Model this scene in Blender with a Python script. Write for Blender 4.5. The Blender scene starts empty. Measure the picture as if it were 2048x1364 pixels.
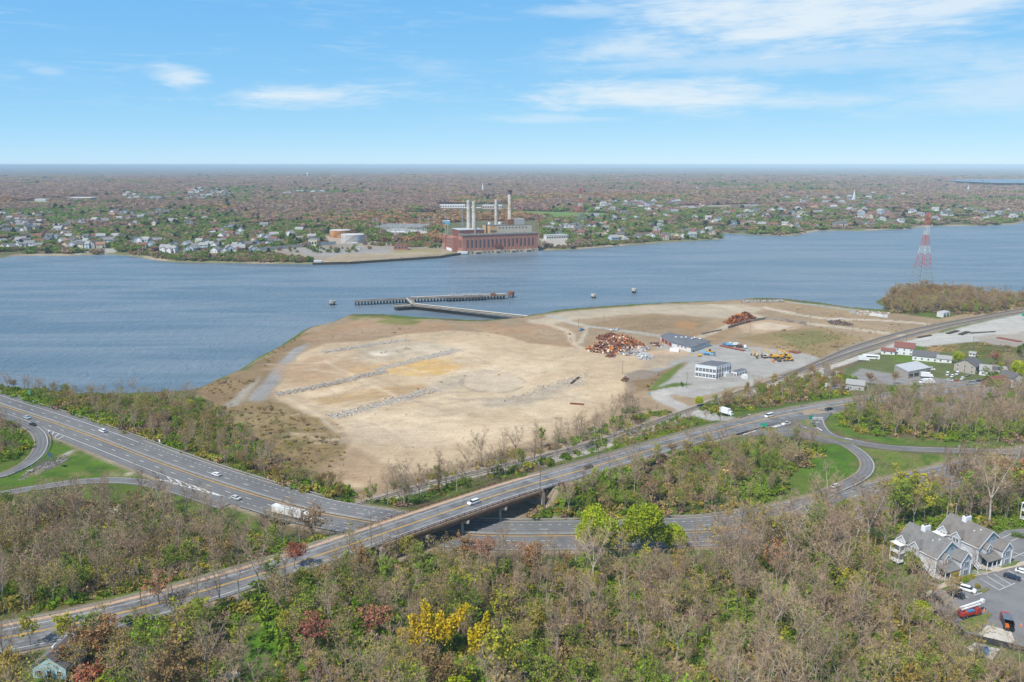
import bpy, math, random
import numpy as np
from mathutils import Vector, Matrix
from mathutils.geometry import tessellate_polygon
R = math.radians
rng = random.Random(7)
nr = np.random.default_rng(11)
S = bpy.context.scene
C = S.collection
# ------------------------------------------------------------------ camera
CAM_H = 140.0
F = 1595.0
TH = math.atan((682 - 329.5) / F)
SN, CS = math.sin(TH), math.cos(TH)
cd = bpy.data.cameras.new("camera"); cam = bpy.data.objects.new("camera", cd); C.objects.link(cam)
cd.sensor_width = 36; cd.lens = 36 * F / 2048; cd.clip_start = 1; cd.clip_end = 150000
cam.location = (0, 0, CAM_H); cam.rotation_euler = (math.pi / 2 - TH, 0, 0)
S.camera = cam

def ray(px, py):
    x = (px - 1024) / F; y = (682 - py) / F
    return x, CS + y * SN, -SN + y * CS
def G(px, py, z=4.0):
    x, yy, dz = ray(px, py)
    t = (z - CAM_H) / dz
    return (x * t, yy * t, z)
def GL(pts, z=4.0):
    return [G(p[0], p[1], p[2] if len(p) > 2 else z) for p in pts]

# ------------------------------------------------------------------ render / world
S.view_settings.view_transform = 'Standard'; S.view_settings.look = 'None'
S.view_settings.gamma = 1; S.view_settings.use_curve_mapping = False
S.view_settings.exposure = 0.52
S.cycles.use_denoising = True
S.cycles.max_bounces = 5; S.cycles.diffuse_bounces = 2; S.cycles.glossy_bounces = 2
S.cycles.transmission_bounces = 2; S.cycles.transparent_max_bounces = 4; S.cycles.volume_bounces = 0
S.cycles.caustics_reflective = False; S.cycles.caustics_refractive = False
SUN_EL, SUN_AZ = R(52), R(-138)     # azimuth measured from +Y towards +X
sx, sy, sz = math.sin(SUN_AZ) * math.cos(SUN_EL), math.cos(SUN_AZ) * math.cos(SUN_EL), math.sin(SUN_EL)
sl = bpy.data.lights.new("sun", 'SUN'); so = bpy.data.objects.new("sun", sl); C.objects.link(so)
sl.energy = 3.7; sl.angle = R(1.2); sl.color = (1, 0.94, 0.855)
so.rotation_euler = Vector((sx, sy, sz)).to_track_quat('Z', 'Y').to_euler(); so.location = (0, 0, 400)

class NT:
    """tiny node-tree helper"""
    def __init__(s, nt): s.nt = nt; s.n = nt.nodes; s.l = nt.links
    def new(s, t, **kw):
        nd = s.n.new(t)
        for k, v in kw.items():
            if k.startswith('i_'):
                key = k[2:]; key = int(key) if key.isdigit() else key.replace('_', ' ')
                s.put(nd, key, v)
            else: setattr(nd, k, v)
        return nd
    def put(s, nd, key, v):
        if hasattr(v, 'is_output'): s.l.new(v, nd.inputs[key])
        else:
            sk = nd.inputs[key]
            if sk.type == 'RGBA' and len(v) == 3: v = (*v, 1)
            sk.default_value = v
    def math(s, op, a, b=0.0, c=0.0, clamp=False):
        m = s.new('ShaderNodeMath', operation=op); m.use_clamp = clamp
        s.put(m, 0, a); s.put(m, 1, b)
        if op in ('MULTIPLY_ADD', 'SMOOTH_MIN', 'COMPARE'): s.put(m, 2, c)
        return m.outputs[0]
    def vm(s, op, a, b):
        m = s.new('ShaderNodeVectorMath', operation=op); s.put(m, 0, a); s.put(m, 1, b); return m
    def mix(s, f, a, b, blend='MIX'):
        m = s.new('ShaderNodeMix', data_type='RGBA', blend_type=blend); m.clamp_factor = True
        s.put(m, 0, f); s.put(m, 6, a); s.put(m, 7, b); return m.outputs[2]
    def ramp(s, f, lo, hi, a=0.0, b=1.0, smooth=True):
        m = s.new('ShaderNodeMapRange', interpolation_type='SMOOTHSTEP' if smooth else 'LINEAR')
        s.put(m, 0, f); s.put(m, 1, lo); s.put(m, 2, hi); s.put(m, 3, a); s.put(m, 4, b); return m.outputs[0]
    def noise(s, vec, scale, detail=4, rough=0.55, dist=0.0, out=0):
        m = s.new('ShaderNodeTexNoise'); 
        if vec is not None: s.put(m, 'Vector', vec)
        m.inputs['Scale'].default_value = scale; m.inputs['Detail'].default_value = detail
        m.inputs['Roughness'].default_value = rough; m.inputs['Distortion'].default_value = dist
        return m.outputs[out]

w = bpy.data.worlds.new("World"); S.world = w; w.use_nodes = True
t = NT(w.node_tree); t.n.clear()
tc = t.new('ShaderNodeTexCoord'); D = tc.outputs['Generated']
sky = t.new('ShaderNodeTexSky', sky_type='NISHITA'); sky.sun_disc = False
sky.sun_elevation = SUN_EL; sky.sun_rotation = SUN_AZ
sky.altitude = 3000; sky.air_density = 0.6; sky.dust_density = 0.0; sky.ozone_density = 8.0
sep = t.new('ShaderNodeSeparateXYZ'); t.put(sep, 0, D)
az = t.math('ARCTAN2', sep.outputs[0], sep.outputs[1])      # right positive
el = t.math('ARCSINE', sep.outputs[2])
# high thin cloud: noise in stretched angular coordinates of the sky itself, gathered in a few banks
cx = t.new('ShaderNodeCombineXYZ'); t.put(cx, 0, t.math('MULTIPLY', az, 1.0)); t.put(cx, 1, t.math('MULTIPLY', el, 4.2)); cx.inputs[2].default_value = 3.7
n1 = t.noise(cx.outputs[0], 5.0, 7, 0.58, 0.5)
n2 = t.noise(cx.outputs[0], 17.0, 6, 0.6, 0.8)
cx2 = t.new('ShaderNodeCombineXYZ'); t.put(cx2, 0, az); t.put(cx2, 1, t.math('MULTIPLY', el, 9.0))
n3 = t.noise(cx2.outputs[0], 14.0, 5, 0.6, 1.2)
def bank(px, py, rx, ry, tilt=0.0):
    a0 = math.atan((px - 1024) / F); e0 = math.atan((329 - py) / F * 0.97)
    dx = t.math('MULTIPLY', t.math('SUBTRACT', az, a0), F / rx)
    dyy = t.math('SUBTRACT', t.math('SUBTRACT', el, e0), t.math('MULTIPLY', t.math('SUBTRACT', az, a0), tilt))
    dy = t.math('MULTIPLY', dyy, F / ry)
    r2 = t.math('ADD', t.math('MULTIPLY', dx, dx), t.math('MULTIPLY', dy, dy))
    return t.math('SUBTRACT', 1.0, t.math('SQRT', r2))
banks = [(1560, 50, 360, 92, -0.02, 1.0), (1850, 62, 200, 26, 0.1, .9), (1230, 110, 220, 46, 0.0, .7), (1320, 205, 260, 46, -0.04, 1.0), (1560, 215, 220, 20, 0.0, .62),
         (1195, 198, 90, 14, 0.05, 0.8), (610, 202, 220, 26, 0.02, .95), (398, 174, 62, 23, -0.08, .85), (1120, 240, 220, 12, 0.0, .6), (140, 172, 30, 7, 0.0, .3), (2010, 200, 260, 60, 0.05, .55),
         (100, 10, 160, 22, 0.0, .5), (1500, 140, 560, 26, 0.0, .45), (1160, 40, 130, 16, 0.0, .5), (1800, 20, 300, 30, 0.0, .8)]
acc = None
for (a, b, c, d, e, g) in banks:
    v = bank(a, b, c, d, e)
    v = t.math('ADD', v, t.math('MULTIPLY', t.math('SUBTRACT', n1, 0.5), 2.0))
    v = t.math('ADD', v, t.math('MULTIPLY', t.math('SUBTRACT', n2, 0.5), 0.9))
    v = t.math('ADD', v, t.math('MULTIPLY', t.math('SUBTRACT', n3, 0.5), 0.85))
    v = t.math('MULTIPLY', t.ramp(v, -0.15, 1.0), g)
    acc = v if acc is None else t.math('MAXIMUM', acc, v)
wisp = t.math('MULTIPLY', t.ramp(t.math('ADD', n3, t.math('MULTIPLY', n1, 0.7)), 0.86, 1.25), 0.22)
acc = t.math('MAXIMUM', acc, wisp)
acc = t.math('MULTIPLY', acc, t.ramp(el, 0.02, 0.07))
# the sky texture, exposed like the photograph's sky low over the horizon and made brighter and less blue higher up as added fill light
sp = t.new('ShaderNodeSeparateColor'); t.put(sp, 0, sky.outputs[0]); cb = t.new('ShaderNodeCombineColor')
for i, (a, p) in enumerate(((.72, .64), (.675, .35), (.70, .11))):
    t.put(cb, i, t.math('MULTIPLY', t.math('POWER', t.math('MULTIPLY', sp.outputs[i], .1), p), a * 10))
skyc = t.mix(t.ramp(el, R(12), R(40)), cb.outputs[0], t.mix(1.0, sky.outputs[0], (4.1, 3.3, 2.1), 'MULTIPLY'))
mixc = t.mix(t.math('MULTIPLY', acc, 0.92), skyc, (5.5, 6.2, 6.7))
bg = t.new('ShaderNodeBackground'); t.put(bg, 0, mixc); bg.inputs[1].default_value = 0.1
wo = t.new('ShaderNodeOutputWorld'); t.l.new(bg.outputs[0], wo.inputs[0])

# ------------------------------------------------------------------ materials
MATS = {}
def mat(name, col, rough=0.8, var=0.12, scale=1.5, bump=0.0, metal=0.0, rand=0.0, detail=4, spec=0.3, col2=None, mixlo=0.4, mixhi=0.6, scale2=0.3, hue=0.0, transl=0.0):
    if name in MATS: return MATS[name]
    m = bpy.data.materials.new(name); m.use_nodes = True; t = NT(m.node_tree)
    b = t.n['Principled BSDF']; tcn = t.new('ShaderNodeTexCoord'); v = tcn.outputs['Object']
    n = t.noise(v, scale, detail)
    c = t.mix(t.ramp(n, 0.25, 0.75), [x * (1 - var) for x in col], [min(1, x * (1 + var)) for x in col])
    if col2:
        n2 = t.noise(v, scale2, 6, 0.65)
        c = t.mix(t.ramp(n2, mixlo, mixhi), c, col2)
    if rand or hue:
        oi = t.new('ShaderNodeObjectInfo'); h = t.new('ShaderNodeHueSaturation'); t.put(h, 'Color', c)
        t.put(h, 'Value', t.ramp(oi.outputs['Random'], 0, 1, 1 - rand, 1 + rand, False))
        r2 = t.math('FRACT', t.math('MULTIPLY', oi.outputs['Random'], 37.7))
        t.put(h, 'Hue', t.ramp(r2, 0, 1, 0.5 - hue, 0.5 + hue, False)); c = h.outputs[0]
    t.put(b, 'Base Color', c); b.inputs['Roughness'].default_value = rough; b.inputs['Metallic'].default_value = metal
    b.inputs['Specular IOR Level'].default_value = spec
    if bump:
        bp = t.new('ShaderNodeBump'); bp.inputs['Strength'].default_value = bump; t.put(bp, 'Height', n); t.l.new(bp.outputs[0], b.inputs['Normal'])
    if transl:
        tr = t.new('ShaderNodeBsdfTranslucent'); t.put(tr, 'Color', c); mx = t.new('ShaderNodeMixShader'); mx.inputs[0].default_value = transl
        t.l.new(b.outputs[0], mx.inputs[1]); t.l.new(tr.outputs[0], mx.inputs[2]); t.l.new(mx.outputs[0], t.n['Material Output'].inputs[0])
    MATS[name] = m; return m

# ------------------------------------------------------------------ mesh building
class MB:
    def __init__(s): s.v = []; s.f = []; s.m = []
    def add(s, vs, fs, mi=0):
        o = len(s.v); s.v.extend(vs); s.f.extend([tuple(i + o for i in f) for f in fs]); s.m.extend([mi] * len(fs)); return s
    def box(s, c, d, rz=0.0, mi=0, tilt=None):
        hx, hy, hz = d[0] / 2, d[1] / 2, d[2] / 2; cr, sr = math.cos(rz), math.sin(rz)
        vs = []
        for (x, y, z) in ((-1,-1,-1),(1,-1,-1),(1,1,-1),(-1,1,-1),(-1,-1,1),(1,-1,1),(1,1,1),(-1,1,1)):
            x, y, z = x * hx, y * hy, z * hz
            if tilt: p = tilt @ Vector((x, y, z)); x, y, z = p
            vs.append((c[0] + x * cr - y * sr, c[1] + x * sr + y * cr, c[2] + z))
        return s.add(vs, [(0,3,2,1),(4,5,6,7),(0,1,5,4),(1,2,6,5),(2,3,7,6),(3,0,4,7)], mi)
    def prism(s, poly, z0, z1, mi=0, top=None):
        n = len(poly); a = sum(poly[i][0] * poly[(i + 1) % n][1] - poly[(i + 1) % n][0] * poly[i][1] for i in range(n))
        if a < 0: poly = poly[::-1]
        vs = [(p[0], p[1], z0) for p in poly] + [(p[0], p[1], z1) for p in poly]
        s.add(vs, [(i, (i + 1) % n, n + (i + 1) % n, n + i) for i in range(n)], mi)
        tr = tessellate_polygon([[Vector((p[0], p[1], 0)) for p in poly]])
        up = []
        for q in tr:
            A, B, Cc = [poly[i] for i in q]
            if (B[0]-A[0])*(Cc[1]-A[1]) - (B[1]-A[1])*(Cc[0]-A[0]) < 0: q = q[::-1]
            up.append(tuple(q))
        s.add([(p[0], p[1], z1) for p in poly], up, mi if top is None else top)
        s.add([(p[0], p[1], z0) for p in poly], [u[::-1] for u in up], mi)
        return s
    def tube(s, p0, p1, r0, r1=None, n=6, mi=0, caps=True):
        r1 = r0 if r1 is None else r1
        a, b = Vector(p0), Vector(p1); d = b - a
        if d.length < 1e-6: return s
        d.normalize(); u = d.orthogonal().normalized(); w_ = d.cross(u)
        vs = []
        for (p, r) in ((a, r0), (b, r1)):
            for i in range(n):
                an = 2 * math.pi * i / n; vs.append(tuple(p + u * (math.cos(an) * r) + w_ * (math.sin(an) * r)))
        fs = [(i, (i + 1) % n, n + (i + 1) % n, n + i) for i in range(n)]
        if caps: fs += [tuple(range(n))[::-1], tuple(range(n, 2 * n))]
        return s.add(vs, fs, mi)
    def lathe(s, c, prof, n=16, mi=0):
        vs = []
        for (r, z) in prof:
            for i in range(n):
                an = 2 * math.pi * i / n; vs.append((c[0] + r * math.cos(an), c[1] + r * math.sin(an), c[2] + z))
        fs = []
        for k in range(len(prof) - 1):
            for i in range(n): fs.append((k*n+i, k*n+(i+1)%n, (k+1)*n+(i+1)%n, (k+1)*n+i))
        fs.append(tuple(range(n))[::-1]); k = (len(prof)-1)*n; fs.append(tuple(range(k, k+n)))
        return s.add(vs, fs, mi)
    def beam(s, p0, p1, wd, ht, mi=0):
        a, b = Vector(p0), Vector(p1); d = (b - a); L = d.length
        if L < 1e-6: return s
        d.normalize(); up = Vector((0, 0, 1)) if abs(d.z) < 0.95 else Vector((1, 0, 0))
        sd = d.cross(up).normalized(); uu = sd.cross(d)
        vs = []
        for p in (a, b):
            for (i, j) in ((-1,-1),(1,-1),(1,1),(-1,1)): vs.append(tuple(p + sd * (i * wd / 2) + uu * (j * ht / 2)))
        return s.add(vs, [(0,1,2,3)[::-1],(4,5,6,7),(0,1,5,4),(1,2,6,5),(2,3,7,6),(3,0,4,7)], mi)
    def quad(s, a, b, c, d, mi=0): return s.add([a, b, c, d], [(0, 1, 2, 3)], mi)
    def data(s, name, mats, smooth=False):
        me = bpy.data.meshes.new(name); me.from_pydata(s.v, [], s.f)
        for m in (mats if isinstance(mats, (list, tuple)) else [mats]): me.materials.append(m)
        if any(s.m): me.polygons.foreach_set('material_index', s.m)
        if smooth: me.polygons.foreach_set('use_smooth', [True] * len(s.f))
        me.update(); return me
    def build(s, name, mats, parent=None, loc=None, rz=0.0, smooth=False):
        o = bpy.data.objects.new(name, s.data(name, mats, smooth)); C.objects.link(o)
        if parent: o.parent = parent
        if loc: o.location = loc
        if rz: o.rotation_euler.z = rz
        return o
def tag(o, label=None, cat=None, group=None, kind=None):
    if label: o['label'] = label
    if cat: o['category'] = cat
    if group: o['group'] = group
    if kind: o['kind'] = kind
    return o
def thing(name, label, cat, loc=(0, 0, 0), rz=0.0, group=None):
    o = bpy.data.objects.new(name, None); C.objects.link(o); o.empty_display_size = 0.1
    o.location = loc; o.rotation_euler = (0, 0, rz); return tag(o, label, cat, group)
KIDS = {}
def dup(root, loc, rz=0.0, label=None, group=None, scale=None):
    if not KIDS:
        for o in C.objects:
            if o.parent: KIDS.setdefault(o.parent.name, []).append(o)
    def rec(o, par):
        c = o.copy(); C.objects.link(c)
        if par: c.parent = par
        for ch in o.children: rec(ch, c)
        return c
    r = rec(root, None); r.location = loc; r.rotation_euler = (0, 0, rz)
    if scale: r.scale = scale if isinstance(scale, tuple) else (scale,) * 3
    if label: r['label'] = label
    if group: r['group'] = group
    return r
def fast_mesh(name, V, Fq, mats, mi=None, smooth=False):
    """V (n,3) array, Fq (m,k) int array with constant k"""
    me = bpy.data.meshes.new(name); V = np.asarray(V, np.float32); Fq = np.asarray(Fq, np.int32); k = Fq.shape[1]
    me.vertices.add(len(V)); me.vertices.foreach_set('co', V.ravel())
    me.loops.add(Fq.size); me.loops.foreach_set('vertex_index', Fq.ravel())
    me.polygons.add(len(Fq)); me.polygons.foreach_set('loop_start', np.arange(0, Fq.size, k, dtype=np.int32))
    for m in (mats if isinstance(mats, (list, tuple)) else [mats]): me.materials.append(m)
    if mi is not None: me.polygons.foreach_set('material_index', np.asarray(mi, np.int32))
    if smooth: me.polygons.foreach_set('use_smooth', np.ones(len(Fq), bool))
    me.update(calc_edges=True); return me

# ------------------------------------------------------------------ numpy noise and distance fields
def _h(ix, iy, seed):
    n = (ix.astype(np.int64) * 374761393 + iy.astype(np.int64) * 668265263 + seed * 1442695041) & 0xffffffff
    n = ((n ^ (n >> 13)) * 1274126177) & 0xffffffff
    return ((n ^ (n >> 16)) & 0xffff) / 65535.0
def vnoise(x, y, seed=0):
    x0 = np.floor(x); y0 = np.floor(y); fx = x - x0; fy = y - y0
    fx = fx * fx * (3 - 2 * fx); fy = fy * fy * (3 - 2 * fy)
    a = _h(x0, y0, seed); b = _h(x0 + 1, y0, seed); c = _h(x0, y0 + 1, seed); d = _h(x0 + 1, y0 + 1, seed)
    return a + (b - a) * fx + (c - a) * fy + (a - b - c + d) * fx * fy
def fbm(x, y, sc, seed=0, oct=4):
    s = 0; a = 1.0; tot = 0
    for i in range(oct):
        s = s + a * vnoise(x / sc * 2 ** i, y / sc * 2 ** i, seed + i * 17); tot += a; a *= 0.55
    return s / tot
def sstep(x, a, b):
    tt = np.clip((x - a) / (b - a), 0, 1); return tt * tt * (3 - 2 * tt)
def seg_dist(x, y, pts, closed=False):
    """distance to polyline and interpolated z of nearest point"""
    best = np.full(x.shape, 1e18); zz = np.zeros(x.shape); n = len(pts)
    for i in range(n if closed else n - 1):
        a = pts[i]; b = pts[(i + 1) % n]; dx, dy = b[0] - a[0], b[1] - a[1]; L = dx * dx + dy * dy + 1e-12
        tt = np.clip(((x - a[0]) * dx + (y - a[1]) * dy) / L, 0, 1)
        d = (x - a[0] - tt * dx) ** 2 + (y - a[1] - tt * dy) ** 2
        k = d < best; best = np.where(k, d, best)
        if len(a) > 2: zz = np.where(k, a[2] + tt * (b[2] - a[2]), zz)
    return np.sqrt(best), zz
def inside(x, y, poly):
    r = np.zeros(x.shape, bool); n = len(poly)
    for i in range(n):
        a = poly[i]; b = poly[(i + 1) % n]
        if a[1] == b[1]: continue
        k = ((a[1] > y) != (b[1] > y)) & (x < (b[0] - a[0]) * (y - a[1]) / (b[1] - a[1]) + a[0]); r ^= k
    return r
def sdist(x, y, poly):
    d, _ = seg_dist(x, y, poly, True); return np.where(inside(x, y, poly), d, -d)
def smooth_line(pts, step=6.0):
    """Catmull-Rom resample of a world polyline with z"""
    P = [Vector(p) for p in pts]; P = [P[0] * 2 - P[1]] + P + [P[-1] * 2 - P[-2]]; out = []
    for i in range(1, len(P) - 2):
        a, b, c, d = P[i-1], P[i], P[i+1], P[i+2]; n = max(1, int((c - b).length / step))
        for k in range(n):
            u = k / n
            out.append(0.5 * ((2*b) + (c-a)*u + (2*a-5*b+4*c-d)*u*u + (3*b-a-3*c+d)*u**3))
    out.append(P[-2]); return out
# ------------------------------------------------------------------ roads (world centre lines)
def extend(pts, first, last):
    P = [Vector(p) for p in pts]
    a = (P[0] - P[1]); a.z = 0; a.normalize(); b = (P[-1] - P[-2]); b.z = 0; b.normalize()
    return [tuple(P[0] + a * first)] + [tuple(p) for p in P] + [tuple(P[-1] + b * last)]
HW = smooth_line(extend(GL([(0,808),(152,859),(369,941),(575,1007),(698,1035),(919,1066),(1156,1069),(1330,1064),(1450,1058),(1600,1030),(1750,995),(1900,956),(2048,920)], 10), 220, 120), 5)
HR = smooth_line(extend(GL([(0,1277,17),(137,1250,17),(314,1207,17.2),(530,1145,17.5),(689,1093,17.5),(850,1038,17.5),(1021,981,17.5),(1160,941,16.8),(1300,900,15.4),(1420,866,13.6),(1548,834,12),(1657,814,11.5),(1760,798,11.5),(1900,778,12),(2048,760,13)]), 60, 80), 5)
RL = smooth_line(GL([(-30,822,10),(20,836,10),(52,849,10),(77,868,10),(81,893,10),(62,920,10),(25,942,10),(-20,955,10),(-120,975,10),(-260,1000,10)]), 3)
RO = smooth_line(GL([(-300,1040,11),(-120,1008,11),(0,988,10.5),(75,975,10),(160,963,10),(230,960,10),(296,966,10),(370,985,10),(450,1012,10)]), 4)
RA = smooth_line(GL([(1634,828,12),(1635,843,12),(1645,861,12),(1668,875,12),(1710,884,12),(1770,894,12),(1850,899,11.6),(1990,903,10.8),(2120,906,10.2)]), 3)
RB = smooth_line(GL([(1500,864,12),(1560,862,12),(1606,864,12),(1677,882,12),(1717,904,11.5),(1734,925,11),(1730,944,10.8),(1710,959,10.5),(1680,973,10.3),(1620,999,10.1),(1540,1028,10.02),(1470,1046,10)]), 3)
ROADS = [(HW, 11.9), (HR, 7.8), (RL, 3.6), (RO, 3.4), (RA, 3.8), (RB, 3.6)]
RAIL1 = smooth_line(GL([(560,1052,5.5),(640,1030,5.5),(716,1010,5.5),(882,962,5.5),(1073,916,5.5),(1217,876,5.5),(1302,846,5.5),(1400,812,5.5),(1493,779,5.5),(1617,737,5.2),(1698,707,5),(1800,676,5),(1881,655,5),(1960,639,5),(2048,624,5),(2200,604,5)]), 5)
RAIL2 = smooth_line(GL([(1560,754,5.4),(1617,732,5.2),(1698,697,5),(1790,668,5),(1860,652,5),(1950,635,5),(2048,618,5),(2200,598,5)]), 5)

def frame_of(line):
    P = np.array([tuple(p) for p in line]); T = np.gradient(P[:, :2], axis=0); T /= np.linalg.norm(T, axis=1)[:, None] + 1e-9
    N = np.stack([-T[:, 1], T[:, 0]], 1); s = np.concatenate([[0], np.cumsum(np.linalg.norm(np.diff(P[:, :2], axis=0), axis=1))])
    return P, N, s
def at_s(fr, s, off=0.0, dz=0.0):
    P, N, S_ = fr; x = [np.interp(s, S_, P[:, i]) for i in range(3)]; n = [np.interp(s, S_, N[:, i]) for i in range(2)]
    return (float(x[0] + n[0] * off), float(x[1] + n[1] * off), float(x[2] + dz))
def heading(fr, s):
    a = at_s(fr, s - 1); b = at_s(fr, s + 1); return math.atan2(b[1] - a[1], b[0] - a[0])
def s_of(fr, px, py, z=10):
    g = G(px, py, z); P = fr[0]; d = (P[:, 0] - g[0]) ** 2 + (P[:, 1] - g[1]) ** 2; return float(fr[2][int(d.argmin())])
def strip(mb, fr, o0, o1, s0=None, s1=None, dz=0.0, mi=0, thick=0.0, step=5.0):
    s0 = 0 if s0 is None else s0; s1 = fr[2][-1] if s1 is None else s1
    n = max(1, int(abs(s1 - s0) / step)); A = []
    for k in range(n + 1):
        s = s0 + (s1 - s0) * k / n
        f0 = o0(s) if callable(o0) else o0; f1 = o1(s) if callable(o1) else o1
        A.append((at_s(fr, s, f0, dz), at_s(fr, s, f1, dz)))
    for k in range(n):
        (a, b), (c, d) = A[k], A[k + 1]
        mb.quad(a, c, d, b, mi)
        if thick:
            lo = lambda p: (p[0], p[1], p[2] - thick)
            mb.quad(lo(a), lo(c), c, a, mi); mb.quad(b, d, lo(d), lo(b), mi)
    return mb
def dashes(mb, fr, off, s0, s1, on, period, wd=0.2, dz=0.03):
    s = s0
    while s < s1:
        strip(mb, fr, off - wd / 2, off + wd / 2, s, min(s + on, s1), dz, step=on); s += period
FH, FR, FL, FO, FA, FB = [frame_of(l) for l in (HW, HR, RL, RO, RA, RB)]
F1, F2 = frame_of(RAIL1), frame_of(RAIL2)

# ------------------------------------------------------------------ land outline
SHORE_N = [(-900,690,0),(-300,752,0),(0,784,0),(130,795,0),(250,796,0),(370,788,0),(408,772,0),(440,757,0),(480,740,0),(522,712,0),(560,693,0),(588,674,0),(608,660,0),(655,650,0),(690,634,0),(705,633,0),(760,632.5,0),(830,638,0),(880,641,0),(960,645,0),(1010,642,0),(1050,635,0),(1075,632,0),(1100,626,0),(1200,618.5,0),(1330,611,0),(1450,607,0),(1500,602,0),(1570,603,0),(1650,612,0),(1700,620,0),(1750,624,0),(1778,626,0),(1775,615,0),(1757,608,0),(1752,603,0),(1775,592,0),(1800,583,0),(1850,580,0),(1920,584,0),(2000,592,0),(2048,597,0),(2200,604,0),(2700,600,0)]
SHORE_F = [(-900,545),(-300,523),(0,517),(14,514),(40,511),(140,511),(215,509),(262,512),(300,518),(345,524),(420,526),(625,528),(700,527),(800,520),(880,515),(922,508),(1076,501),(1130,500),(1220,493),(1290,488),(1380,482),(1435,479),(1452,476),(1440,472),(1442,466),(1486,469),(1585,472),(1639,461),(1717,462),(1813,458),(1862,452),(1945,452),(2036,448),(2052,440),(2250,428),(2700,414)]
NEAR = [p[:2] for p in GL(SHORE_N, 0)]; NEAR = NEAR + [(2500, NEAR[-1][1]), (2500, 0), (-2500, 0), (-2500, NEAR[0][1])]
FARP = [p[:2] for p in GL(SHORE_F, 0)]; FARP = FARP + [(90000, FARP[-1][1] + 800), (90000, 90000), (-90000, 90000), (-90000, FARP[0][1])]
CTRL = GL([(1900,1150,15),(2000,1250,15),(2048,1100,15),(1820,1180,15),(1700,1250,15),(1400,1250,14),(1000,1250,14),(700,1250,15),(300,1330,16.5),(90,1330,17),(0,1364,17),(-300,1340,17),(1300,1140,11),(1000,1130,12),(1700,1060,13),(1900,990,13),(2048,1000,14),(2300,1000,14),(100,1100,9),(300,1080,9),(500,1080,10),(100,930,9.5),(220,935,9.5),(200,830,7),(400,880,6),(560,960,6.5),(500,870,5),(450,810,4.5),(560,900,5),(650,800,4),(900,900,4.2),(700,960,4.6),(850,940,4.6),(1000,800,4),(1200,700,4),(1400,760,4.2),(1500,700,4),(1250,810,4.4),(1150,850,4.6),(1600,650,4),(1100,650,4),(700,650,4),(850,660,4),(1800,650,4.5),(1900,630,5),(2048,650,5.5),(1950,600,4),(1800,720,7),(1800,690,6.5),(1900,740,9),(1850,800,10.5),(2000,700,8),(2000,800,12),(2200,760,12),(1600,780,6.5),(1480,800,6),(1400,790,5.2),(1950,860,12),(1750,860,11.5),(1900,880,12),(1250,980,12),(1400,960,12),(1550,930,11.5),(1650,920,11),(1850,930,11.5),(1800,915,11.5),(540,700,5.5),(600,690,5.5),(560,740,5.2),(1520,612,6.5),(1560,618,6),(1500,625,4.5),(1640,630,4.5)])
CX = np.array(CTRL)
for fr, k in ((FH, 10), (FL, 6), (FO, 6), (FA, 6), (FB, 6), (F1, 10), (F2, 10)):
    CX = np.vstack([CX, fr[0][::k]])
RAILS_C = [(RAIL1, 3.2), (RAIL2, 3.2)]
BR0, BR1 = s_of(FR, 745, 1075, 17.5), s_of(FR, 1060, 968, 17.5)      # bridge span along the hill road
def height(x, y):
    x = np.asarray(x, float); y = np.asarray(y, float); h = np.full(x.shape, -4.0)
    k = y < 1150
    if k.any():
        a, b = x[k], y[k]; num = np.zeros(a.shape); den = np.zeros(a.shape)
        for c in CX:
            wgt = 1.0 / ((a - c[0]) ** 2 + (b - c[1]) ** 2 + 120.0) ** 1.6; num += wgt * c[2]; den += wgt
        z = num / den
        z = z + (fbm(a, b, 22, 5, 3) - 0.5) * 1.0
        d = sdist(a, b, NEAR)
        for (ln, hwid) in ROADS + RAILS_C:
            dd, zz = seg_dist(a, b, [tuple(p) for p in ln[::3]] + [tuple(ln[-1])])
            if ln is HR:
                P, N, SS = FR; m0 = at_s(FR, BR0); m1 = at_s(FR, BR1)
                L = math.hypot(m1[0]-m0[0], m1[1]-m0[1]); ux, uy = (m1[0]-m0[0])/L, (m1[1]-m0[1])/L
                tt = (a - m0[0]) * ux + (b - m0[1]) * uy
                onb = sstep(tt, -7, 0) * (1 - sstep(tt, L, L + 7)) * (dd < 16)
                wgt = (1 - sstep(dd, hwid + 2.0, hwid + 13)) * (1 - onb)
                z = z * (1 - wgt) + (zz - 0.3) * wgt
                z = np.where((dd < 14) & (tt > -1) & (tt < L + 1), np.minimum(z, 9.7 + 6.5 * sstep(np.abs(tt - L / 2), L / 2 - 13, L / 2 + 1)), z)
            else:
                wgt = 1 - sstep(dd, hwid + 1.5, hwid + (11 if hwid > 3.3 else 6))
                z = z * (1 - wgt) + (zz - 0.3) * wgt
        # under the highway keep the carriageway clear
        dd, zz = seg_dist(a, b, [tuple(p) for p in HW[::3]]); z = np.where(dd < 13.2, np.minimum(z, zz - 0.28), z)
        zs = np.minimum(z, 0.15 + d * 0.42); h[k] = np.where(d > 0, zs, np.maximum(-4, d * 0.3))
    k = y >= 1000
    if k.any():
        a, b = x[k], y[k]; d = sdist(a, b, FARP)
        z = 2.2 + 7 * sstep(d, 10, 420) + 14 * sstep(d, 500, 3200) + (fbm(a, b, 900, 3, 3) - .5) * 14 * sstep(d, 300, 2500) + (fbm(a, b, 90, 9, 2) - .5) * 2.5 * sstep(d, 60, 400)
        z = z + 150 * (fbm(a, b, 5200, 21, 3) - 0.5) * sstep(b, 9000, 26000) * 0.35
        z = np.minimum(z, 0.2 + d * 0.45); z = np.where(d > 0, z, np.maximum(-4, d * 0.3))
        h[k] = np.maximum(h[k], z)
    return h
def gz(x, y): return float(height(np.array([x]), np.array([y]))[0])
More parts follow.
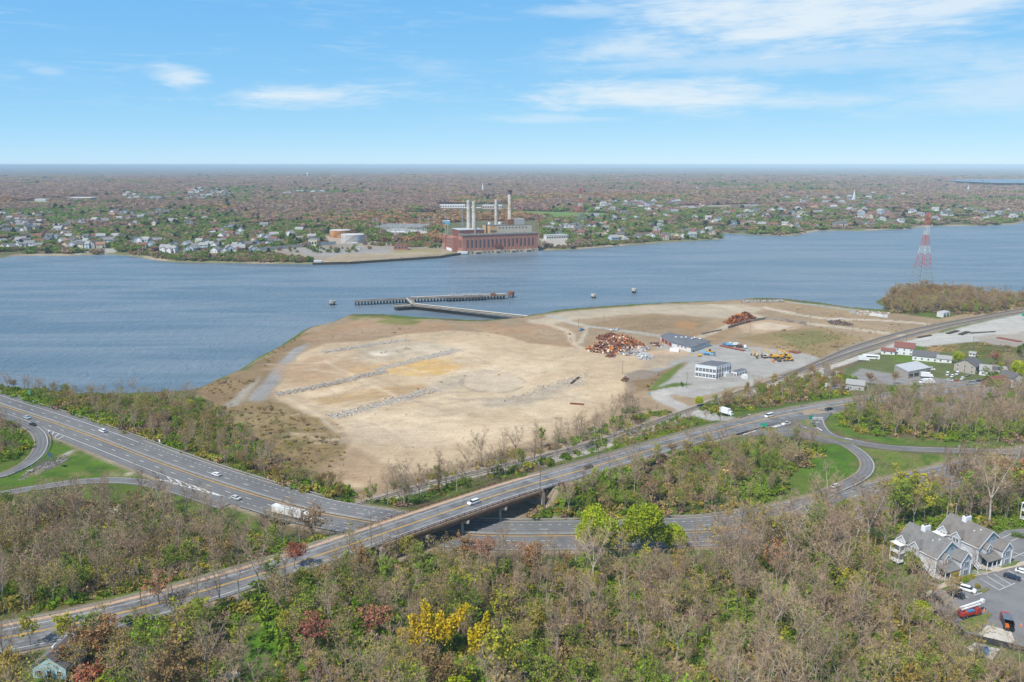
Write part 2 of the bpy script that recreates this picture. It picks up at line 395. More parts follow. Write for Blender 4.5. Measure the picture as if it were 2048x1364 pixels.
def GT(px, py):
    z = 5.0
    for _ in range(5):
        p = G(px, py, z); z = max(0, gz(p[0], p[1]))
    return G(px, py, z)
def GTa(px, py):
    px = np.asarray(px, float); py = np.asarray(py, float); z = np.full(px.shape, 6.0)
    x = (px - 1024) / F; y = (682 - py) / F; yy = CS + y * SN; dz = -SN + y * CS
    for _ in range(4):
        tt = (z - CAM_H) / dz; X, Y = x * tt, yy * tt; z = np.maximum(0, height(X, Y))
    return X, Y, z

# ------------------------------------------------------------------ ground sheet
rows = []; y_ = 55.0
while y_ < 70000: rows.append(y_); y_ *= 1.0062 if y_ < 2600 else (1.009 if y_ < 9000 else 1.02)
rows = np.array(rows); ncol = 640
U = np.linspace(-1, 1, ncol)
YY, UU = np.meshgrid(rows, U, indexing='ij'); XX = UU * (0.78 * YY + 190)
xs, ys = XX.ravel(), YY.ravel(); zs = height(xs, ys)
nrw = len(rows)
ii = (np.arange(nrw - 1)[:, None] * ncol + np.arange(ncol - 1)[None, :]).ravel()
quads = np.stack([ii, ii + 1, ii + ncol + 1, ii + ncol], 1)
# albedo by kind of ground (no light or shade here)
COL = np.zeros((len(xs), 3)); 
wx = (fbm(xs, ys, 26, 31, 4) - .5); wy = (fbm(xs, ys, 26, 57, 4) - .5); fine = fbm(xs, ys, 6, 77, 3) - .5
def paint(poly, col, z=4.0, feather=2.0, amp=14.0, alpha=1.0, patch=0.0, patch_sc=18.0, world=False, seed=1):
    P = poly if world else [p[:2] for p in GL(poly, z)]
    a = np.array([p[0] for p in P]); b = np.array([p[1] for p in P]); m = 25
    k = (xs > a.min() - m) & (xs < a.max() + m) & (ys > b.min() - m) & (ys < b.max() + m)
    if not k.any(): return
    x, y = xs[k] + wx[k] * amp + fine[k] * amp * .25, ys[k] + wy[k] * amp + fine[k] * amp * .25
    wgt = sstep(sdist(x, y, P), -feather, feather) * alpha
    if patch: wgt = wgt * sstep(fbm(xs[k], ys[k], patch_sc, seed, 4), 0.5 - patch, 0.62 - patch * .5)
    COL[k] += (np.array(col) - COL[k]) * wgt[:, None]
def stroke(line, col, width, z=4.0, feather=1.0, amp=2.0, alpha=1.0, world=False):
    P = [tuple(p) for p in (line if world else smooth_line(GL(line, z), 8))]
    a = np.array([p[0] for p in P]); b = np.array([p[1] for p in P]); m = width + 12
    k = (xs > a.min() - m) & (xs < a.max() + m) & (ys > b.min() - m) & (ys < b.max() + m)
    if not k.any(): return
    d, _ = seg_dist(xs[k] + wx[k] * amp, ys[k] + wy[k] * amp, P)
    wgt = (1 - sstep(d, width / 2 - feather, width / 2 + feather)) * alpha
    COL[k] += (np.array(col) - COL[k]) * wgt[:, None]
sand = (.45, .345, .225); sandl = (.535, .43, .295); gold = (.50, .33, .135); tan = (.29, .215, .135); rust = (.31, .205, .12); dirt = (.25, .19, .135)
grav = (.25, .235, .215); conc = (.36, .34, .31); lawn = (.07, .135, .02); olive = (.14, .135, .05); floor_c = (.125, .098, .055); yard = (.33, .315, .29)
f1 = fbm(xs, ys, 40, 3, 4); f2 = fbm(xs, ys, 9, 13, 3)
base = np.array(floor_c)[None] + (np.array((.085, .125, .022)) - np.array(floor_c))[None] * sstep(f1 * .6 + f2 * .4, .36, .54)[:, None]
COL[:] = base
# far land
kf = ys > 1000
fa = fbm(xs, ys, 260, 41, 4); fb = fbm(xs, ys, 60, 43, 3); fc = fbm(xs, ys, 1600, 47, 3)
fcol = np.array((.150, .108, .082)) + (np.array((.085, .098, .045)) - np.array((.150, .108, .082))) * sstep(fa * .6 + fb * .4, .5, .66)[:, None]
fcol = fcol + (np.array((.20, .125, .06)) - fcol) * (sstep(fbm(xs, ys, 180, 53, 3), .6, .72) * .55)[:, None]
fcol = fcol + (np.array((.05, .075, .04)) - fcol) * (sstep(fc * .5 + fb * .5, .62, .7) * .7)[:, None]
COL[kf] = fcol[kf]
dF = np.full(len(xs), 1e4); k = kf & (ys < 2600); dF[k] = sdist(xs[k], ys[k], FARP)
COL[k] += (np.array((.30, .245, .17)) - COL[k]) * (1 - sstep(dF[k] + wx[k] * 10, 4, 12))[:, None]
k = kf & (ys < 2200)
COL[k] += (np.array((.10, .13, .045)) - COL[k]) * (.65 * sstep(fbm(xs[k], ys[k], 45, 61, 3), .42, .6))[:, None]
# near land, from broad to small
paint([(395,800),(430,770),(520,715),(590,680),(610,660),(690,633),(960,645),(1100,627),(1330,610),(1500,602),(1650,612),(1790,628),(1880,640),(2048,600),(2200,610),(2200,640),(2048,625),(1900,660),(1700,715),(1500,790),(1330,850),(1130,910),(880,975),(700,1012),(690,960),(560,900),(480,830)], tan, amp=10)
paint([(420,790),(520,800),(600,820),(680,870),(700,930),(690,985),(610,965),(480,900),(400,850)], (.235, .17, .085), amp=22, feather=5)
paint([(460,810),(560,815),(640,870),(650,900),(560,890),(470,850)], (.27, .205, .105), amp=18, feather=5, patch=.06)
paint([(450,820),(560,830),(650,890),(640,930),(520,900)], (.16, .135, .055), amp=18, feather=4, patch=-.02, patch_sc=12, seed=8)
# shore slope on the left of the site
paint([(395,790),(440,758),(530,708),(600,668),(640,665),(600,700),(560,740),(500,800),(440,810)], (.22, .155, .085), amp=6)
paint([(400,775),(480,741),(560,694),(600,664),(606,668),(560,702),(480,752),(420,785)], (.10, .12, .04), amp=5, patch=.04, patch_sc=10)
paint([(505,790),(545,745),(590,700),(618,690),(612,700),(580,735),(548,780),(530,806),(495,806)], (.255, .245, .23), amp=4)
paint([(470,800),(520,755),(500,790),(480,815),(440,820)], (.30, .27, .22), amp=5)
# upper brown scrub bands
paint([(600,680),(640,660),(720,640),(950,650),(1060,640),(1170,660),(1160,700),(1050,690),(900,670),(760,680),(640,700)], rust, amp=9, patch=.18, patch_sc=30)
paint([(620,690),(700,655),(820,650),(860,655),(760,675),(660,705)], (.31, .215, .135), amp=8)
paint([(690,635),(780,634),(850,643),(830,650),(720,648)], (.17, .17, .055), amp=6, patch=.08)
# sand
SAND = [(545,788),(575,752),(600,715),(650,690),(740,685),(810,668),(900,662),(985,668),(1060,690),(1140,695),(1180,700),(1300,718),(1345,735),(1325,752),(1255,760),(1250,790),(1225,822),(1170,850),(1085,880),(1000,905),(930,925),(850,945),(770,968),(720,985),(660,985),(640,965),(690,915),(708,890),(690,865),(660,850),(618,838),(560,805)]
paint(SAND, sand, amp=7, feather=2)
paint([(640,740),(800,690),(1000,690),(1100,720),(1180,760),(1200,800),(1100,850),(950,880),(800,890),(700,860),(600,800)], sandl, amp=30, feather=9, alpha=.75, patch=.12, patch_sc=45, seed=4)
paint([(560,770),(700,720),(760,740),(640,790)], (.37, .255, .155), amp=14, feather=6, alpha=.8)
paint([(555,735),(640,715),(700,735),(640,762),(560,765)], (.36, .245, .15), amp=12, feather=6, alpha=.8)
paint([(630,800),(740,780),(850,770),(860,790),(740,815),(640,812)], (.36, .245, .125), amp=14, feather=5, alpha=.85)
paint([(750,745),(810,728),(900,726),(925,738),(890,755),(820,758),(760,752)], gold, amp=8, feather=4)
paint([(690,745),(800,725),(790,740),(700,758)], (.45, .30, .15), amp=8, feather=3, alpha=.8)
paint([(715,700),(860,685),(930,705),(800,725),(715,725)], (.36, .315, .25), amp=12, feather=5, alpha=.55)
paint([(738,708),(790,706),(770,717),(745,717)], (.6, .52, .42), amp=4, feather=2, alpha=.8)
paint([(960,800),(1060,790),(1150,760),(1180,770),(1060,812),(970,815)], (.34, .285, .225), amp=9, feather=4, alpha=.75)
paint([(850,775),(960,745),(1000,740),(960,765),(880,790)], (.36, .31, .25), amp=9, feather=4, alpha=.6)
paint([(740,985),(690,965),(660,985),(620,955),(650,930),(705,905),(760,925),(800,950),(780,975)], (.31, .215, .135), amp=10, feather=3, alpha=.8)
paint([(690,850),(760,860),(900,875),(870,900),(740,890)], (.50, .40, .29), amp=14, feather=6, alpha=.7)
for k_ in range(130):      # wheel tracks
    c0 = (rng.uniform(600, 1150), rng.uniform(705, 900)); L = rng.uniform(50, 230); an = rng.choice((rng.gauss(-.22, .1), rng.gauss(.35, .25)))
    ln = [(c0[0] + (i - 2) * L / 4 * math.cos(an), c0[1] + (i - 2) * L / 4 * math.sin(an) * .55 + rng.uniform(-4, 4), 4) for i in range(5)]
    stroke(ln, rng.choice(((.33, .26, .19), (.55, .455, .33))), rng.uniform(.8, 3.0), alpha=rng.uniform(.2, .65), amp=4)
# tank footprint ring
ring = [(985 + 63 * math.cos(a), 769 + 17 * math.sin(a), 4) for a in np.linspace(0, 2 * math.pi, 40)]
paint(ring[:-1], (.47, .385, .28), amp=2, feather=1.5)
stroke([(p[0], p[1], 4) for p in ring[3:22]], (.26,.21,.16), 2.2, amp=1, alpha=.7)
stroke([(p[0], p[1], 4) for p in ring[22:]], (.29,.235,.18), 1.8, amp=1, alpha=.55)
# tracks, lanes and yards in the upper right of the site
paint([(1050,645),(1110,628),(1330,612),(1470,612),(1520,620),(1480,640),(1300,630),(1150,640),(1100,650)], (.38, .315, .23), amp=9, feather=3)
paint([(1150,650),(1300,632),(1420,640),(1400,660),(1250,668),(1170,660)], (.25, .18, .105), amp=9, feather=3)
paint([(1330,665),(1440,650),(1450,640),(1530,640),(1520,655),(1420,690),(1350,680)], (.29, .20, .115), amp=8, feather=3, patch=.15)
paint([(1360,645),(1400,650),(1380,662),(1340,656)], (.36, .20, .09), amp=6, feather=3, alpha=.8)
paint([(1490,604),(1570,604),(1680,622),(1760,632),(1740,645),(1640,640),(1540,622)], (.295, .215, .13), amp=8, feather=3)
stroke([(1530,618,5),(1600,632),(1680,640),(1760,642),(1850,650)], (.46, .39, .30), 9, amp=6)
stroke([(1420,612,4),(1470,620),(1540,640),(1620,648),(1720,662),(1800,672)], (.41, .35, .265), 9, amp=3)
stroke([(1480,640),(1440,662),(1390,680)], (.38, .32, .24), 7, amp=3)
stroke([(1100,632),(1160,650),(1230,662),(1300,672),(1400,690)], (.36, .34, .30), 8, amp=2)
stroke([(1060,640),(1130,660),(1150,690),(1180,700)], (.42, .34, .25), 6, amp=3); stroke([(1110,640),(1170,655),(1160,685)], (.40, .335, .25), 4, amp=3)
paint([(1470,652),(1528,636),(1615,648),(1590,660),(1540,672),(1490,668)], (.40, .29, .19), amp=5, feather=2)
paint([(1500,650),(1540,646),(1590,652),(1560,662),(1510,660)], (.52, .42, .31), amp=5, feather=3, alpha=.9)
paint([(1550,665),(1640,655),(1720,680),(1640,720),(1580,700),(1480,680)], (.235, .175, .085), amp=9, feather=4)
paint([(1550,672),(1640,662),(1680,680),(1600,700)], (.17, .155, .06), amp=9, feather=3, patch=.0, patch_sc=9, seed=6)
paint([(1300,742),(1340,735),(1310,690),(1420,690),(1480,690),(1580,705),(1640,718),(1600,738),(1530,760),(1490,772),(1440,790),(1390,800),(1330,792),(1300,775)], yard, amp=3, feather=1)
paint([(1285,742),(1310,700),(1345,702),(1400,712),(1350,728)], (.37, .295, .21), amp=6, feather=3)
paint([(1290,706),(1370,700),(1380,712),(1300,715)], (.45, .33, .225), amp=5, feather=2)
paint([(1255,752),(1285,742),(1330,748),(1290,778),(1258,790)], (.24, .195, .15), amp=6, feather=2)
paint([(1266,765),(1300,762),(1320,745),(1372,728),(1376,732),(1330,760),(1290,785),(1270,790)], (.22, .15, .085), amp=4, feather=2)
paint([(1325,752),(1362,730),(1367,733),(1340,760),(1305,788),(1296,785)], (.115, .155, .03), amp=3, feather=1.5)
paint([(1350,768),(1385,770),(1372,777),(1310,790),(1300,786)], (.10, .14, .03), amp=2, feather=1)
stroke([(1500,770,4.5),(1430,772,4.5),(1370,779,4.6),(1318,788,5),(1330,800,5.8),(1375,812,7.5),(1420,826,10),(1450,838,12)], (.37, .35, .32), 11, amp=1)
# rail corridor and gravel storage yard
stroke([tuple(p) for p in RAIL1[60:]], (.24, .205, .175), 9, world=True, amp=3)
stroke([tuple(p) for p in RAIL1[:70]], (.33, .30, .265), 8, world=True, amp=2)
stroke([tuple(p) for p in RAIL2], (.20, .18, .155), 6, world=True, amp=2)
stroke([(1100,925,5.2),(1217,892,5.2),(1310,858,5.3),(1400,822,5.3),(1500,789,5.2),(1600,756,5),(1700,722,5),(1800,690,5),(1880,668,5)], (.40, .375, .335), 7, amp=2)
paint([(1800,692),(1850,675),(1960,645),(2048,626),(2250,600),(2250,660),(2048,672),(1960,690),(1900,700)], (.40, .385, .35), amp=5, feather=3, z=5.2)
paint([(1950,672),(2048,660),(2250,650),(2250,700),(2048,700),(1960,690)], (.33, .29, .245), amp=8, feather=3, z=6)
paint([(1870,690),(1960,682),(1990,695),(1940,710),(1880,705)], (.12, .135, .045), amp=6, feather=3, z=6.5)
paint([(1640,728),(1700,708),(1745,690),(1730,688),(1660,712)], (.24, .23, .22), amp=4, feather=2)
paint([(1860,690),(1920,692),(1900,706),(1850,702)], (.27, .18, .085), amp=5, feather=2, z=6.5)
# neighbourhood on the right
paint([(1640,750),(1750,708),(1900,700),(2100,740),(2100,830),(1900,860),(1700,800)], (.105, .125, .045), amp=10, feather=4, z=8)
paint([(1720,730),(1800,745),(1870,755),(1960,770),(1940,785),(1850,775),(1740,765),(1700,745)], (.24, .23, .22), amp=5, feather=2, z=8.5)
paint([(1770,708),(1850,712),(1890,722),(1860,728),(1790,722)], (.10, .16, .025), amp=4, feather=2, z=7)
# verges and lawns
paint([(-60,988),(20,945),(70,908),(98,888),(150,893),(235,925),(290,954),(230,953),(160,955),(70,970)], (.08, .14, .018), z=9.8, amp=2, feather=1)
paint([(40,962),(48,950),(95,915),(120,908),(136,912),(132,926),(90,945)], (.10, .088, .08), z=9.8, amp=4, feather=1)
paint([(120,910),(150,897),(154,900),(130,914)], conc, z=9.8, amp=2, feather=.7)
paint([(210,947),(262,944),(270,949),(222,952)], (.42, .36, .27), z=9.8, amp=2, feather=.7)
paint([(1596,945),(1618,920),(1660,886),(1695,898),(1716,922),(1714,940),(1700,952),(1640,958)], (.068, .135, .014), z=11, amp=3, feather=1.5)
paint([(1680,885),(1720,890),(1800,906),(1990,910),(1985,925),(1860,930),(1770,940),(1755,932),(1748,912),(1720,895)], (.125, .165, .035), z=11.5, amp=4, feather=2)
paint([(1645,836),(1668,826),(1660,845),(1690,868),(1780,888),(1990,890),(1990,882),(1850,878),(1740,870)], (.085, .15, .022), z=12, amp=3, feather=1.5)
paint([(1160,1098),(1400,1096),(1400,1112),(1160,1118)], (.07, .15, .012), z=10, amp=4, feather=2)
paint([(470,1290),(560,1230),(640,1290),(620,1364),(470,1364)], (.075, .16, .012), z=15.5, amp=10, feather=3)
paint([(1420,1150),(1620,1150),(1640,1260),(1420,1300)], (.07, .135, .015), z=14, amp=22, feather=5, patch=.03)
for pl_, z_ in (([(-60,988),(70,908),(150,893),(290,954),(70,970)],9.8),([(1596,945),(1660,886),(1716,922),(1700,952)],11),([(1680,885),(1800,906),(1990,910),(1860,930),(1755,932)],11.5),([(1645,836),(1690,868),(1990,882),(1990,892),(1700,878)],12)):
    paint(pl_, (.155,.15,.055), z=z_, amp=6, feather=2, patch=-.03, patch_sc=9, alpha=.8, seed=5); paint(pl_, (.05,.10,.015), z=z_, amp=6, feather=2, patch=-.05, patch_sc=5, alpha=.7, seed=9)
# gravel shoulders
for fr_, a_, b_ in ((FH, -12.6, 12.6), (FR, -8.6, 9.2)):
    P_ = fr_[0]; 
    stroke([tuple(p) for p in P_], (.27, .22, .16), (b_ - a_) + 2.0, world=True, amp=2, feather=1.2)
# homes and lot
paint([(1850,1150),(1900,1120),(2048,1040),(2200,1040),(2200,1300),(2000,1330),(1850,1200)], (.11, .14, .04), z=15, amp=3)
# power station side
def paintT(pts, *a, **k): paint([GT(*p)[:2] for p in pts], *a, world=True, **k)
paintT([(520,500),(640,490),(790,480),(890,487),(918,500),(880,513),(700,525),(630,527),(600,512),(520,512)], (.27, .235, .19), amp=10)
paintT([(560,498),(650,495),(780,498),(780,508),(640,512)], (.27, .255, .245), amp=10, alpha=.9)
paintT([(790,496),(870,497),(905,505),(860,514),(780,512)], (.25, .215, .11), amp=10)
paintT([(680,508),(900,503),(915,506),(700,526),(630,527)], (.33, .265, .18), amp=6)
paintT([(755,462),(795,455),(850,462),(880,468),(800,478),(770,474)], (.42, .40, .37), amp=5)
paintT([(650,470),(720,480),(735,488),(660,488)], (.34, .29, .23), amp=4)
paintT([(1080,478),(1140,474),(1150,488),(1090,498)], (.37, .34, .29), amp=5)
paintT([(850,452),(900,462),(880,468),(840,460)], (.11, .15, .04), amp=5)
paintT([(1040,420),(1250,428),(1200,436),(1040,432)], (.13, .20, .05), amp=5)
paintT([(200,498),(240,496),(230,507),(150,507)], (.33, .32, .30), amp=5)
paintT([(800,428),(880,424),(890,428),(810,432)], (.36, .27, .16), amp=5)
paintT([(20,404),(100,402),(110,409),(30,411)], (.16, .19, .05), amp=5)
paintT([(500,428),(600,425),(600,432),(520,434)], (.15, .17, .06), amp=8)
me = fast_mesh('ground', np.stack([xs, ys, zs], 1), quads, [], smooth=True)
ca = me.color_attributes.new('kind_colour', 'FLOAT_COLOR', 'POINT')
ca.data.foreach_set('color', np.concatenate([COL, np.ones((len(xs), 1))], 1).astype(np.float32).ravel())
m = bpy.data.materials.new('ground'); m.use_nodes = True; t = NT(m.node_tree); b = t.n['Principled BSDF']
at = t.new('ShaderNodeAttribute', attribute_name='kind_colour'); v = t.new('ShaderNodeTexCoord').outputs['Object']
na = t.noise(v, .9, 5, .65); nb = t.noise(v, .12, 5, .6); nc = t.noise(v, .012, 5, .6)
mp = t.new('ShaderNodeMapping'); t.put(mp, 'Vector', v); mp.inputs['Rotation'].default_value = (0, 0, R(28)); mp.inputs['Scale'].default_value = (.05, .55, 1)
nd = t.noise(mp.outputs[0], 1.0, 5, .6, 1.2)
val = t.math('MULTIPLY', t.ramp(na, .2, .8, .72, 1.28, False), t.ramp(nb, .25, .75, .84, 1.16, False))
val = t.math('MULTIPLY', val, t.ramp(nd, .3, .7, .91, 1.09, False)); val = t.math('MULTIPLY', val, t.ramp(nc, .3, .7, .86, 1.14, False))
h = t.new('ShaderNodeHueSaturation'); t.put(h, 'Color', at.outputs['Color']); t.put(h, 'Value', val)
t.put(b, 'Base Color', h.outputs[0]); b.inputs['Roughness'].default_value = .95; b.inputs['Specular IOR Level'].default_value = .1
bp = t.new('ShaderNodeBump'); bp.inputs['Strength'].default_value = .5; bp.inputs['Distance'].default_value = .5; t.put(bp, 'Height', na); t.l.new(bp.outputs[0], b.inputs['Normal'])
me.materials.append(m)
og = bpy.data.objects.new('ground', me); C.objects.link(og); tag(og, kind='structure')

# ------------------------------------------------------------------ water
m = bpy.data.materials.new('river_water'); m.use_nodes = True; t = NT(m.node_tree); b = t.n['Principled BSDF']
v = t.new('ShaderNodeTexCoord').outputs['Object']
mp = t.new('ShaderNodeMapping'); t.put(mp, 'Vector', v); mp.inputs['Rotation'].default_value = (0, 0, R(20)); mp.inputs['Scale'].default_value = (1, .55, 1)
w1 = t.noise(mp.outputs[0], .11, 4, .6, .6); w2 = t.noise(mp.outputs[0], .5, 4, .65, .4)
mp2 = t.new('ShaderNodeMapping'); t.put(mp2, 'Vector', v); mp2.inputs['Rotation'].default_value = (0, 0, R(-12)); mp2.inputs['Scale'].default_value = (.0035, .022, 1)
w3 = t.noise(mp2.outputs[0], 1.0, 5, .6, .8)
hgt = t.math('ADD', t.math('MULTIPLY', w1, 2.6), t.math('MULTIPLY', w2, .75))
bp = t.new('ShaderNodeBump'); bp.inputs['Strength'].default_value = .8; bp.inputs['Distance'].default_value = 1.0; t.put(bp, 'Height', hgt); t.l.new(bp.outputs[0], b.inputs['Normal'])
caps = t.math('MULTIPLY', t.ramp(t.noise(mp.outputs[0], .33, 3, .5), .74, .79), t.ramp(t.noise(v, .012, 3, .5), .42, .6))
wc = t.mix(t.ramp(w3, .35, .65), (.098, .142, .182), (.170, .212, .248))
# brown shallows along the near bank
t.put(b, 'Base Color', t.mix(t.math('MULTIPLY', caps, .8), wc, (.7, .75, .8)))
t.put(b, 'Roughness', t.ramp(w3, .3, .7, .30, .40)); b.inputs['IOR'].default_value = 1.33
mb = MB(); mb.quad((-4000, 150, 0), (4000, 150, 0), (4000, 4000, 0), (-4000, 4000, 0)); tag(mb.build('river', m), kind='structure')
q = [G(1895, 361.5, 0), G(1990, 366, 0), (G(2400, 368, 0)), G(2400, 356, 0), G(2048, 357.5, 0), G(1920, 358.5, 0)]
zb = max(gz(p[0], p[1]) for p in q) + 14; mb = MB(); mb.add([(p[0], p[1], zb) for p in [G(a, bb, zb) for a, bb in ((1895,361.5),(1990,366),(2400,368),(2400,356),(2048,357.5),(1920,358.5))]], [(0,1,2,3,4,5)])
tag(mb.build('distant_bay', m), kind='structure')

# ------------------------------------------------------------------ haze
m = bpy.data.materials.new('haze'); m.use_nodes = True; t = NT(m.node_tree); t.n.remove(t.n['Principled BSDF'])
pv = t.new('ShaderNodeVolumePrincipled'); pv.inputs['Color'].default_value = (.66, .86, 1, 1); pv.inputs['Density'].default_value = HAZE if 'HAZE' in globals() else 6.6e-5
pv.inputs['Anisotropy'].default_value = -.3
t.l.new(pv.outputs[0], t.n['Material Output'].inputs['Volume'])
mb = MB(); mb.box((0, 35000, 66), (150000, 80000, 160)); tag(mb.build('haze', m), kind='stuff')

# ------------------------------------------------------------------ asphalt and paint
ASP = mat('asphalt', (.145, .145, .148), .9, .10, .6, col2=(.16, .16, .158), scale2=.09, mixlo=.42, mixhi=.62)
ASPL = mat('asphalt_pale', (.19, .19, .192), .9, .12, .5, col2=(.12, .122, .128), scale2=.12, mixlo=.45, mixhi=.6)
for m_, c0 in ((ASP, .95), (ASPL, .2)):      # tyre-darkened lanes, patches and seams
    t = NT(m_.node_tree); b = t.n['Principled BSDF']; src = b.inputs['Base Color'].links[0].from_socket; of = t.new('ShaderNodeAttribute', attribute_name='lane_offset').outputs['Fac']
    ph = t.math('MULTIPLY', t.math('SUBTRACT', t.math('ABSOLUTE', of), c0 + .9), 2 * math.pi / 1.8); wv = t.math('MULTIPLY_ADD', t.math('COSINE', ph), .5, .5); tcn = t.new('ShaderNodeTexCoord').outputs['Object']
    vr = t.new('ShaderNodeTexVoronoi'); t.put(vr, 'Vector', tcn); vr.inputs['Scale'].default_value = .055
    f = t.math('MULTIPLY_ADD', t.math('MULTIPLY', wv, t.noise(tcn, .05, 3)), -.42, 1.12); f = t.math('MULTIPLY', f, t.ramp(vr.outputs['Color'], 0, 1, .86, 1.12, False)); f = t.math('MULTIPLY', f, t.ramp(t.noise(tcn, .45, 5, .7), .3, .75, 1.1, .86, False))
    h = t.new('ShaderNodeHueSaturation'); t.put(h, 'Color', src); t.put(h, 'Value', f); t.put(b, 'Base Color', h.outputs[0])
WHT = mat('road_paint_white', (.66, .66, .64), .7, .15, 1.2, col2=(.36, .36, .355), scale2=.35, mixlo=.52, mixhi=.72); YEL = mat('road_paint_yellow', (.60, .35, .06), .7, .15, 1.2, col2=(.34, .24, .12), scale2=.3, mixlo=.5, mixhi=.7)
CONC = mat('concrete', (.36, .335, .30), .9, .14, .8, col2=(.25, .225, .19), scale2=.4, mixlo=.5, mixhi=.7)
def road(name, fr, o0, o1, m, dz=0.0, s0=None, s1=None):
    mb = strip(MB(), fr, o0, o1, s0, s1, dz, thick=.5); o = mb.build(name, m); P, N, S_ = fr; vx = np.array(mb.v)
    k = np.array([int(((P[:, 0] - a) ** 2 + (P[:, 1] - b) ** 2).argmin()) for a, b in vx[:, :2]]); of = ((vx[:, :2] - P[k, :2]) * N[k]).sum(1)
    a = o.data.attributes.new('lane_offset', 'FLOAT', 'POINT'); a.data.foreach_set('value', of.astype(np.float32)); return tag(o, kind='structure')
road('highway', FH, -11.7, 11.7, ASP)
wid = lambda s: -6.3 - 2.2 * float(sstep(np.array(BR0 - 25 - s), 0, 60)) - 1.5 * float(sstep(np.array(s - BR1 - 60), 0, 60))
road('bridge_road', FR, wid, 5.9, ASPL, .0)
road('loop_ramp', FL, -3.2, 3.2, ASP, .03); road('entry_ramp', FO, -3.0, 3.0, ASP, .05)
road('exit_ramp', FA, -3.4, 3.4, ASP, .03); road('curved_ramp', FB, -3.2, 3.2, ASP, .05)
mb = MB(); poly = GL([(1405,886),(1470,872),(1548,869),(1600,874),(1660,886),(1685,888),(1700,884),(1668,874),(1653,862),(1648,845),(1664,825),(1610,830),(1500,850)], 12.02)
mb.prism([p[:2] for p in poly], 11.5, 12.02); tag(mb.build('road_junction', ASP), kind='structure')
GRS = mat('verge_grass', (.11, .15, .035), .95, .3, .8, col2=(.20, .17, .08), scale2=.2)
for pl in ([(1518,857),(1535,853),(1560,856),(1546,862),(1523,861)], [(1596,842),(1622,836),(1627,848),(1636,855),(1612,851)], [(1605,857),(1650,869),(1690,880),(1712,888),(1690,884),(1640,871),(1605,861)]):
    mb = MB(); mb.prism([p[:2] for p in GL(pl, 12.14)], 12.0, 12.14); tag(mb.build('traffic_island', GRS), kind='structure')
wl = MB(); yl = MB()
sG0, sG1, sD = s_of(FH, 82, 859), s_of(FH, 400, 985), s_of(FH, 283, 885)
SE = FH[2][-1]
for o in (.95, -.95): strip(yl, FH, o - .16, o + .16, dz=.03)
for o in (4.55, -4.55): dashes(wl, FH, o, 0, SE, 3.2, 12.2, .22)
strip(wl, FH, 8.1, 8.32, 0, sD, .03); strip(wl, FH, -8.3, -8.08, sG0, sG1, .03); dashes(wl, FH, 8.2, sD, SE, 1.2, 3.6, .2); dashes(wl, FH, -8.2, sG1 + 8, SE, 1.2, 3.6, .2)
dashes(wl, FH, -8.2, 0, sG0 - 20, 1.2, 3.6, .2)
strip(wl, FH, 11.0, 11.16, sD, SE, .03); strip(wl, FH, -11.16, -11.0, sG1 + 30, SE, .03)
# chevrons in the gore of the entry ramp
sA, sB = s_of(FH, 318, 960), s_of(FH, 425, 1000)
for k in range(6):
    s0 = sA + (sB - sA) * k / 6; g = 4.0 * (1 - k / 6.5)
    a = at_s(FH, s0, -8.3, .035); bq = at_s(FH, s0 + 7, -8.3 - g / 2, .035); c = at_s(FH, s0, -8.3 - g, .035)
    for p, q in ((a, bq), (bq, c)): wl.beam(p, q, .45, .01)
strip(wl, FH, lambda s: -8.3 - 4.4 * max(0, (sB - s) / (sB - sA)), lambda s: -8.1 - 4.4 * max(0, (sB - s) / (sB - sA)), sA, sB, .035)
sA, sB = s_of(FH, 82, 862), s_of(FH, 118, 878)
for k in range(4):
    s0 = sA + (sB - sA) * k / 4; wl.beam(at_s(FH, s0, -8.4, .035), at_s(FH, s0 + 3, -8.4 - 5 * (k + 1) / 4.5, .035), .4, .01)
# bridge road
e = FR[2][-1]
strip(yl, FR, .1, .38, 0, e, .03); strip(yl, FR, -.38, -.1, 0, e, .03)
strip(wl, FR, 4.35, 4.52, 0, s_of(FR, 1440, 850, 13), .03); strip(wl, FR, 4.35, 4.52, s_of(FR, 1520, 833, 12), e, .03)
strip(wl, FR, lambda s: wid(s) + 1.6, lambda s: wid(s) + 1.78, 0, s_of(FR, 1430, 862, 13), .03)
for fr in (FL, FB, FA):
    ee = fr[2][-1]; strip(wl, fr, 2.6, 2.76, 8, ee, .09); strip(yl, fr, -2.76, -2.6, 8, ee, .09)
strip(wl, FO, -2.6, -2.45, 0, FO[2][-1], .09); strip(wl, FO, 2.3, 2.45, 0, s_of(FO, 300, 967), .09)
for a, bq in (((1469,868),(1505,858)), ((1486,869),(1512,861)), ((1538,857),(1580,846)), ((1540,855),(1560,849)), ((1470,840),(1497,829)), ((1475,838),(1500,828)), ((1622,835),(1646,835)), ((1622,838),(1646,838)), ((1626,850),(1644,861)), ((1690,876),(1705,879)), ((1632,844.5),(1638,844)), ((1605,853.5),(1614,855))):
    wl.beam(G(*a, 12.13), G(*bq, 12.13), .7, .02)
tag(wl.build('white_lane_markings', WHT), kind='structure'); tag(yl.build('yellow_lane_markings', YEL), kind='structure')
SIDE = mat('sidewalk_concrete', (.43, .31, .22), .9, .15, .9)
tag(strip(MB(), FR, 5.9, 7.6, 0, s_of(FR, 1100, 958, 17), .16, thick=.5).build('sidewalk', SIDE), kind='structure')
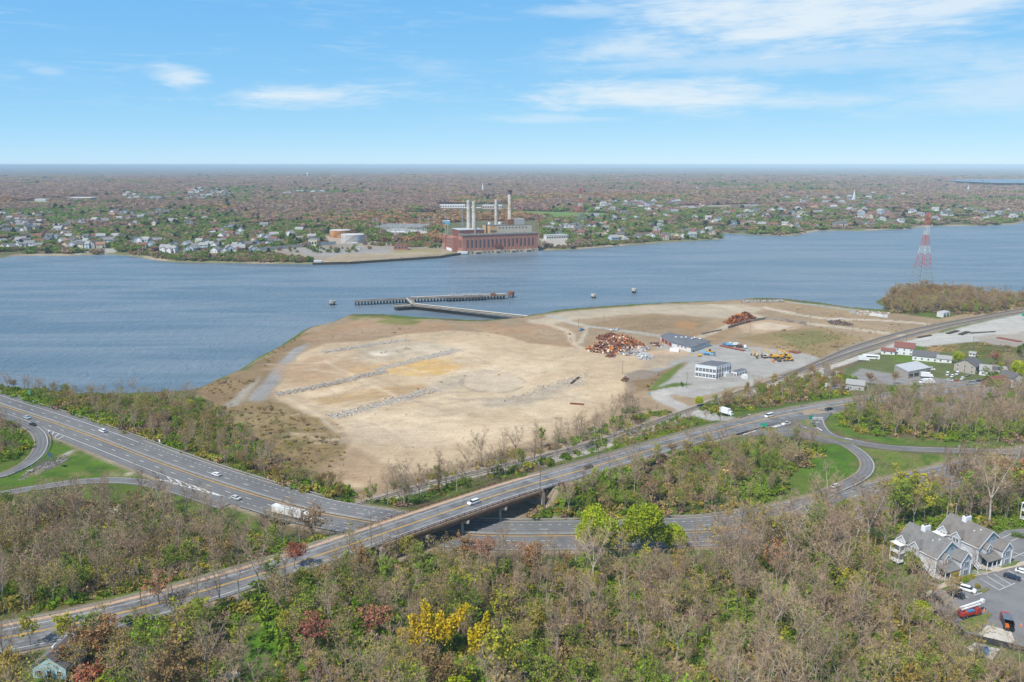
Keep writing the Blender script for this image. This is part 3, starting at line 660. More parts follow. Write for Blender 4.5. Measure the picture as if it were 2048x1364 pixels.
# ------------------------------------------------------------------ plants
def proj(x, y, z):
    vy = y * CS - (z - CAM_H) * SN; vz = y * SN + (z - CAM_H) * CS
    return 1024 + F * x / vy, 682 - F * vz / vy
BARK = mat('bark_grey', (.25, .215, .18), .95, .25, 1.2, rand=.3); BARKL = mat('bark_pale', (.37, .33, .28), .95, .2, 1.2, rand=.25)
TWIG = mat('twig_brown', (.34, .245, .16), .95, .2, .8, rand=.25, hue=.012); TWIGR = mat('twig_reddish', (.35, .235, .165), .95, .2, .8, rand=.25)
LEAF = {}
for nm, c in dict(olive=(.37,.315,.055), green=(.20,.32,.02), spring=(.46,.50,.025), dark=(.10,.165,.025), russet=(0.358,0.174,0.073), tan=(.36,.24,.105), red=(.42,.115,.07), maroon=(.37,.13,.095), yellow=(0.680,0.483,0.015), lime=(.44,.43,.03), cream=(0.501,0.471,0.324), straw=(.38,.28,.13), purple=(0.227,0.146,0.113), ochre=(0.405,0.281,0.049)).items():
    LEAF[nm] = mat('leaf_' + nm, c, .75, .35, .55, col2={'yellow': (.58, .46, .03), 'spring': (.31, .40, .025)}.get(nm) or [.6 * a + .4 * b for a, b in zip(c, (.33, .27, .075))], scale2=.28, mixlo=.42, mixhi=.62, rand=.16, hue=.012, spec=.15, transl=.25 if nm in ('spring', 'green', 'yellow', 'lime', 'olive', 'tan', 'ochre') else 0)
class TB:
    """tree builder: numpy-free tubes and leaf quads"""
    def __init__(s, seed): s.r = random.Random(seed); s.trunk = MB(); s.crown = MB()
    def leafq(s, p, size, mi):
        r = s.r; a = Vector((r.gauss(0,1), r.gauss(0,1), r.gauss(0,.6))).normalized(); b = a.orthogonal().normalized(); c = a.cross(b)
        th = r.uniform(0, 6.28); u = (b * math.cos(th) + c * math.sin(th)) * size * .5; v = (c * math.cos(th) - b * math.sin(th)) * size * r.uniform(.35, .55)
        p = Vector(p); s.crown.quad(tuple(p - u - v), tuple(p + u - v * .6), tuple(p + u + v), tuple(p - u + v * .7), mi)
    def twig(s, p, d, L, wd, mi):
        q = p + d * L; sd = d.cross(Vector((s.r.gauss(0,1), s.r.gauss(0,1), s.r.gauss(0,1))))
        if sd.length < 1e-4: return q
        sd = sd.normalized() * wd * .5
        s.crown.add([tuple(p - sd), tuple(p + sd), tuple(q + sd * .5), tuple(q - sd * .5)], [(0, 1, 2, 3)], mi); return q
    def limb(s, p, d, L, r0, r1, mb, seg=3, n=4, wob=.16, up=.12, mi=0):
        pts = [p]
        for i in range(seg):
            d = (d + Vector((s.r.gauss(0, wob), s.r.gauss(0, wob), s.r.gauss(0, wob * .5) + up))).normalized()
            q = p + d * (L / seg); a = r0 + (r1 - r0) * i / seg; b = r0 + (r1 - r0) * (i + 1) / seg
            mb.tube(p, q, a, b, n, mi, caps=False); p = q; pts.append(p)
        return pts, d
def make_tree(seed, H=14.0, W=3.4, leaf=0.0, lsize=.34, leaders=2, twigs=5, clump=0, low=.3, nb=8, tw=.062, lean=.0):
    """crown material slots: 0 twigs, 1 leaves"""
    T = TB(seed); r = T.r; V = Vector
    fork = H * r.uniform(low * .6, low); base_r = .013 * H
    pts, d = T.limb(V((0,0,-.4)), V((r.gauss(0,.05) + lean, r.gauss(0,.05), 1)).normalized(), fork + .4, base_r, base_r * .8, T.trunk, 3, 6, .05, .05)
    for l in range(leaders):
        an = 6.28 * l / leaders + r.uniform(0, 1.5); sp = .10 + .12 * (leaders > 1) + .1 * W / 4
        dd = V((math.cos(an) * sp * r.uniform(.6, 1.5), math.sin(an) * sp * r.uniform(.6, 1.5), 1)).normalized()
        LL = (H - fork) * r.uniform(.72, 1.0)
        lp, _ = T.limb(pts[-1], dd, LL, base_r * (.75 if leaders == 1 else .6), .025, T.trunk, 6, 5, .10, .04)
        for b in range(nb):
            f = .08 + .9 * (b + r.random()) / nb; k = min(5, int(f * 6)); p = lp[k].lerp(lp[k + 1], f * 6 - k)
            an = b * 2.4 + r.uniform(-.6, .6); pit = r.uniform(.35, .95) + f * .5
            bd = V((math.cos(an), math.sin(an), pit)).normalized(); BL = W * (1.05 - .68 * f) * r.uniform(.75, 1.25)
            bp, _ = T.limb(p, bd, BL, .028 + .035 * (1 - f) * H / 14, .02, T.crown, 3, 3, .2, .10)
            ns = 5
            for j in range(ns):
                g = .25 + .75 * (j + r.random()) / ns; kk = min(2, int(g * 3)); p2 = bp[kk].lerp(bp[kk + 1], min(1, g * 3 - kk))
                sd = (V((math.cos(an), math.sin(an), .5)) * .5 + V((r.gauss(0,.7), r.gauss(0,.7), r.gauss(.35,.5)))).normalized()
                q = T.twig(p2, sd, BL * r.uniform(.3, .55), tw, 0); mid = p2.lerp(q, .5)
                for t_ in range(twigs):
                    o = p2.lerp(q, r.uniform(.2, 1)); td = (sd + V((r.gauss(0,.7), r.gauss(0,.7), r.gauss(.25,.6)))).normalized()
                    e = T.twig(o, td, r.uniform(.5, 1.3) * H / 14, tw * r.uniform(.55, .85), 0)
                    if leaf and r.random() < leaf:
                        T.leafq(e, lsize * r.uniform(.6, 1.3), 1)
                        if leaf > 1: T.leafq(o, lsize * r.uniform(.6, 1.3), 1)
                for c in range(clump):
                    T.leafq(mid + V((r.gauss(0,.55), r.gauss(0,.55), r.gauss(0,.45))) * (W / 3.4), lsize * r.uniform(.6, 1.4), 1)
    return T
def make_leafy(seed, H, RX, base=.25, n=1500, lsize=.45, lobes=9, flat=1.0):
    """dense leafed crown: lobes of leaf quads gathered on the outside of an uneven volume"""
    T = TB(seed); r = T.r; V = Vector
    pts, d = T.limb(V((0,0,-.4)), V((0,0,1)), H * .55, .02 * H, .012 * H, T.trunk, 4, 6, .06, .05)
    cz = H * (base + (1 - base) * .5); rz = H * (1 - base) * .5
    L = [(V((0, 0, cz)), .62)]
    for i in range(lobes):
        an = i * 2.4 + r.uniform(-.4, .4); e = r.uniform(-.55, .95); cc = math.sqrt(max(0, 1 - e * e * .8)) * r.uniform(.5, .72)
        L.append((V((math.cos(an) * cc * RX, math.sin(an) * cc * RX, cz + e * rz * .62)), r.uniform(.3, .48)))
    for (c, s_) in L[1:]: T.limb(pts[-2], (c - pts[-2]).normalized(), (c - pts[-2]).length, .05, .02, T.trunk, 2, 4, .1, 0)
    tot = sum(s_ ** 2 for _, s_ in L)
    for (c, s_) in L:
        for k in range(int(n * s_ ** 2 / tot)):
            v = V((r.gauss(0,1), r.gauss(0,1), r.gauss(0,1))).normalized() * (r.random() ** .33) * r.uniform(.8, 1.12)
            T.leafq(c + V((v.x * s_ * RX, v.y * s_ * RX, v.z * s_ * rz * flat)), lsize * r.uniform(.55, 1.4), 1)
    return T
def shrub(seed, n=170, H=1.0, lsize=.22, twg=10):
    T = TB(seed); r = T.r
    cs = [Vector((r.gauss(0,.45), r.gauss(0,.45), r.uniform(.25,.62))) for _ in range(6)]
    for k in range(n):
        c = r.choice(cs); v = Vector((r.gauss(0,1), r.gauss(0,1), r.gauss(0,.8))).normalized() * r.uniform(.2, .42)
        p = c + v; p.z = max(.05, p.z) * H; T.leafq(p, lsize * r.uniform(.6, 1.4), 1)
    for k in range(twg): T.twig(Vector((r.gauss(0,.3), r.gauss(0,.3), 0)), Vector((r.gauss(0,.4), r.gauss(0,.4), 1)).normalized(), r.uniform(.7, 1.25) * H, .035, 0)
    return T
PROTO = {}     # kind -> list of (trunk mesh, crown mesh)
def reg(kind, T, tw, lf, bark):
    PROTO.setdefault(kind, []).append((T.trunk.data(kind + '_trunk', bark), T.crown.data(kind + '_crown', [tw, lf])))
    PROTO.setdefault('_' + kind, []).append((T, tw, lf, bark))
for i in range(6): reg('bare', make_tree(100 + i, 11 + (i % 3) * 2.2, 2.7 + .45 * (i % 4), leaders=1 + i % 3, nb=9, low=.25 + .1 * (i % 2)), TWIG, LEAF['olive'], BARKL if i % 2 else BARK)
for i in range(2): reg('pinkish', make_tree(130 + i, 11, 3.6, leaf=.5, lsize=.28, leaders=2, nb=8), TWIGR, LEAF['purple'], BARK)
for i in range(3): reg('olive', make_tree(150 + i, 10 + i, 3.3, leaf=.6, lsize=.26, leaders=2), TWIG, LEAF['olive'], BARK)
for i in range(3): reg('green', make_tree(170 + i, 9 + i, 3.1, leaf=1.1, lsize=.29, leaders=2), TWIG, LEAF['green'], BARK)
for i in range(2): reg('tan', make_tree(190 + i, 10 + i, 3.6, leaf=1.3, lsize=.30, leaders=3), TWIGR, LEAF['tan'], BARK)
for i in range(2): reg('russet', make_tree(210 + i, 9.5 + i, 3.4, leaf=1.3, lsize=.30, leaders=3), TWIGR, LEAF['russet'], BARK)
reg('red', make_tree(231, 9, 3.1, leaf=1.5, lsize=.32, leaders=3), TWIGR, LEAF['red'], BARK)
reg('maroon', make_tree(232, 8.5, 3.2, leaf=1.3, lsize=.30, leaders=3), TWIGR, LEAF['maroon'], BARK)
for i in range(2): reg('lime', make_tree(240 + i, 9 + i, 3.0, leaf=1.5, lsize=.36, leaders=2), TWIG, LEAF['lime'], BARK)
reg('ochre', make_tree(250, 10, 2.9, leaf=1.2, lsize=.30, leaders=3), TWIG, LEAF['ochre'], BARKL)
reg('spring', make_leafy(260, 15, 6.2, .12, 9500, .40, 12), TWIG, LEAF['spring'], BARK)
reg('spring', make_leafy(261, 12, 4.6, .15, 6500, .36, 11), TWIG, LEAF['spring'], BARK)
for i in range(2): reg('leafy', make_leafy(265 + i, 10, 3.6, .12, 2200, .5, 9), TWIG, LEAF['green'], BARK)
reg('evergreen', make_leafy(270, 8, 2.2, .05, 1400, .4, 7), TWIG, LEAF['dark'], BARK)
reg('tanbig', make_tree(281, 13, 6.2, leaf=1.6, lsize=.36, leaders=4, nb=11, twigs=8), TWIGR, LEAF['tan'], BARK)
reg('cream', make_tree(283, 7, 2.8, leaf=1.6, lsize=.4, leaders=3), TWIG, LEAF['cream'], BARK)
NAMES = dict(bare='bare_tree', pinkish='budding_tree', olive='budding_tree', green='leafing_tree', tan='budding_tree', russet='budding_tree', red='red_maple', maroon='red_maple', lime='leafing_tree', ochre='budding_tree', spring='leafy_tree', leafy='leafy_tree', evergreen='evergreen_tree', tanbig='oak_tree', cream='blossom_tree', yellow='golden_tree')
LOOK = dict(bare='leafless grey-brown tree', pinkish='tree with pinkish brown buds', olive='tree budding olive green', green='tree with fresh thin green leaves', tan='tree budding orange tan', russet='tree budding russet brown', red='red maple in leaf', maroon='dark red maple', lime='tree with thin lime green leaves', ochre='slim tree with mustard yellow buds', spring='full bright green tree', leafy='round dense green tree', evergreen='dark evergreen tree', tanbig='wide tan budding oak', cream='tree in white blossom')
def put_tree(kind, x, y, label, group=None, sc=1.0, var=None, z=None, sxy=None):
    P = PROTO[kind]; v = rng.randrange(len(P)) if var is None else var
    t_ = thing(NAMES[kind], label, 'tree', (x, y, gz(x, y) if z is None else z), rng.uniform(0, 6.28), group)
    t_.scale = (sc * (sxy or 1), sc * (sxy or 1), sc)
    for nm, me in (('trunk', P[v][0]), ('crown', P[v][1])):
        o = bpy.data.objects.new(nm, me); C.objects.link(o); o.parent = t_
    return t_
# ---- scatter helper: one object of uncountable plants, instanced on points
def protos_collection(name, tbs):
    col = bpy.data.collections.new(name)
    for i, (T, tw, lf, bark) in enumerate(tbs):
        mb = MB(); mb.add(T.crown.v, T.crown.f); mb.m = list(T.crown.m); k = len(mb.f); mb.add(T.trunk.v, T.trunk.f, 2)
        col.objects.link(bpy.data.objects.new('%s_%03d' % (name, i), mb.data(name, [tw, lf, bark])))
    return col
def scatter(name, col, P, rz, sc, ix, label=None):
    n = len(P); me = bpy.data.meshes.new(name); me.vertices.add(n); me.vertices.foreach_set('co', np.asarray(P, np.float32).ravel())
    for an, ty, dat in (('rz', 'FLOAT', rz), ('ix', 'INT', ix)):
        a = me.attributes.new(an, ty, 'POINT'); a.data.foreach_set('value', np.asarray(dat, np.int32 if ty == 'INT' else np.float32))
    sc = np.asarray(sc, np.float32); sc = sc if sc.ndim == 2 else np.repeat(sc[:, None], 3, 1)
    a = me.attributes.new('sc', 'FLOAT_VECTOR', 'POINT'); a.data.foreach_set('vector', sc.ravel())
    ng = bpy.data.node_groups.new(name, 'GeometryNodeTree')
    ng.interface.new_socket('Geometry', in_out='INPUT', socket_type='NodeSocketGeometry'); ng.interface.new_socket('Geometry', in_out='OUTPUT', socket_type='NodeSocketGeometry')
    N = ng.nodes; L = ng.links; gi = N.new('NodeGroupInput'); go = N.new('NodeGroupOutput'); ip = N.new('GeometryNodeInstanceOnPoints')
    ci = N.new('GeometryNodeCollectionInfo'); ci.inputs['Collection'].default_value = col; ci.inputs['Separate Children'].default_value = True; ci.inputs['Reset Children'].default_value = True
    def attr(an, ty): a = N.new('GeometryNodeInputNamedAttribute'); a.data_type = ty; a.inputs['Name'].default_value = an; return a.outputs['Attribute']
    cx = N.new('ShaderNodeCombineXYZ'); L.new(attr('rz', 'FLOAT'), cx.inputs[2]); er = N.new('FunctionNodeEulerToRotation'); L.new(cx.outputs[0], er.inputs[0])
    L.new(gi.outputs[0], ip.inputs['Points']); L.new(ci.outputs[0], ip.inputs['Instance']); ip.inputs['Pick Instance'].default_value = True
    L.new(attr('ix', 'INT'), ip.inputs['Instance Index']); L.new(er.outputs[0], ip.inputs['Rotation']); L.new(attr('sc', 'FLOAT_VECTOR'), ip.inputs['Scale'])
    L.new(ip.outputs[0], go.inputs[0])
    o = bpy.data.objects.new(name, me); C.objects.link(o); md = o.modifiers.new('scatter', 'NODES'); md.node_group = ng
    return tag(o, label, kind='stuff')

# ---- where nothing grows
def WP(pts, z): return [p[:2] for p in GL(pts, z)]
CLEARN = [WP([(1838,1195),(1805,1165),(1785,1125),(1795,1085),(1830,1062),(1900,1042),(1980,1062),(1990,1078),(2020,1048),(2060,1036),(2300,1030),(2300,1300),(2048,1330),(1985,1320),(1900,1255)], 15),
          WP([(1716,742),(1800,748),(1870,757),(1965,765),(1990,800),(1890,800),(1790,790),(1700,770)], 9),
          WP([(1596,945),(1622,915),(1660,886),(1695,898),(1716,922),(1714,940),(1700,952),(1640,956)], 11),
          WP([(1680,885),(1720,890),(1800,906),(1990,912),(1985,922),(1850,930),(1770,940),(1750,940)], 11.5),
          WP([(-60,988),(20,945),(70,908),(98,888),(150,893),(235,925),(290,954),(230,953),(160,955),(70,970)], 10),
          WP([(500,1215),(545,1235),(560,1290),(560,1364),(470,1364),(465,1290)], 15.5),
          WP([(1470,690),(1640,720),(1600,740),(1440,800),(1300,790),(1330,740)], 4.5),
          WP([(40,1285),(150,1285),(155,1420),(30,1420)], 17), WP([(1900,1240),(1960,1272),(2100,1305),(2100,1335),(2010,1325),(1985,1330),(1925,1305),(1900,1270)], 15)]
CLEARN.append(WP([(1772,1050),(1830,1060),(1840,1200),(1795,1215),(1768,1150)], 15))
DRV = smooth_line(GL([(1500,770,4.5),(1430,772,4.5),(1370,779,4.6),(1318,788,5),(1330,800,5.8),(1375,812,7.5),(1420,826,10),(1450,838,12)]), 4)
def free(x, y, gap=2.5):
    ok = np.ones(x.shape, bool)
    for (ln, hwid) in ROADS:
        d, _ = seg_dist(x, y, [tuple(p) for p in ln[::4]] + [tuple(ln[-1])]); ok &= d > hwid + gap
    for ln in (RAIL1, RAIL2):
        d, _ = seg_dist(x, y, [tuple(p) for p in ln[::5]] + [tuple(ln[-1])]); ok &= d > 4
    d, _ = seg_dist(x, y, [tuple(p) for p in DRV]); ok &= d > 7.5
    for P in CLEARN: ok &= ~inside(x, y, P)
    return ok
def fill(poly, z, sp, seed, gap=2.5, jit=.8):
    P = WP(poly, z); a = np.array(P); r = np.random.default_rng(seed)
    X, Y = np.meshgrid(np.arange(a[:,0].min(), a[:,0].max(), sp), np.arange(a[:,1].min(), a[:,1].max(), sp))
    x = X.ravel() + r.uniform(-.5, .5, X.size) * sp * jit * 1.3; y = Y.ravel() + r.uniform(-.5, .5, X.size) * sp * jit * 1.3
    k = inside(x, y, P); x, y = x[k], y[k]; k = free(x, y, gap); return x[k], y[k]
# zone: name, polygon, z, spacing, kind weights, scale, where-phrase, shrubs per tree
ZONES = [
 ('front', [(-80,1330),(0,1300),(330,1232),(560,1165),(760,1112),(900,1118),(1160,1122),(1400,1110),(1560,1062),(1700,1010),(1830,985),(1960,950),(2100,940),(2100,1040),(1990,1068),(1900,1040),(1830,1060),(1785,1085),(1770,1130),(1800,1165),(1840,1200),(1900,1255),(1985,1322),(2100,1345),(2300,1500),(-300,1500)], 14, 5.4, dict(bare=66, olive=17, green=9, pinkish=3, russet=.6, lime=4, tan=1), (.6, 1.2), 'in the wood below the bridge road', 2.8),
 ('left', [(-80,1040),(100,1015),(300,1008),(430,1046),(540,1085),(660,1098),(640,1112),(600,1128),(300,1222),(-80,1300)], 9, 5.2, dict(bare=68, olive=16, green=12, pinkish=3, tan=1), (.58, 1.12), 'in the thicket between the highway and the bridge road', 3),
 ('strip', [(-60,800),(130,834),(300,890),(420,934),(600,994),(690,1017),(700,985),(640,965),(560,925),(470,865),(420,815),(395,798),(300,802),(150,800),(0,786)], 6.5, 5.6, dict(bare=58, olive=24, green=9, tan=4, ochre=2, pinkish=3), (.55, .9), 'in the strip beyond the highway guardrail', 4),
 ('field', [(430,808),(540,810),(620,850),(690,900),(690,940),(600,940),(520,890),(440,840)], 5.5, 10, dict(bare=50, olive=36, tan=14), (.3, .55), 'in the scrub field beside the sand', 3.0),
 ('rail', [(700,1004),(790,972),(960,926),(1110,888),(1220,848),(1262,812),(1280,830),(1275,862),(1250,878),(1170,910),(1000,962),(880,1000),(800,1030),(740,1030)], 5.5, 5.4, dict(bare=95, olive=3, green=2), (.8, 1.15), 'in the row along the railway', .9),
 ('bank', [(880,1000),(980,968),(1200,905),(1300,812),(1345,812),(1400,838),(1440,842),(1300,878),(1000,972),(900,1010)], 9, 5.0, dict(green=34, olive=30, bare=34, lime=2), (.3, .55), 'on the bank under the guardrail', 3.2),
 ('middle', [(1060,1000),(1180,968),(1310,925),(1430,895),(1550,880),(1610,886),(1660,905),(1600,935),(1560,975),(1480,1008),(1390,1024),(1180,1030),(1060,1030)], 12, 5.2, dict(bare=44, olive=28, green=24, tan=4), (.6, .92), 'in the wood inside the curved ramp', 3.5),
 ('right', [(1675,850),(1690,826),(1760,806),(1850,800),(1990,800),(2150,780),(2150,882),(1990,880),(1850,878),(1740,868)], 12, 5.0, dict(bare=66, olive=14, green=18, pinkish=2), (.75,1.1), 'in the wood inside the exit ramp', 3.2),
 ('lane', [(1350,808),(1480,788),(1560,764),(1640,742),(1700,750),(1690,775),(1700,795),(1600,806),(1500,822),(1440,832),(1390,815)], 7.5, 6.2, dict(bare=40, tan=22, ochre=14, olive=14, green=10), (.5, .85), 'between the railway and the bridge road', 3),
 ('loop', [(-120,838),(20,846),(48,862),(62,882),(52,905),(10,925),(-120,950)], 10, 6, dict(bare=50, olive=25, green=20, tan=5), (.5, .75), 'inside the loop ramp', 3),
 ('corner', [(1880,1262),(1925,1300),(1990,1325),(2100,1335),(2200,1480),(1880,1480)], 15, 5.5, dict(bare=80, olive=14, green=6), (.7, 1.0), 'below the parking lot fence', 3),
 ('homes', [(1690,770),(1800,790),(1900,800),(2000,800),(2150,760),(2150,700),(2000,720),(1960,770),(1850,795)], 10, 7, dict(bare=60, green=26, olive=14), (.5, .9), 'among the houses by the railway', 1.5),
 ('slope', [(1420,795),(1500,766),(1600,738),(1640,722),(1655,722),(1600,748),(1500,780),(1440,800)], 5, 7.0, dict(bare=60, olive=30, green=10), (.4, .7), 'along the railway below the storage yard', 3),
 ('point', [(1770,628),(1765,610),(1790,590),(1850,584),(1930,588),(2000,597),(2060,604),(2200,612),(2200,618),(2040,622),(1960,632),(1890,628)], 4.5, 6.5, dict(tan=52, bare=30, olive=12, green=6), (.85, 1.15), 'on the wooded point by the river', 1),
 ('rightfront', [(1960,900),(2100,880),(2300,900),(2300,1000),(2100,1000),(2000,960)], 13, 6, dict(bare=50, russet=20, green=18, olive=12), (.8, 1.1), 'in the wood beyond the condominiums', 2),
]
TREES = []; SHR = []
for zi, (zn, poly, z, sp, wts, scr, where, shr) in enumerate(ZONES):
    x, y = fill(poly, z, sp, 500 + zi); ks = list(wts); r_ = random.Random(900 + zi); cl = fbm(x, y, 24, 71 + zi, 3)
    for i in range(len(x)):
        if x[i] ** 2 + y[i] ** 2 < 120 ** 2: continue
        wv = [wts[k] * (2.4 if (k in ('green', 'olive', 'lime')) == (cl[i] > .52) else .55) for k in ks]
        px_, py_ = proj(x[i], y[i], z); tall = 1.35 if zn == 'front' and px_ > 1380 and py_ < 1170 else 1.3 if zn == 'left' and px_ > 500 and py_ > 1062 else 1
        TREES.append((zn, r_.choices(ks, wv)[0], float(x[i]), float(y[i]), tall * r_.uniform(*scr) * (1.12 if zn in ('front', 'left') else 1) * (1 + .25 * r_.random() ** 3), where))
    x, y = fill(poly, z, sp / math.sqrt(shr), 700 + zi, gap=1.2)
    for i in range(len(x)): SHR.append((zn, float(x[i]), float(y[i])))
# ---- trees the photograph singles out
SPECIAL = [
 ('spring', 1195, 1112, 11, .92, 0, 'full bright green tree left of a bright green pair behind the bridge'), ('spring', 1285, 1108, 11, .98, 0, 'largest bright green tree, rounded crown, above the lower carriageway'), ('spring', 1345, 1098, 11, .72, 1, 'small bright green tree at the right of the bright green clump'),
 ('red', 588, 1150, 15, .75, 0, 'red maple leaning over the lower edge of the bridge road'), ('red', 978, 1128, 12, .8, 0, 'bright red maple in front of the highway underpass'), ('russet', 935, 1128, 12, .8, 0, 'orange russet tree beside the bright red maple'),
 ('russet', 1055, 1140, 12, .7, 1, 'pale russet tree in front of the lower carriageway'), ('red', 190, 1400, 17, .9, 0, 'large red maple right of the grey roofed cottage'), ('russet', 130, 1345, 17, .6, 0, 'small rusty tree touching the cottage roof'),
 ('russet', 210, 1335, 17, 1.0, 1, 'broad rusty red tree behind the large red maple'), ('maroon', 620, 1310, 15, 1.0, 0, 'pinkish red drooping tree beside the green clearing'), ('maroon', 750, 1290, 14, .9, 0, 'narrow dark red tree left of the golden tree'),
 ('russet', 320, 1215, 16, .8, 0, 'orange-green tree at the edge of the bridge road'), ('lime', 130, 1300, 17, .85, 0, 'lime green tree behind the cottage roof'), ('lime', 60, 1290, 17, .7, 1, 'smaller lime green tree left of the cottage'),
 ('ochre', 25, 1395, 17, .95, 0, 'mustard yellow tree left of the cottage'), ('lime', 478, 1325, 15, .8, 1, 'yellow green bush-like tree by the green clearing'), ('tanbig', 352, 1425, 16, 1.0, 0, 'wide tan budding oak at the bottom edge of the wood'),
 ('tanbig', 868, 1400, 14, .78, 0, 'round brown-orange tree in front of the golden tree'), ('lime', 990, 1372, 14, 1.35, 0, 'tall lime green tree right of the golden plumes'), ('spring', 915, 1420, 14, .62, 1, 'round bright green tree at the foot of the golden plumes'),
 ('ochre', 1360, 1170, 12, .95, 0, 'mustard budding tree right of the bright green clump'), ('ochre', 1112, 1195, 13, .75, 0, 'left of two slim mustard trees in the middle of the wood'), ('ochre', 1145, 1190, 13, .75, 0, 'right of two slim mustard trees in the middle of the wood'),
 ('ochre', 1650, 1130, 13, .8, 0, 'mustard yellow tree standing alone left of the condominiums'), ('ochre', 1810, 1420, 15, 1.15, 0, 'pale mustard tree at the bottom edge below the fence'), ('lime', 1640, 1025, 12, .95, 0, 'bright green tree in front of the curved ramp end'),
 ('spring', 1800, 985, 13, .8, 1, 'bright green tree at the bottom of the ramp verge'), ('leafy', 1690, 1040, 13, .9, 0, 'dark green tree between ramp end and condominiums'), ('leafy', 1735, 1050, 13, .85, 1, 'second dark green tree nearer the condominiums'),
 ('russet', 1995, 985, 14, 1.2, 0, 'wide russet tree beyond the second condominium'), ('red', 2045, 975, 14, 1.25, 0, 'dark red tree at the far right of the wood'), ('leafy', 1822, 1150, 15, .72, 0, 'green tree in front of the first condominium porch'),
 ('ochre', 1905, 1200, 15, .78, 0, 'mustard tree spreading over the white parked cars'), ('bare', 1945, 1140, 15, .75, 0, 'leafless tree in front of the second condominium'), ('spring', 1838, 1255, 15, .62, 1, 'bright green tree beside the lot fence'),
 ('cream', 232, 1050, 9, .75, 0, 'white blossoming tree in the thicket'), ('spring', 380, 822, 5.5, .5, 1, 'bright green tree near the river beyond the highway'), ('leafy', 1100, 945, 6, .55, 0, 'green tree at the railway near the guardrail'), 
 ('ochre', 555, 975, 7, .6, 0, 'mustard yellow tree in the strip by the sand'), ('tan', 660, 988, 5.5, .8, 0, 'orange budding tree at the sandy corner'), ('tan', 640, 985, 5.5, .6, 1, 'smaller orange budding tree at the sandy corner'),
 ('spring', 1398, 808, 7, .5, 1, 'bright green tree beside the office driveway'), ('tan', 1460, 808, 7.5, .85, 0, 'rounded tan tree beside the office driveway'), ('spring', 2037, 775, 10.5, .85, 0, 'big bright green tree by the red roofed house'), ('spring', 1915, 728, 8, .5, 0, 'bright green tree behind the grey warehouse'),
 ('spring', 1675, 768, 7, .5, 1, 'green tree at the railway left of the grey warehouse'), ('evergreen', 2040, 715, 8, 1.2, 0, 'tall dark evergreen at the right edge'), ('maroon', 1985, 728, 8, .9, 0, 'dark red tree in the row behind the houses'), ('evergreen', 1363, 774, 5.2, .42, 0, 'small dark conifer by the office driveway'), ('evergreen', 1423, 828, 9, .36, 0, 'left clipped conifer at the driveway entrance'), ('evergreen', 1437, 832, 10, .36, 0, 'right clipped conifer at the driveway entrance'),
 ('green', 1045, 990, 9, .6, 0, 'small green tree beside the bridge end'), ('bare', 1925, 1330, 15, .85, 0, 'thin leafless tree rising before the dumpster pad'), ('bare', 2015, 1345, 15, 1.0, 3, 'thin leafless tree rising before the chip truck'), ('bare', 1985, 1400, 15, 1.0, 1, 'leafless tree at the bottom edge below the fence'), ('bare', 300, 1268, 16, 0.95, 0, 'leafless tree at the near end of the bridge road'), ('bare', 352, 1254, 16, 1.0, 2, 'leafless tree left of the middle of the near bridge road'), ('bare', 402, 1240, 16, 1.1, 1, 'tall leafless tree screening the near bridge road'), ('bare', 442, 1226, 16, 1.05, 4, 'leafless tree screening the yellow line of the bridge road'), ('bare', 480, 1214, 16, 1.1, 3, 'leafless tree right of the screening trees on the bridge road'), ('bare', 522, 1198, 16, 1.0, 5, 'last leafless tree screening the bridge road before the red maple'), ('bare', 532, 1083, 10, 1.05, 0, 'tall leafless tree behind the tail of the white truck'), ('bare', 566, 1094, 10, 1.1, 2, 'leafless tree in front of the rear of the white trailer'), ('bare', 598, 1100, 10, 1.15, 1, 'leafless tree in front of the middle of the white trailer'), ('bare', 630, 1104, 10, 1.0, 4, 'leafless tree before the cab of the white truck'), ('bare', 655, 1098, 10, 0.7, 3, 'small leafless tree at the corner of highway and bridge road'), ('bare', 1398, 1128, 11, 1.15, 0, 'leafless tree before the lower carriageway right of the green clump'), ('bare', 1438, 1122, 11, 1.2, 1, 'second leafless tree right of the green clump'), ('bare', 1482, 1112, 11, 1.25, 2, 'third leafless tree right of the green clump'), ('bare', 1530, 1090, 11, 1.2, 3, 'leafless tree below the ramp merge'), ('bare', 1578, 1072, 11.5, 1.2, 4, 'tall leafless tree below the ramp merge'), ('bare', 1622, 1052, 12, 1.1, 5, 'leafless tree below the white car on the ramp'), ('bare', 1668, 1036, 12, 1.15, 0, 'leafless tree under the end of the curved ramp'), ('bare', 1712, 1018, 12, 1.2, 1, 'leafless tree just below the curved ramp'), ('bare', 1765, 1000, 12.5, 1.2, 2, 'leafless tree at the lower edge of the ramp verge'), ('bare', 1830, 980, 13, 1.2, 3, 'leafless tree below the exit ramp verge'), ('bare', 1890, 965, 13, 1.2, 4, 'leafless tree in the far right wood by the highway'), ('tan', 1740, 770, 8.5, .8, 0, 'orange budding tree in front of the grey warehouse'), ('tan', 1790, 770, 8.5, .7, 1, 'second orange budding tree in front of the warehouse')]
for (kd, px, py, z, sc, var, lab) in SPECIAL:
    p = G(px, py, z); put_tree(kd, p[0], p[1], lab, sc=sc * (1.3 if py > 1030 and px < 1800 else 1.15), var=var, sxy=1.35 if kd in ('red', 'maroon', 'russet') else None)
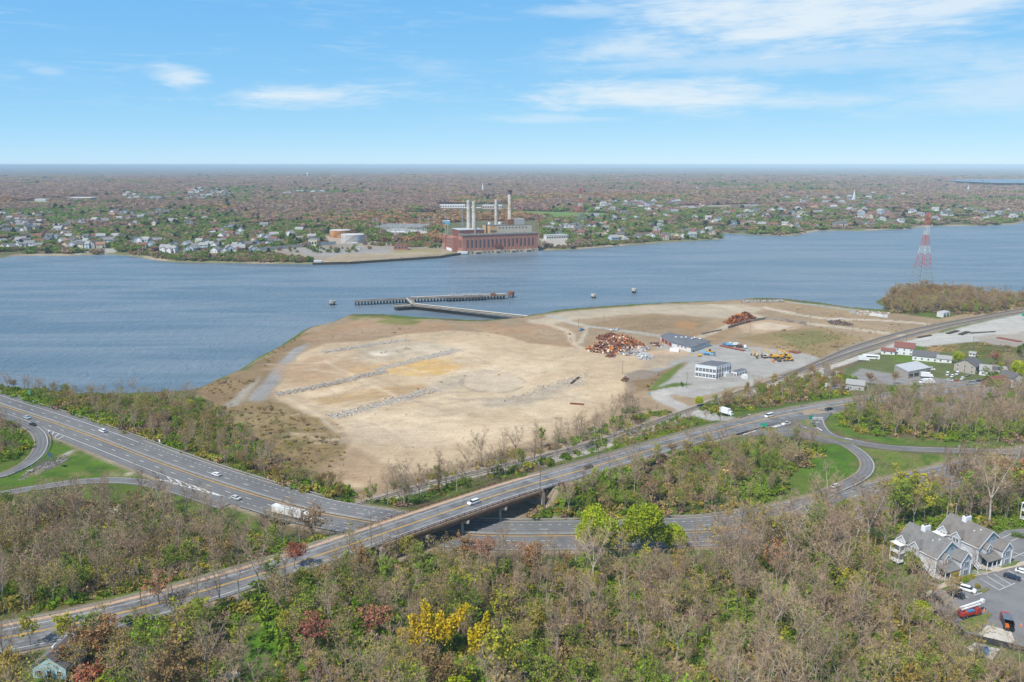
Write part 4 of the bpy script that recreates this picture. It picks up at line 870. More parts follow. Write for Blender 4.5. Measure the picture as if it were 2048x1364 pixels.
# the golden tree: upright plumes on curved arms
def golden(px, py, z, arms, label):
    T = TB(77 + px); r = T.r; g = G(px, py, z); base = Vector((0, 0, 0))
    for (ax, ay, az, rad, n) in arms:
        tip = Vector((ax, ay, az)); mid = Vector((ax * .45, ay * .45, az * .55)); T.trunk.tube(base, mid, .16, .1, 6); T.trunk.tube(mid, tip, .1, .04, 5)
        for k in range(int(n * 1.5)):
            f = r.random() ** .8; c = mid.lerp(tip, f * 1.1); rr = rad * 1.4 * (1.2 - .75 * f) * r.random() ** .45; a = r.uniform(0, 6.28)
            T.leafq(c + Vector((math.cos(a) * rr, math.sin(a) * rr, r.gauss(0, .6) + .2)), r.uniform(.28, .62), 1)
    t_ = thing('golden_tree', label, 'tree', (g[0], g[1], gz(g[0], g[1])))
    T.trunk.build('trunk', BARK, t_); T.crown.build('crown', [TWIG, LEAF['yellow']], t_)
golden(868, 1322, 14, [(-8, -.5, 8.5, 1.7, 420), (-5.2, 1, 11.5, 1.7, 420), (-2, 0, 15.5, 1.5, 440), (1.6, .5, 12.4, 1.9, 460), (4.6, 0, 12, 1.4, 330), (8.2, .8, 14.6, 1.2, 330), (5.6, 1, 10.6, 1.5, 260)], 'golden yellow tree with wide upright plumes in the wood')
golden(962, 1330, 14, [(-2.4, 0, 9.2, 1.2, 300), (-.6, 0, 10.6, 1.3, 320), (1.6, .3, 13.6, 1.15, 420)], 'narrow golden yellow tree with two upright plumes')
# nearest trees in the frame are individuals; the rest of each wood is one mass
taken = [G(s_[1], s_[2], s_[3])[:2] for s_ in SPECIAL] + [G(868,1322,14)[:2], G(962,1330,14)[:2]]
TREES = [t_ for t_ in TREES if all(((t_[2]-a) / (4.2 if b < 300 else 3)) ** 2 + ((t_[3]-b + (2.5 if b < 300 else 0)) / (6.5 if b < 300 else 3)) ** 2 > 1 for (a, b) in taken)]
TZ = height(np.array([t_[2] for t_ in TREES]), np.array([t_[3] for t_ in TREES]))
order = sorted(range(len(TREES)), key=lambda i: TREES[i][2] ** 2 + TREES[i][3] ** 2)
NIND = 235; cnt = 0; rest = []
for i in order:
    zn, kd, x, y, sc, where = TREES[i]; px, py = proj(x, y, TZ[i] + 5)
    if cnt < NIND and -10 < px < 2058 and py < 1372 and kd != 'tanbig':
        put_tree(kd, x, y, LOOK[kd] + ' ' + where, LOOK[kd].replace('tree', 'trees').replace('maple', 'maples') + ' ' + where, sc, z=float(TZ[i])); cnt += 1
    else: rest.append(i)
kinds = ['bare', 'pinkish', 'olive', 'green', 'tan', 'russet', 'red', 'lime', 'ochre', 'leafy']; tbs = []; first = {}
for k in kinds: first[k] = (len(tbs), len(PROTO['_' + k])); tbs += PROTO['_' + k]
colw = protos_collection('woodland_kind', tbs); rr = np.random.default_rng(5)
scatter('woodland_trees', colw, [(TREES[i][2], TREES[i][3], TZ[i]) for i in rest], rr.uniform(0, 6.28, len(rest)), [TREES[i][4] for i in rest],
        [first[TREES[i][1]][0] + int(rr.integers(first[TREES[i][1]][1])) for i in rest], 'budding and leafless trees massed along roads and railway')
# undergrowth
sh = [(shrub(300 + i), TWIG, LEAF[k], BARK) for i, k in enumerate(('green', 'green', 'green', 'olive', 'olive', 'dark', 'straw', 'lime', 'purple'))]
cols = protos_collection('undergrowth_kind', sh); n = len(SHR); X = np.array([s_[1] for s_ in SHR]); Y = np.array([s_[2] for s_ in SHR]); zsn = [s_[0] for s_ in SHR]
cl = fbm(X, Y, 16, 91, 3); ixs = np.zeros(n, int); scl = np.zeros((n, 3)); keep = np.ones(n, bool)
for i in range(n):
    g = cl[i] + rr.normal(0, .08)
    if zsn[i] in ('field',): c_ = rr.choice([3, 4, 6, 8], p=[.3, .2, .3, .2])
    elif zsn[i] == 'point': c_ = rr.choice([3, 6, 8])
    elif g > .50: c_ = rr.choice([0, 1, 2, 5, 7], p=[.29, .29, .28, .04, .10])
    elif g > .42: c_ = rr.choice([0, 3, 4, 7, 6], p=[.34, .28, .25, .08, .05])
    else: c_ = rr.choice([3, 6, 8]); keep[i] = rr.random() < .5
    ixs[i] = c_; s_ = rr.uniform(1.4, 3.3) * (.38 if zsn[i] == 'field' else .6 if zsn[i] == 'bank' else 1); scl[i] = (s_ * rr.uniform(.9, 1.4), s_ * rr.uniform(.9, 1.4), s_ * rr.uniform(.7, 1.15))
Z = height(X, Y)
scatter('undergrowth', cols, np.stack([X, Y, Z], 1)[keep], rr.uniform(0, 6.28, keep.sum()), scl[keep], ixs[keep], 'green and brown undergrowth beneath the trees')
# weeds over the site and field
WD = [([(600,690),(700,650),(1000,655),(1150,665),(1160,690),(900,668),(700,690)], 4, 7, .35), ([(440,810),(560,812),(680,880),(690,940),(600,935),(480,870)], 5, 2.4, .2), ([(1480,668),(1640,655),(1730,680),(1640,718),(1560,700)], 4, 4.5, .5), ([(400,790),(480,745),(600,668),(606,672),(540,735),(470,805)], 3, 4, .55),
      ([(1500,606),(1690,622),(1760,634),(1700,644),(1560,622)], 5, 6, .4), ([(1260,765),(1366,730),(1376,733),(1290,790)], 4.5, 3.5, .45), ([(1160,655),(1320,635),(1420,645),(1300,668)], 4, 7, .35), ([(600,760),(760,700),(1150,705),(1230,800),(900,930),(700,970)], 4, 15, .22), ([(1840,690),(1980,684),(2048,700),(2048,720),(1900,712)], 7, 4.5, 1.0), ([(1700,655),(1880,640),(1960,626),(1870,655),(1740,668)], 5, 6, .5)]
P_ = []; sc_ = []; ix_ = []
for j, (pl, z, sp, s0) in enumerate(WD):
    x, y = fill(pl, z, sp, 40 + j, gap=1.5); zz = height(x, y); k = fbm(x, y, 14, 17 + j, 3) > .45
    for a, b, c in zip(x[k], y[k], zz[k]): P_.append((a, b, c)); s_ = s0 * rr.uniform(.4, 1.5) * (1 + 1.2 * (rr.random() < .06)); sc_.append((s_ * 1.5, s_ * 1.5, s_)); ix_.append(int(rr.choice([3, 4, 6, 6, 6, 8])))
scatter('weeds', cols, P_, rr.uniform(0, 6.28, len(P_)), sc_, ix_, 'low weeds and brush over the cleared site')
# ------------------------------------------------------------------ bridge, guardrails, vehicles, poles, condominiums
STEEL = mat('galvanised_steel', (.42, .43, .43), .5, .15, 1.0, metal=.3); RUST = mat('rusty_steel', (.25, .115, .065), .85, .3, 1.5, col2=(.17, .09, .06), scale2=.8)
WOOD = mat('pole_wood', (.17, .125, .09), .9, .2, 2); WEATH = mat('weathered_steel', (.33, .29, .25), .8, .2, .7, col2=(.22, .12, .07), scale2=.2, mixlo=.5, mixhi=.65)
def place(mesh, name, parent, loc=(0,0,0), rz=0.0):
    o = bpy.data.objects.new(name, mesh); C.objects.link(o); o.parent = parent; o.location = loc; o.rotation_euler = (0, 0, rz); return o
POST = MB().box((0,0,.1), (.14,.2,1.3)).data('post', STEEL); WPOST = MB().box((0,0,.1), (.2,.2,1.3)).data('post', WOOD); RPOST = MB().box((0,0,.55), (.18,.18,1.1)).data('post', RUST)
def guardrail(fr, off, s0, s1, label, dz=0.0, post=POST, m=STEEL, hgt=.62, step=5.0, nm='guardrail', group=None):
    n = int(abs(s1 - s0) / step); step = abs(s1 - s0) / max(1, min(95, n)); f = off if callable(off) else (lambda s: off)
    c = at_s(fr, (s0 + s1) / 2, f((s0 + s1) / 2), dz); t_ = thing(nm, label, nm.replace('_', ' '), c, 0, group)
    mb = MB(); s = s0; pr = None
    while s <= s1 + .01:
        p = at_s(fr, s, f(s), dz); q = (p[0]-c[0], p[1]-c[1], p[2]-c[2])
        if pr: mb.beam((pr[0], pr[1], pr[2] + hgt), (q[0], q[1], q[2] + hgt), .1, .34)
        pr = q; s += min(step, 4.0)
    mb.build('rail', m, t_); s = s0
    for k in range(max(1, int(round((s1 - s0) / step))) + 1):
        p = at_s(fr, s, f(s) , dz); place(post, 'post', t_, (p[0]-c[0], p[1]-c[1], p[2]-c[2]), heading(fr, s)); s += step
    return t_
sBL, sBR = s_of(FH, 811, 1024), s_of(FH, 944, 1039)
guardrail(FH, 12.1, 0, s_of(FH, 640, 1000), 'long guardrail along the river side of the highway')
guardrail(FH, 12.1, s_of(FH, 950, 1045), s_of(FH, 1500, 1010), 'guardrail on the far side of the highway right of the bridge')
sM = s_of(FH, 800, 1048)
for o_, la in ((.35, 'median guardrail on the river side of the double barrier'), (-.35, 'median guardrail on the near side of the double barrier')): guardrail(FH, o_, 0, FH[2][-1] - 80, la, step=4.2)
# stained median strip between the two barriers
tag(strip(MB(), FH, -.75, .75, dz=.012).build('median_strip', mat('median_dirt', (.24, .17, .11), .95, .25, .8, col2=(.15,.14,.13), scale2=.15)), kind='structure')
guardrail(FH, -12.2, s_of(FH, 470, 1020), s_of(FH, 680, 1062), 'short guardrail beside the white truck')
guardrail(FR, 7.4, 0, BR0 - 12, 'guardrail on the thicket side of the bridge road, lower left')
guardrail(FR, 7.3, BR1 + 4, s_of(FR, 1449, 838, 13), 'guardrail along the bridge road above the railway')
guardrail(FR, 7.0, s_of(FR, 1540, 828, 12), FR[2][-1] - 40, 'guardrail along the bridge road opposite the exit ramp')
guardrail(FB, 3.9, 30, FB[2][-1] - 45, 'curved guardrail on the outside of the curved ramp') if False else None
guardrail(FL, 4.0, s_of(FL, 60, 860), s_of(FL, 10, 948), 'guardrail on the outside of the loop ramp', dz=.0)
cent = FR[0]; sx0 = s_of(FR, 905, 1020, 17.5)
for s in np.arange(BR0, BR1, .5):
    p = at_s(FR, s); d, _ = seg_dist(np.array([p[0]]), np.array([p[1]]), [tuple(q) for q in HW])
    if d[0] < .6: sx0 = float(s); break
bc = at_s(FR, sx0); t_ = thing('road_bridge', 'concrete and steel bridge carrying the road over the highway', 'bridge', bc)
rel = lambda p, dz=0: (p[0]-bc[0], p[1]-bc[1], p[2]-bc[2]+dz)
def relstrip(o0, o1, dz, th, s0=BR0, s1=BR1):
    mb = MB(); strip(mb, FR, o0, o1, s0, s1, dz, thick=th); a = MB(); a.add([rel(v) for v in mb.v], mb.f)
    # underside
    for k in range(0, len(mb.v), 12):
        q = [rel(v, -th) for v in mb.v[k:k + 4]]; a.quad(q[3], q[2], q[1], q[0])
    return a
relstrip(-7.5, 8.0, -.52, .35).build('deck', mat('deck_stained', (.33, .22, .15), .9, .25, .5), t_)
gm = MB()
for o in (-6.9, -4, -1.2, 1.6, 4.4, 7.4):
    a = relstrip(o - .22, o + .22, -.86, 1.25, BR0 + 1, BR1 - 1); gm.add(a.v, a.f); 
    if o in (-6.9, 7.4): a.build('fascia_girder', RUST, t_)
    else: a.build('girder', RUST, t_)
relstrip(-7.55, -7.0, .18, .72).build('parapet', mat('parapet_concrete', (.38, .25, .165), .9, .25, .6), t_)
relstrip(7.6, 8.05, .3, .84).build('parapet', mat('parapet_concrete', (.38, .25, .165), .9, .25, .6), t_)
for o, dz in ((-7.3, .2), (7.82, .3)):
    mb = MB(); N = int((BR1 - BR0) / 2.6)
    for k in range(N):
        a, b = rel(at_s(FR, BR0 + k * 2.6, o, dz)), rel(at_s(FR, BR0 + (k + 1) * 2.6, o, dz))
        for hh in (.45, .98): mb.beam((a[0], a[1], a[2] + hh), (b[0], b[1], b[2] + hh), .1, .12)
    rl = mb.build('railing', RUST, t_)
    for k in range(N + 1): place(RPOST, 'post', rl, rel(at_s(FR, BR0 + k * 2.6, o, dz)), heading(FR, BR0 + k * 2.6))
ang = heading(FH, s_of(FH, 905, 1062)); hd = heading(FR, sx0); sk = abs(math.sin(hd - ang))
for off in (-14.0, 0, 14.0):
    s = sx0 + off / sk; mb = MB(); p = at_s(FR, s); q = rel(p); ca_, sa_ = math.cos(ang), math.sin(ang); hw = 7.6 / sk
    a, b = (q[0] - ca_ * hw, q[1] - sa_ * hw, q[2] - 2.6), (q[0] + ca_ * hw, q[1] + sa_ * hw, q[2] - 2.6)
    mb.beam(a, b, 1.2, 1.0); pr_ = mb.build('pier', CONC, t_)
    for f in (-.72, 0, .72): MB().lathe((q[0] + ca_ * hw * f, q[1] + sa_ * hw * f, q[2] - 8.5), [(.5, 0), (.5, 5.5)], 12).build('column', CONC, pr_)
for s, sg in ((BR0, -1), (BR1, 1)):
    q0, q1 = rel(at_s(FR, s, -7.6)), rel(at_s(FR, s, 8.1)); mb = MB(); mb.beam((q0[0], q0[1], q0[2] - 4.2), (q1[0], q1[1], q1[2] - 4.2), 1.2, 6.6); mb.build('abutment', CONC, t_)
# ---- vehicles
GLASS = mat('car_glass', (.02, .025, .03), .12, .1, spec=.6); TYRE = mat('tyre_rubber', (.025, .025, .027), .9); RIM = mat('wheel_rim', (.35, .36, .37), .35, metal=.7)
def paintm(nm, c): return mat('paint_' + nm, c, .3, .05, .5, spec=.5)
PNT = dict(white=paintm('white', (.74, .75, .76)), black=paintm('black', (.018, .019, .022)), navy=paintm('navy', (.02, .028, .055)), grey=paintm('grey', (.22, .23, .24)), silver=paintm('silver', (.48, .49, .5)), blue=paintm('blue', (.06, .22, .45)), red=paintm('red', (.38, .04, .03)), yellow=paintm('yellow', (.62, .34, .02)), orange=paintm('orange', (.65, .16, .02)), paleblue=paintm('pale_blue', (.35, .45, .55)), brown=paintm('brown', (.08, .06, .05)))
HEAD = mat('headlight_glass', (.8, .8, .78), .15); TAIL = mat('tail_lamp', (.35, .02, .015), .3)
WHEEL = MB().tube((0,-.11,0), (0,.11,0), .34, n=14).data('tyre', TYRE); RIMM = MB().tube((0,-.125,0), (0,.125,0), .2, n=10).data('rim', RIM)
BIGW = MB().tube((0,-.16,0), (0,.16,0), .52, n=14).data('tyre', TYRE); BIGR = MB().tube((0,-.17,0), (0,.17,0), .28, n=10).data('rim', RIM)
def wheel(par, x, y, r=.34, big=False):
    w_ = place(BIGW if big else WHEEL, 'wheel', par, (x, y, .52 if big else r)); place(BIGR if big else RIMM, 'rim', w_); return w_
def loft(mb, prof, wl_, wu, mi=0):
    """side profile (x, z, inset) rings joined across the width: prof lower->upper list of (x0,x1,z,halfwidth)"""
    vs = []; 
    for (x0, x1, z, hw, ch) in prof: vs += [(x0+ch,-hw,z),(x1-ch,-hw,z),(x1,-hw+ch,z),(x1,hw-ch,z),(x1-ch,hw,z),(x0+ch,hw,z),(x0,hw-ch,z),(x0,-hw+ch,z)]
    fs = []
    for k in range(len(prof) - 1):
        for i in range(8): fs.append((k*8+i, k*8+(i+1)%8, k*8+8+(i+1)%8, k*8+8+i))
    fs.append(tuple(range(8))[::-1]); n = (len(prof)-1)*8; fs.append(tuple(range(n, n+8))); mb.add(vs, fs, mi)
STY = dict(sedan=dict(L=4.7, h=1.0, cab=(-1.95, 1.0, 1.42, .55, .75)), suv=dict(L=4.8, h=1.12, cab=(-2.3, 1.05, 1.75, .25, .7)), van=dict(L=5.3, h=1.25, cab=(-2.6, 1.75, 2.1, .1, .7)), pickup=dict(L=5.6, h=1.15, cab=(-.7, 1.35, 1.85, .35, .7)))
CARM = {}
def car(style, col, px, py, z, head, label, group=None, P=None):
    d = STY[style]; L = d['L']; key = (style, col)
    if key not in CARM:
        b = MB(); loft(b, [(-L/2+.1, L/2-.1, .28, .84, .12), (-L/2, L/2, .5, .92, .15), (-L/2+.02, L/2-.05, d['h']-.22, .92, .18), (-L/2+.1, L/2-.35, d['h'], .84, .2)], 0, 0)
        x0, x1, top, ra, rf = d['cab']; g = MB(); loft(g, [(x0-.0, x1+.35, d['h']-.02, .82, .08), (x0+ra, x1-.35, top-.06, .66, .08)], 0, 0)
        rf_ = MB(); loft(rf_, [(x0+ra-.04, x1-.30, top-.07, .69, .1), (x0+ra+.05, x1-.45, top, .60, .12)], 0, 0)
        hl = MB().box((0,0,0), (.12,.34,.16)); tl = MB().box((0,0,0), (.1,.26,.2))
        mats = PNT[col]
        CARM[key] = (b.data('body', mats, False), g.data('window', GLASS), rf_.data('roof', mats), hl.data('headlight', HEAD), tl.data('tail_lamp', TAIL))
    m = CARM[key]; g = P or (GT(px, py) if z < 4.6 else G(px, py, z)); t_ = thing('parked_car' if group and 'parked' in group else 'car', label, {'sedan': 'car', 'suv': 'car', 'van': 'van', 'pickup': 'pickup truck'}[style], g, head, group)
    t_.name = {'sedan': 'car', 'suv': 'car', 'van': 'van', 'pickup': 'pickup_truck'}[style]
    place(m[0], 'body', t_); place(m[1], 'window', t_); place(m[2], 'roof', t_)
    for sgn in (-1, 1):
        place(m[3], 'headlight', t_, (L/2-.06, sgn*.6, .68)); place(m[4], 'tail_lamp', t_, (-L/2+.03, sgn*.62, .75))
        for xx in (L*.30, -L*.30): wheel(t_, xx, sgn*.82)
    return t_
def on(fr, px, py, z, off=None, rev=False, dz=.0):
    g = G(px, py, z); P = fr[0]; k = int(((P[:,0]-g[0])**2 + (P[:,1]-g[1])**2).argmin()); s = fr[2][k]
    return (g[0], g[1], P[k,2] + dz), heading(fr, s) + (math.pi if rev else 0)
def hcar(style, col, fr, px, py, z, label, rev=False, dz=.0):
    p, h = on(fr, px, py, z, rev=rev, dz=dz); return car(style, col, 0, 0, 0, h, label, P=p)
hcar('sedan', 'paleblue', FH, 54, 837, 10, 'pale blue car on the highway beside the loop ramp'); hcar('sedan', 'black', FH, 66, 851, 10, 'black car entering the highway from the loop ramp')
hcar('suv', 'white', FH, 206, 864, 10, 'white van-like car alone on the river-side carriageway', True); hcar('sedan', 'white', FH, 433, 951, 10, 'white sedan in the merge lane of the river-side carriageway', True)
hcar('sedan', 'silver', FH, 472, 998, 10, 'silver sedan in the near carriageway behind the white truck'); hcar('suv', 'white', FR, 947, 1008, 17.5, 'white suv driving across the bridge', True)
hcar('sedan', 'brown', FR, 1176, 936, 16.7, 'dark car on the bridge road beyond the bridge', True); hcar('sedan', 'black', FR, 1657, 820, 11.5, 'black car on the road opposite the exit ramp', True)
hcar('van', 'white', FR, 1538, 834, 12, 'white work van waiting at the junction', True); hcar('pickup', 'white', FR, 1572, 850, 12.05, 'white pickup with a dark bed at the junction', False)
hcar('sedan', 'white', FB, 1670, 974, 10.3, 'white car at the end of the curved ramp', True, .05)
def boxtruck(px, py, z, h, label, L=7.5, P=None, cabc='white'):
    t_ = thing('box_truck', label, 'truck', P or G(px, py, z), h); b = MB(); b.box((-1.0, 0, 2.15), (L - 2.2, 2.4, 2.6)); b.build('cargo_box', PNT['white'], t_)
    c = MB(); loft(c, [(L/2-2.0, L/2, .5, 1.05, .15), (L/2-2.0, L/2, 1.3, 1.05, .2), (L/2-2.0, L/2-.6, 2.3, .95, .2)], 0, 0); c.build('cab', PNT[cabc], t_)
    MB().box((L/2-.5, 0, 1.75), (.5, 1.7, .6), tilt=Matrix.Rotation(R(-32), 3, 'Y')).build('windshield', GLASS, t_); MB().box((-.4, 0, .7), (L - 1, .9, .3)).build('chassis', TYRE, t_)
    for x in (L/2-1.1, -L/2+1.4):
        for sg in (-1, 1): wheel(t_, x, sg * .95, big=True)
    return t_
boxtruck(1453, 829, 10, R(-52), 'white box truck leaving the driveway of the site')
# semi truck
p, h = on(FH, 587, 1036, 10); t_ = thing('semi_truck', 'white tractor with a long white box trailer on the near carriageway', 'truck', p, h); t_.scale = (.92,)*3
tr = MB(); tr.box((-2.6, 0, 2.65), (15.6, 2.55, 2.85)); trl = tr.build('trailer', mat('trailer_white', (.66, .67, .68), .5, .08, .3, col2=(.5, .49, .46), scale2=.5, mixlo=.55, mixhi=.75), t_)
MB().box((-10.42, 0, 2.6), (.06, 2.3, 2.5)).build('rear_door', STEEL, trl); MB().box((-2.6, 0, 1.12), (15.0, 1.1, .2)).build('trailer_frame', TYRE, trl)
c = MB(); loft(c, [(6.0, 11.0, .6, 1.2, .15), (6.0, 11.0, 1.9, 1.2, .25), (6.0, 9.4, 2.2, 1.2, .2), (6.0, 8.7, 3.3, 1.12, .2), (6.0, 7.9, 3.9, .95, .2)], 0, 0); cb_ = c.build('cab', PNT['white'], t_)
MB().box((9.12, 0, 2.75), (.1, 1.9, .85), tilt=Matrix.Rotation(R(-30), 3, 'Y')).build('windshield', GLASS, cb_); MB().box((5.0, 0, .95), (4, .9, .3)).build('chassis', TYRE, t_)
for x in (10.0, 4.9, 3.6, -7.2, -8.6):
    for sg in (-1, 1): wheel(t_, x, sg * 1.02, big=True)
for sg in (-1, 1): MB().tube((6.0, sg * 1.0, .8), (7.6, sg * 1.0, .8), .32).build('fuel_tank', STEEL, t_)
# ---- poles and wires
def pole(px, py, z, hgt, label, arm=True, lamp=0, m=WOOD, group=None, rz=0.0, P=None, r=.15):
    g = P or GT(px, py) if z is None else G(px, py, z); g = (g[0], g[1], gz(g[0], g[1]) if z is None else z)
    t_ = thing('street_lamp' if lamp and not arm else 'utility_pole', label, 'street lamp' if lamp and not arm else 'utility pole', g, rz, group)
    MB().tube((0,0,-.5), (0,0,hgt), r, r * .65, 8).build('pole', m, t_)
    if arm:
        MB().box((0,0,hgt-.5), (.14,2.6,.16)).build('crossarm', m, t_)
        ins = MB()
        for y in (-1.15, -.45, .45, 1.15): MB().lathe((0, y, hgt - .42), [(.05,0),(.09,.08),(.06,.26)], 6).build('insulator', STEEL, t_)
    for k in range(lamp):
        a = -1.2 + k * 2.4; ar = MB().tube((0,0,hgt-.9 if arm else hgt - .1), (math.cos(a) * 2.2, math.sin(a) * 2.2, hgt + .2), .06, n=5).build('lamp_arm', STEEL, t_)
        MB().box((math.cos(a) * 2.5, math.sin(a) * 2.5, hgt + .2), (.8,.34,.16), rz=a).build('lamp_head', STEEL, ar)
    return t_, (g[0], g[1], g[2] + hgt - .3)
tops = []
for i, (px, py, hh, la, lab) in enumerate(((283,1212,11,0,'utility pole at the bridge road far left of the bridge'), (743,1094,11,2,'utility pole with two lamps in front of the bridge sidewalk'), (1080,987,11.5,2,'utility pole with two lamps at the right end of the bridge'), (1197,921,11,0,'pole standing by the guardrail above the railway row'), (1440,842,11,0,'pole at the corner of the site driveway'), (1514,824,10,0,'short pole behind the junction guardrail'), (1602,812,12,1,'light brown pole at the junction with one lamp'), (1740,800,11,0,'pole in the trees right of the junction'))):
    zz = 17.2 if i < 3 else (15.8 if i == 3 else 12); _, tp = pole(px, py, zz, hh, lab, lamp=la, rz=R(40)); tops.append(tp)
def wires(pts, label, offs=(-.9, 0, .9), sag=1.0, r=.035):
    a = pts[0]; t_ = thing('power_line', label, 'power line', a)
    for o in offs:
        mb = MB()
        for i in range(len(pts) - 1):
            p, q = Vector(pts[i]), Vector(pts[i+1]); d = (q - p).normalized(); n = Vector((-d.y, d.x, 0)) * o; pr = None
            for k in range(9):
                f = k / 8; c = p.lerp(q, f) + n - Vector((0, 0, 4 * sag * f * (1 - f))) - Vector(a)
                if pr: mb.tube(pr, c, r, n=3, caps=False)
                pr = c
        mb.build('wire', TYRE, t_)
wires([(tops[0][0] - 70, tops[0][1] - 48, tops[0][2])] + tops[:4] + tops[4:5], 'overhead wires following the bridge road', sag=1.6)
for px, py, hh, lab in ((1060,925,10,'grey lamp post at the railway row'), (1188,896,9,'pale lamp post on the bank above the railway')): pole(px, py, 7 if px < 1100 else 9, hh, lab, arm=False, lamp=1, m=STEEL, r=.1)
for px, py, hh, lab in ((1245,748,9,'pole with crossarm on the sand left of the driveway'), (1313,752,10,'bare grey pole beside the driveway verge'), (1373,776,10,'utility pole beside the small conifer'), (1285,662,9,'pole behind the scrap heap'), (1157,657,9,'pole at the old plant road'), (1623,688,11,'thick dark pole at the storage yard'), (1675,696,10,'pole with a box lamp beside the gravel track'), (1620,652,9,'pole beside the small sheds on the dirt road'), (1440,760,9,'pole behind the white office building'), (1208,645,8,'thin pole by the scrub field road'), (1500,665,8,'thin pale pole in the scrub'), (1660,680,7,'short pole in the brown scrub'), (1705,660,9,'thin pole by the spoil heap'), (1812,686,9,'thin pole by the red roofed white house'), (1928,745,9,'pole among the houses'), (1945,700,10,'pole by the row of bushes')):
    pole(px, py, None, hh, lab, arm=hh > 8 and px != 1313, lamp=0, m=WOOD if px != 1313 else STEEL)
# signs
SGN = mat('sign_green', (.02, .30, .17), .5, .05); SGB = mat('sign_back', (.40, .42, .42), .5)
def sign(px, py, z, wd, ht, top, rz, m, label, posts=2):
    g = G(px, py, z); t_ = thing('road_sign', label, 'road sign', g, rz)
    for k in range(posts): MB().tube(((k - (posts-1)/2) * wd * .6, 0, -.3), ((k - (posts-1)/2) * wd * .6, 0, top), .06, n=5).build('post', STEEL, t_)
    MB().box((0, -.07, top - ht / 2 + .1), (wd, .05, ht)).build('panel', m, t_); return t_
sign(60, 797, 9, 3.6, 2.4, 5.0, R(-38), SGN, 'green road sign among bare trees beyond the highway'); sign(1527, 858, 12, 3.0, 1.7, 3.0, R(-20), SGN, 'green road sign at the near side of the junction'); sign(1620, 850, 12.1, 1.9, 2.2, 5, R(10), SGN, 'tall green road sign on the grass island')
sign(112, 886, 10, 1.6, 1.4, 2.8, R(140), SGB, 'back of a sign at the point of the loop ramp gore'); sign(104, 938, 10, 3.4, 2.0, 7.5, R(-30), mat('solar_panel', (.05, .09, .16), .25), 'solar panel on a post on the grass by the loop ramp', 1); sign(320, 890, 10, 1.2, 1.3, 2.6, R(-35), mat('sign_white', (.7, .7, .7), .5), 'small white sign beside the river-side carriageway', 1)
sign(1917, 906, 12, 1.8, 2.0, 3.6, R(90), SGB, 'back of a sign by the exit ramp'); sign(2046, 640, 5.5, 4, 2.6, 6, R(10), SGN, 'green sign at the right end of the railway'); sign(1506, 862, 12.1, .8, .8, 2.2, R(20), PNT['yellow'], 'small yellow marker at the junction tip', 1); sign(1298, 792, 5, 1.8, 1.4, 2.2, R(20), mat('sign_teal', (.25, .45, .50), .5), 'pale teal sign at the foot of the driveway', 1)
# rocks in the drainage hollow
mb = MB(); r_ = random.Random(4)
for k in range(110):
    f = r_.random(); c = G(44 + 88 * f + r_.uniform(-8, 8), 957 - 42 * f + r_.uniform(-5, 5), 9.75); s_ = r_.uniform(.25, .7); mb.lathe((c[0], c[1], c[2] - .1), [(s_ * .8, 0), (s_, s_ * .4), (s_ * .5, s_ * .8)], 5)
tag(mb.build('rubble', mat('grey_rock', (.22, .20, .19), .9, .3, 1)), 'grey rocks in the drainage hollow on the lawn', kind='stuff')
g = G(60, 944, 10); t_ = thing('drain_inlet', 'white concrete drain inlet at the rocky hollow', 'drain', g, .4); MB().box((0,0,.4), (2.2,1.2,.8)).build('headwall', CONC, t_); MB().tube((0,-.7,.35), (0,.7,.35), .25, n=10).build('pipe', TYRE, t_)
# ---- condominiums
SIDING = mat('siding_grey', (.43, .45, .48), .8, .05, 6); SIDW = mat('trim_white', (.74, .75, .76), .6, .04); ROOFG = mat('roof_shingle_grey', (.155, .155, .157), .95, .2, 3, col2=(.19, .187, .183), scale2=.5); ROOFB = mat('roof_shingle_brown', (.16, .148, .14), .95, .2, 3, col2=(.19, .175, .163), scale2=.5); TEAL = mat('teal_paint', (.06, .20, .21), .6); WIND = mat('window_glass', (.035, .045, .055), .12, spec=.6); DARK = mat('dark_recess', (.06, .055, .055), .9)
def gable_roof(mb, x0, x1, y0, y1, ze, zr, ov=.35, th=.22, axis='y'):
    """two roof slabs; ridge along axis"""
    if axis == 'y':
        xm = (x0 + x1) / 2; k = (zr - ze) / (xm - x0); a, b = x0 - ov, x1 + ov; zl = ze - k * ov; ya, yb = y0 - ov, y1 + ov
        for (xa, xb) in ((a, xm), (b, xm)): 
            vs = [(xa, ya, zl), (xb, ya, zr), (xb, yb, zr), (xa, yb, zl)]; mb.add(vs + [(v[0], v[1], v[2] + th) for v in vs], [(0,3,2,1),(4,5,6,7),(0,1,5,4),(1,2,6,5),(2,3,7,6),(3,0,4,7)])
    else:
        ym = (y0 + y1) / 2; k = (zr - ze) / (ym - y0); a, b = y0 - ov, y1 + ov; zl = ze - k * ov; xa, xb = x0 - ov, x1 + ov
        for (ya, yb) in ((a, ym), (b, ym)):
            vs = [(xa, ya, zl), (xa, yb, zr), (xb, yb, zr), (xb, ya, zl)]; mb.add(vs + [(v[0], v[1], v[2] + th) for v in vs], [(0,3,2,1),(4,5,6,7),(0,1,5,4),(1,2,6,5),(2,3,7,6),(3,0,4,7)])
    return mb
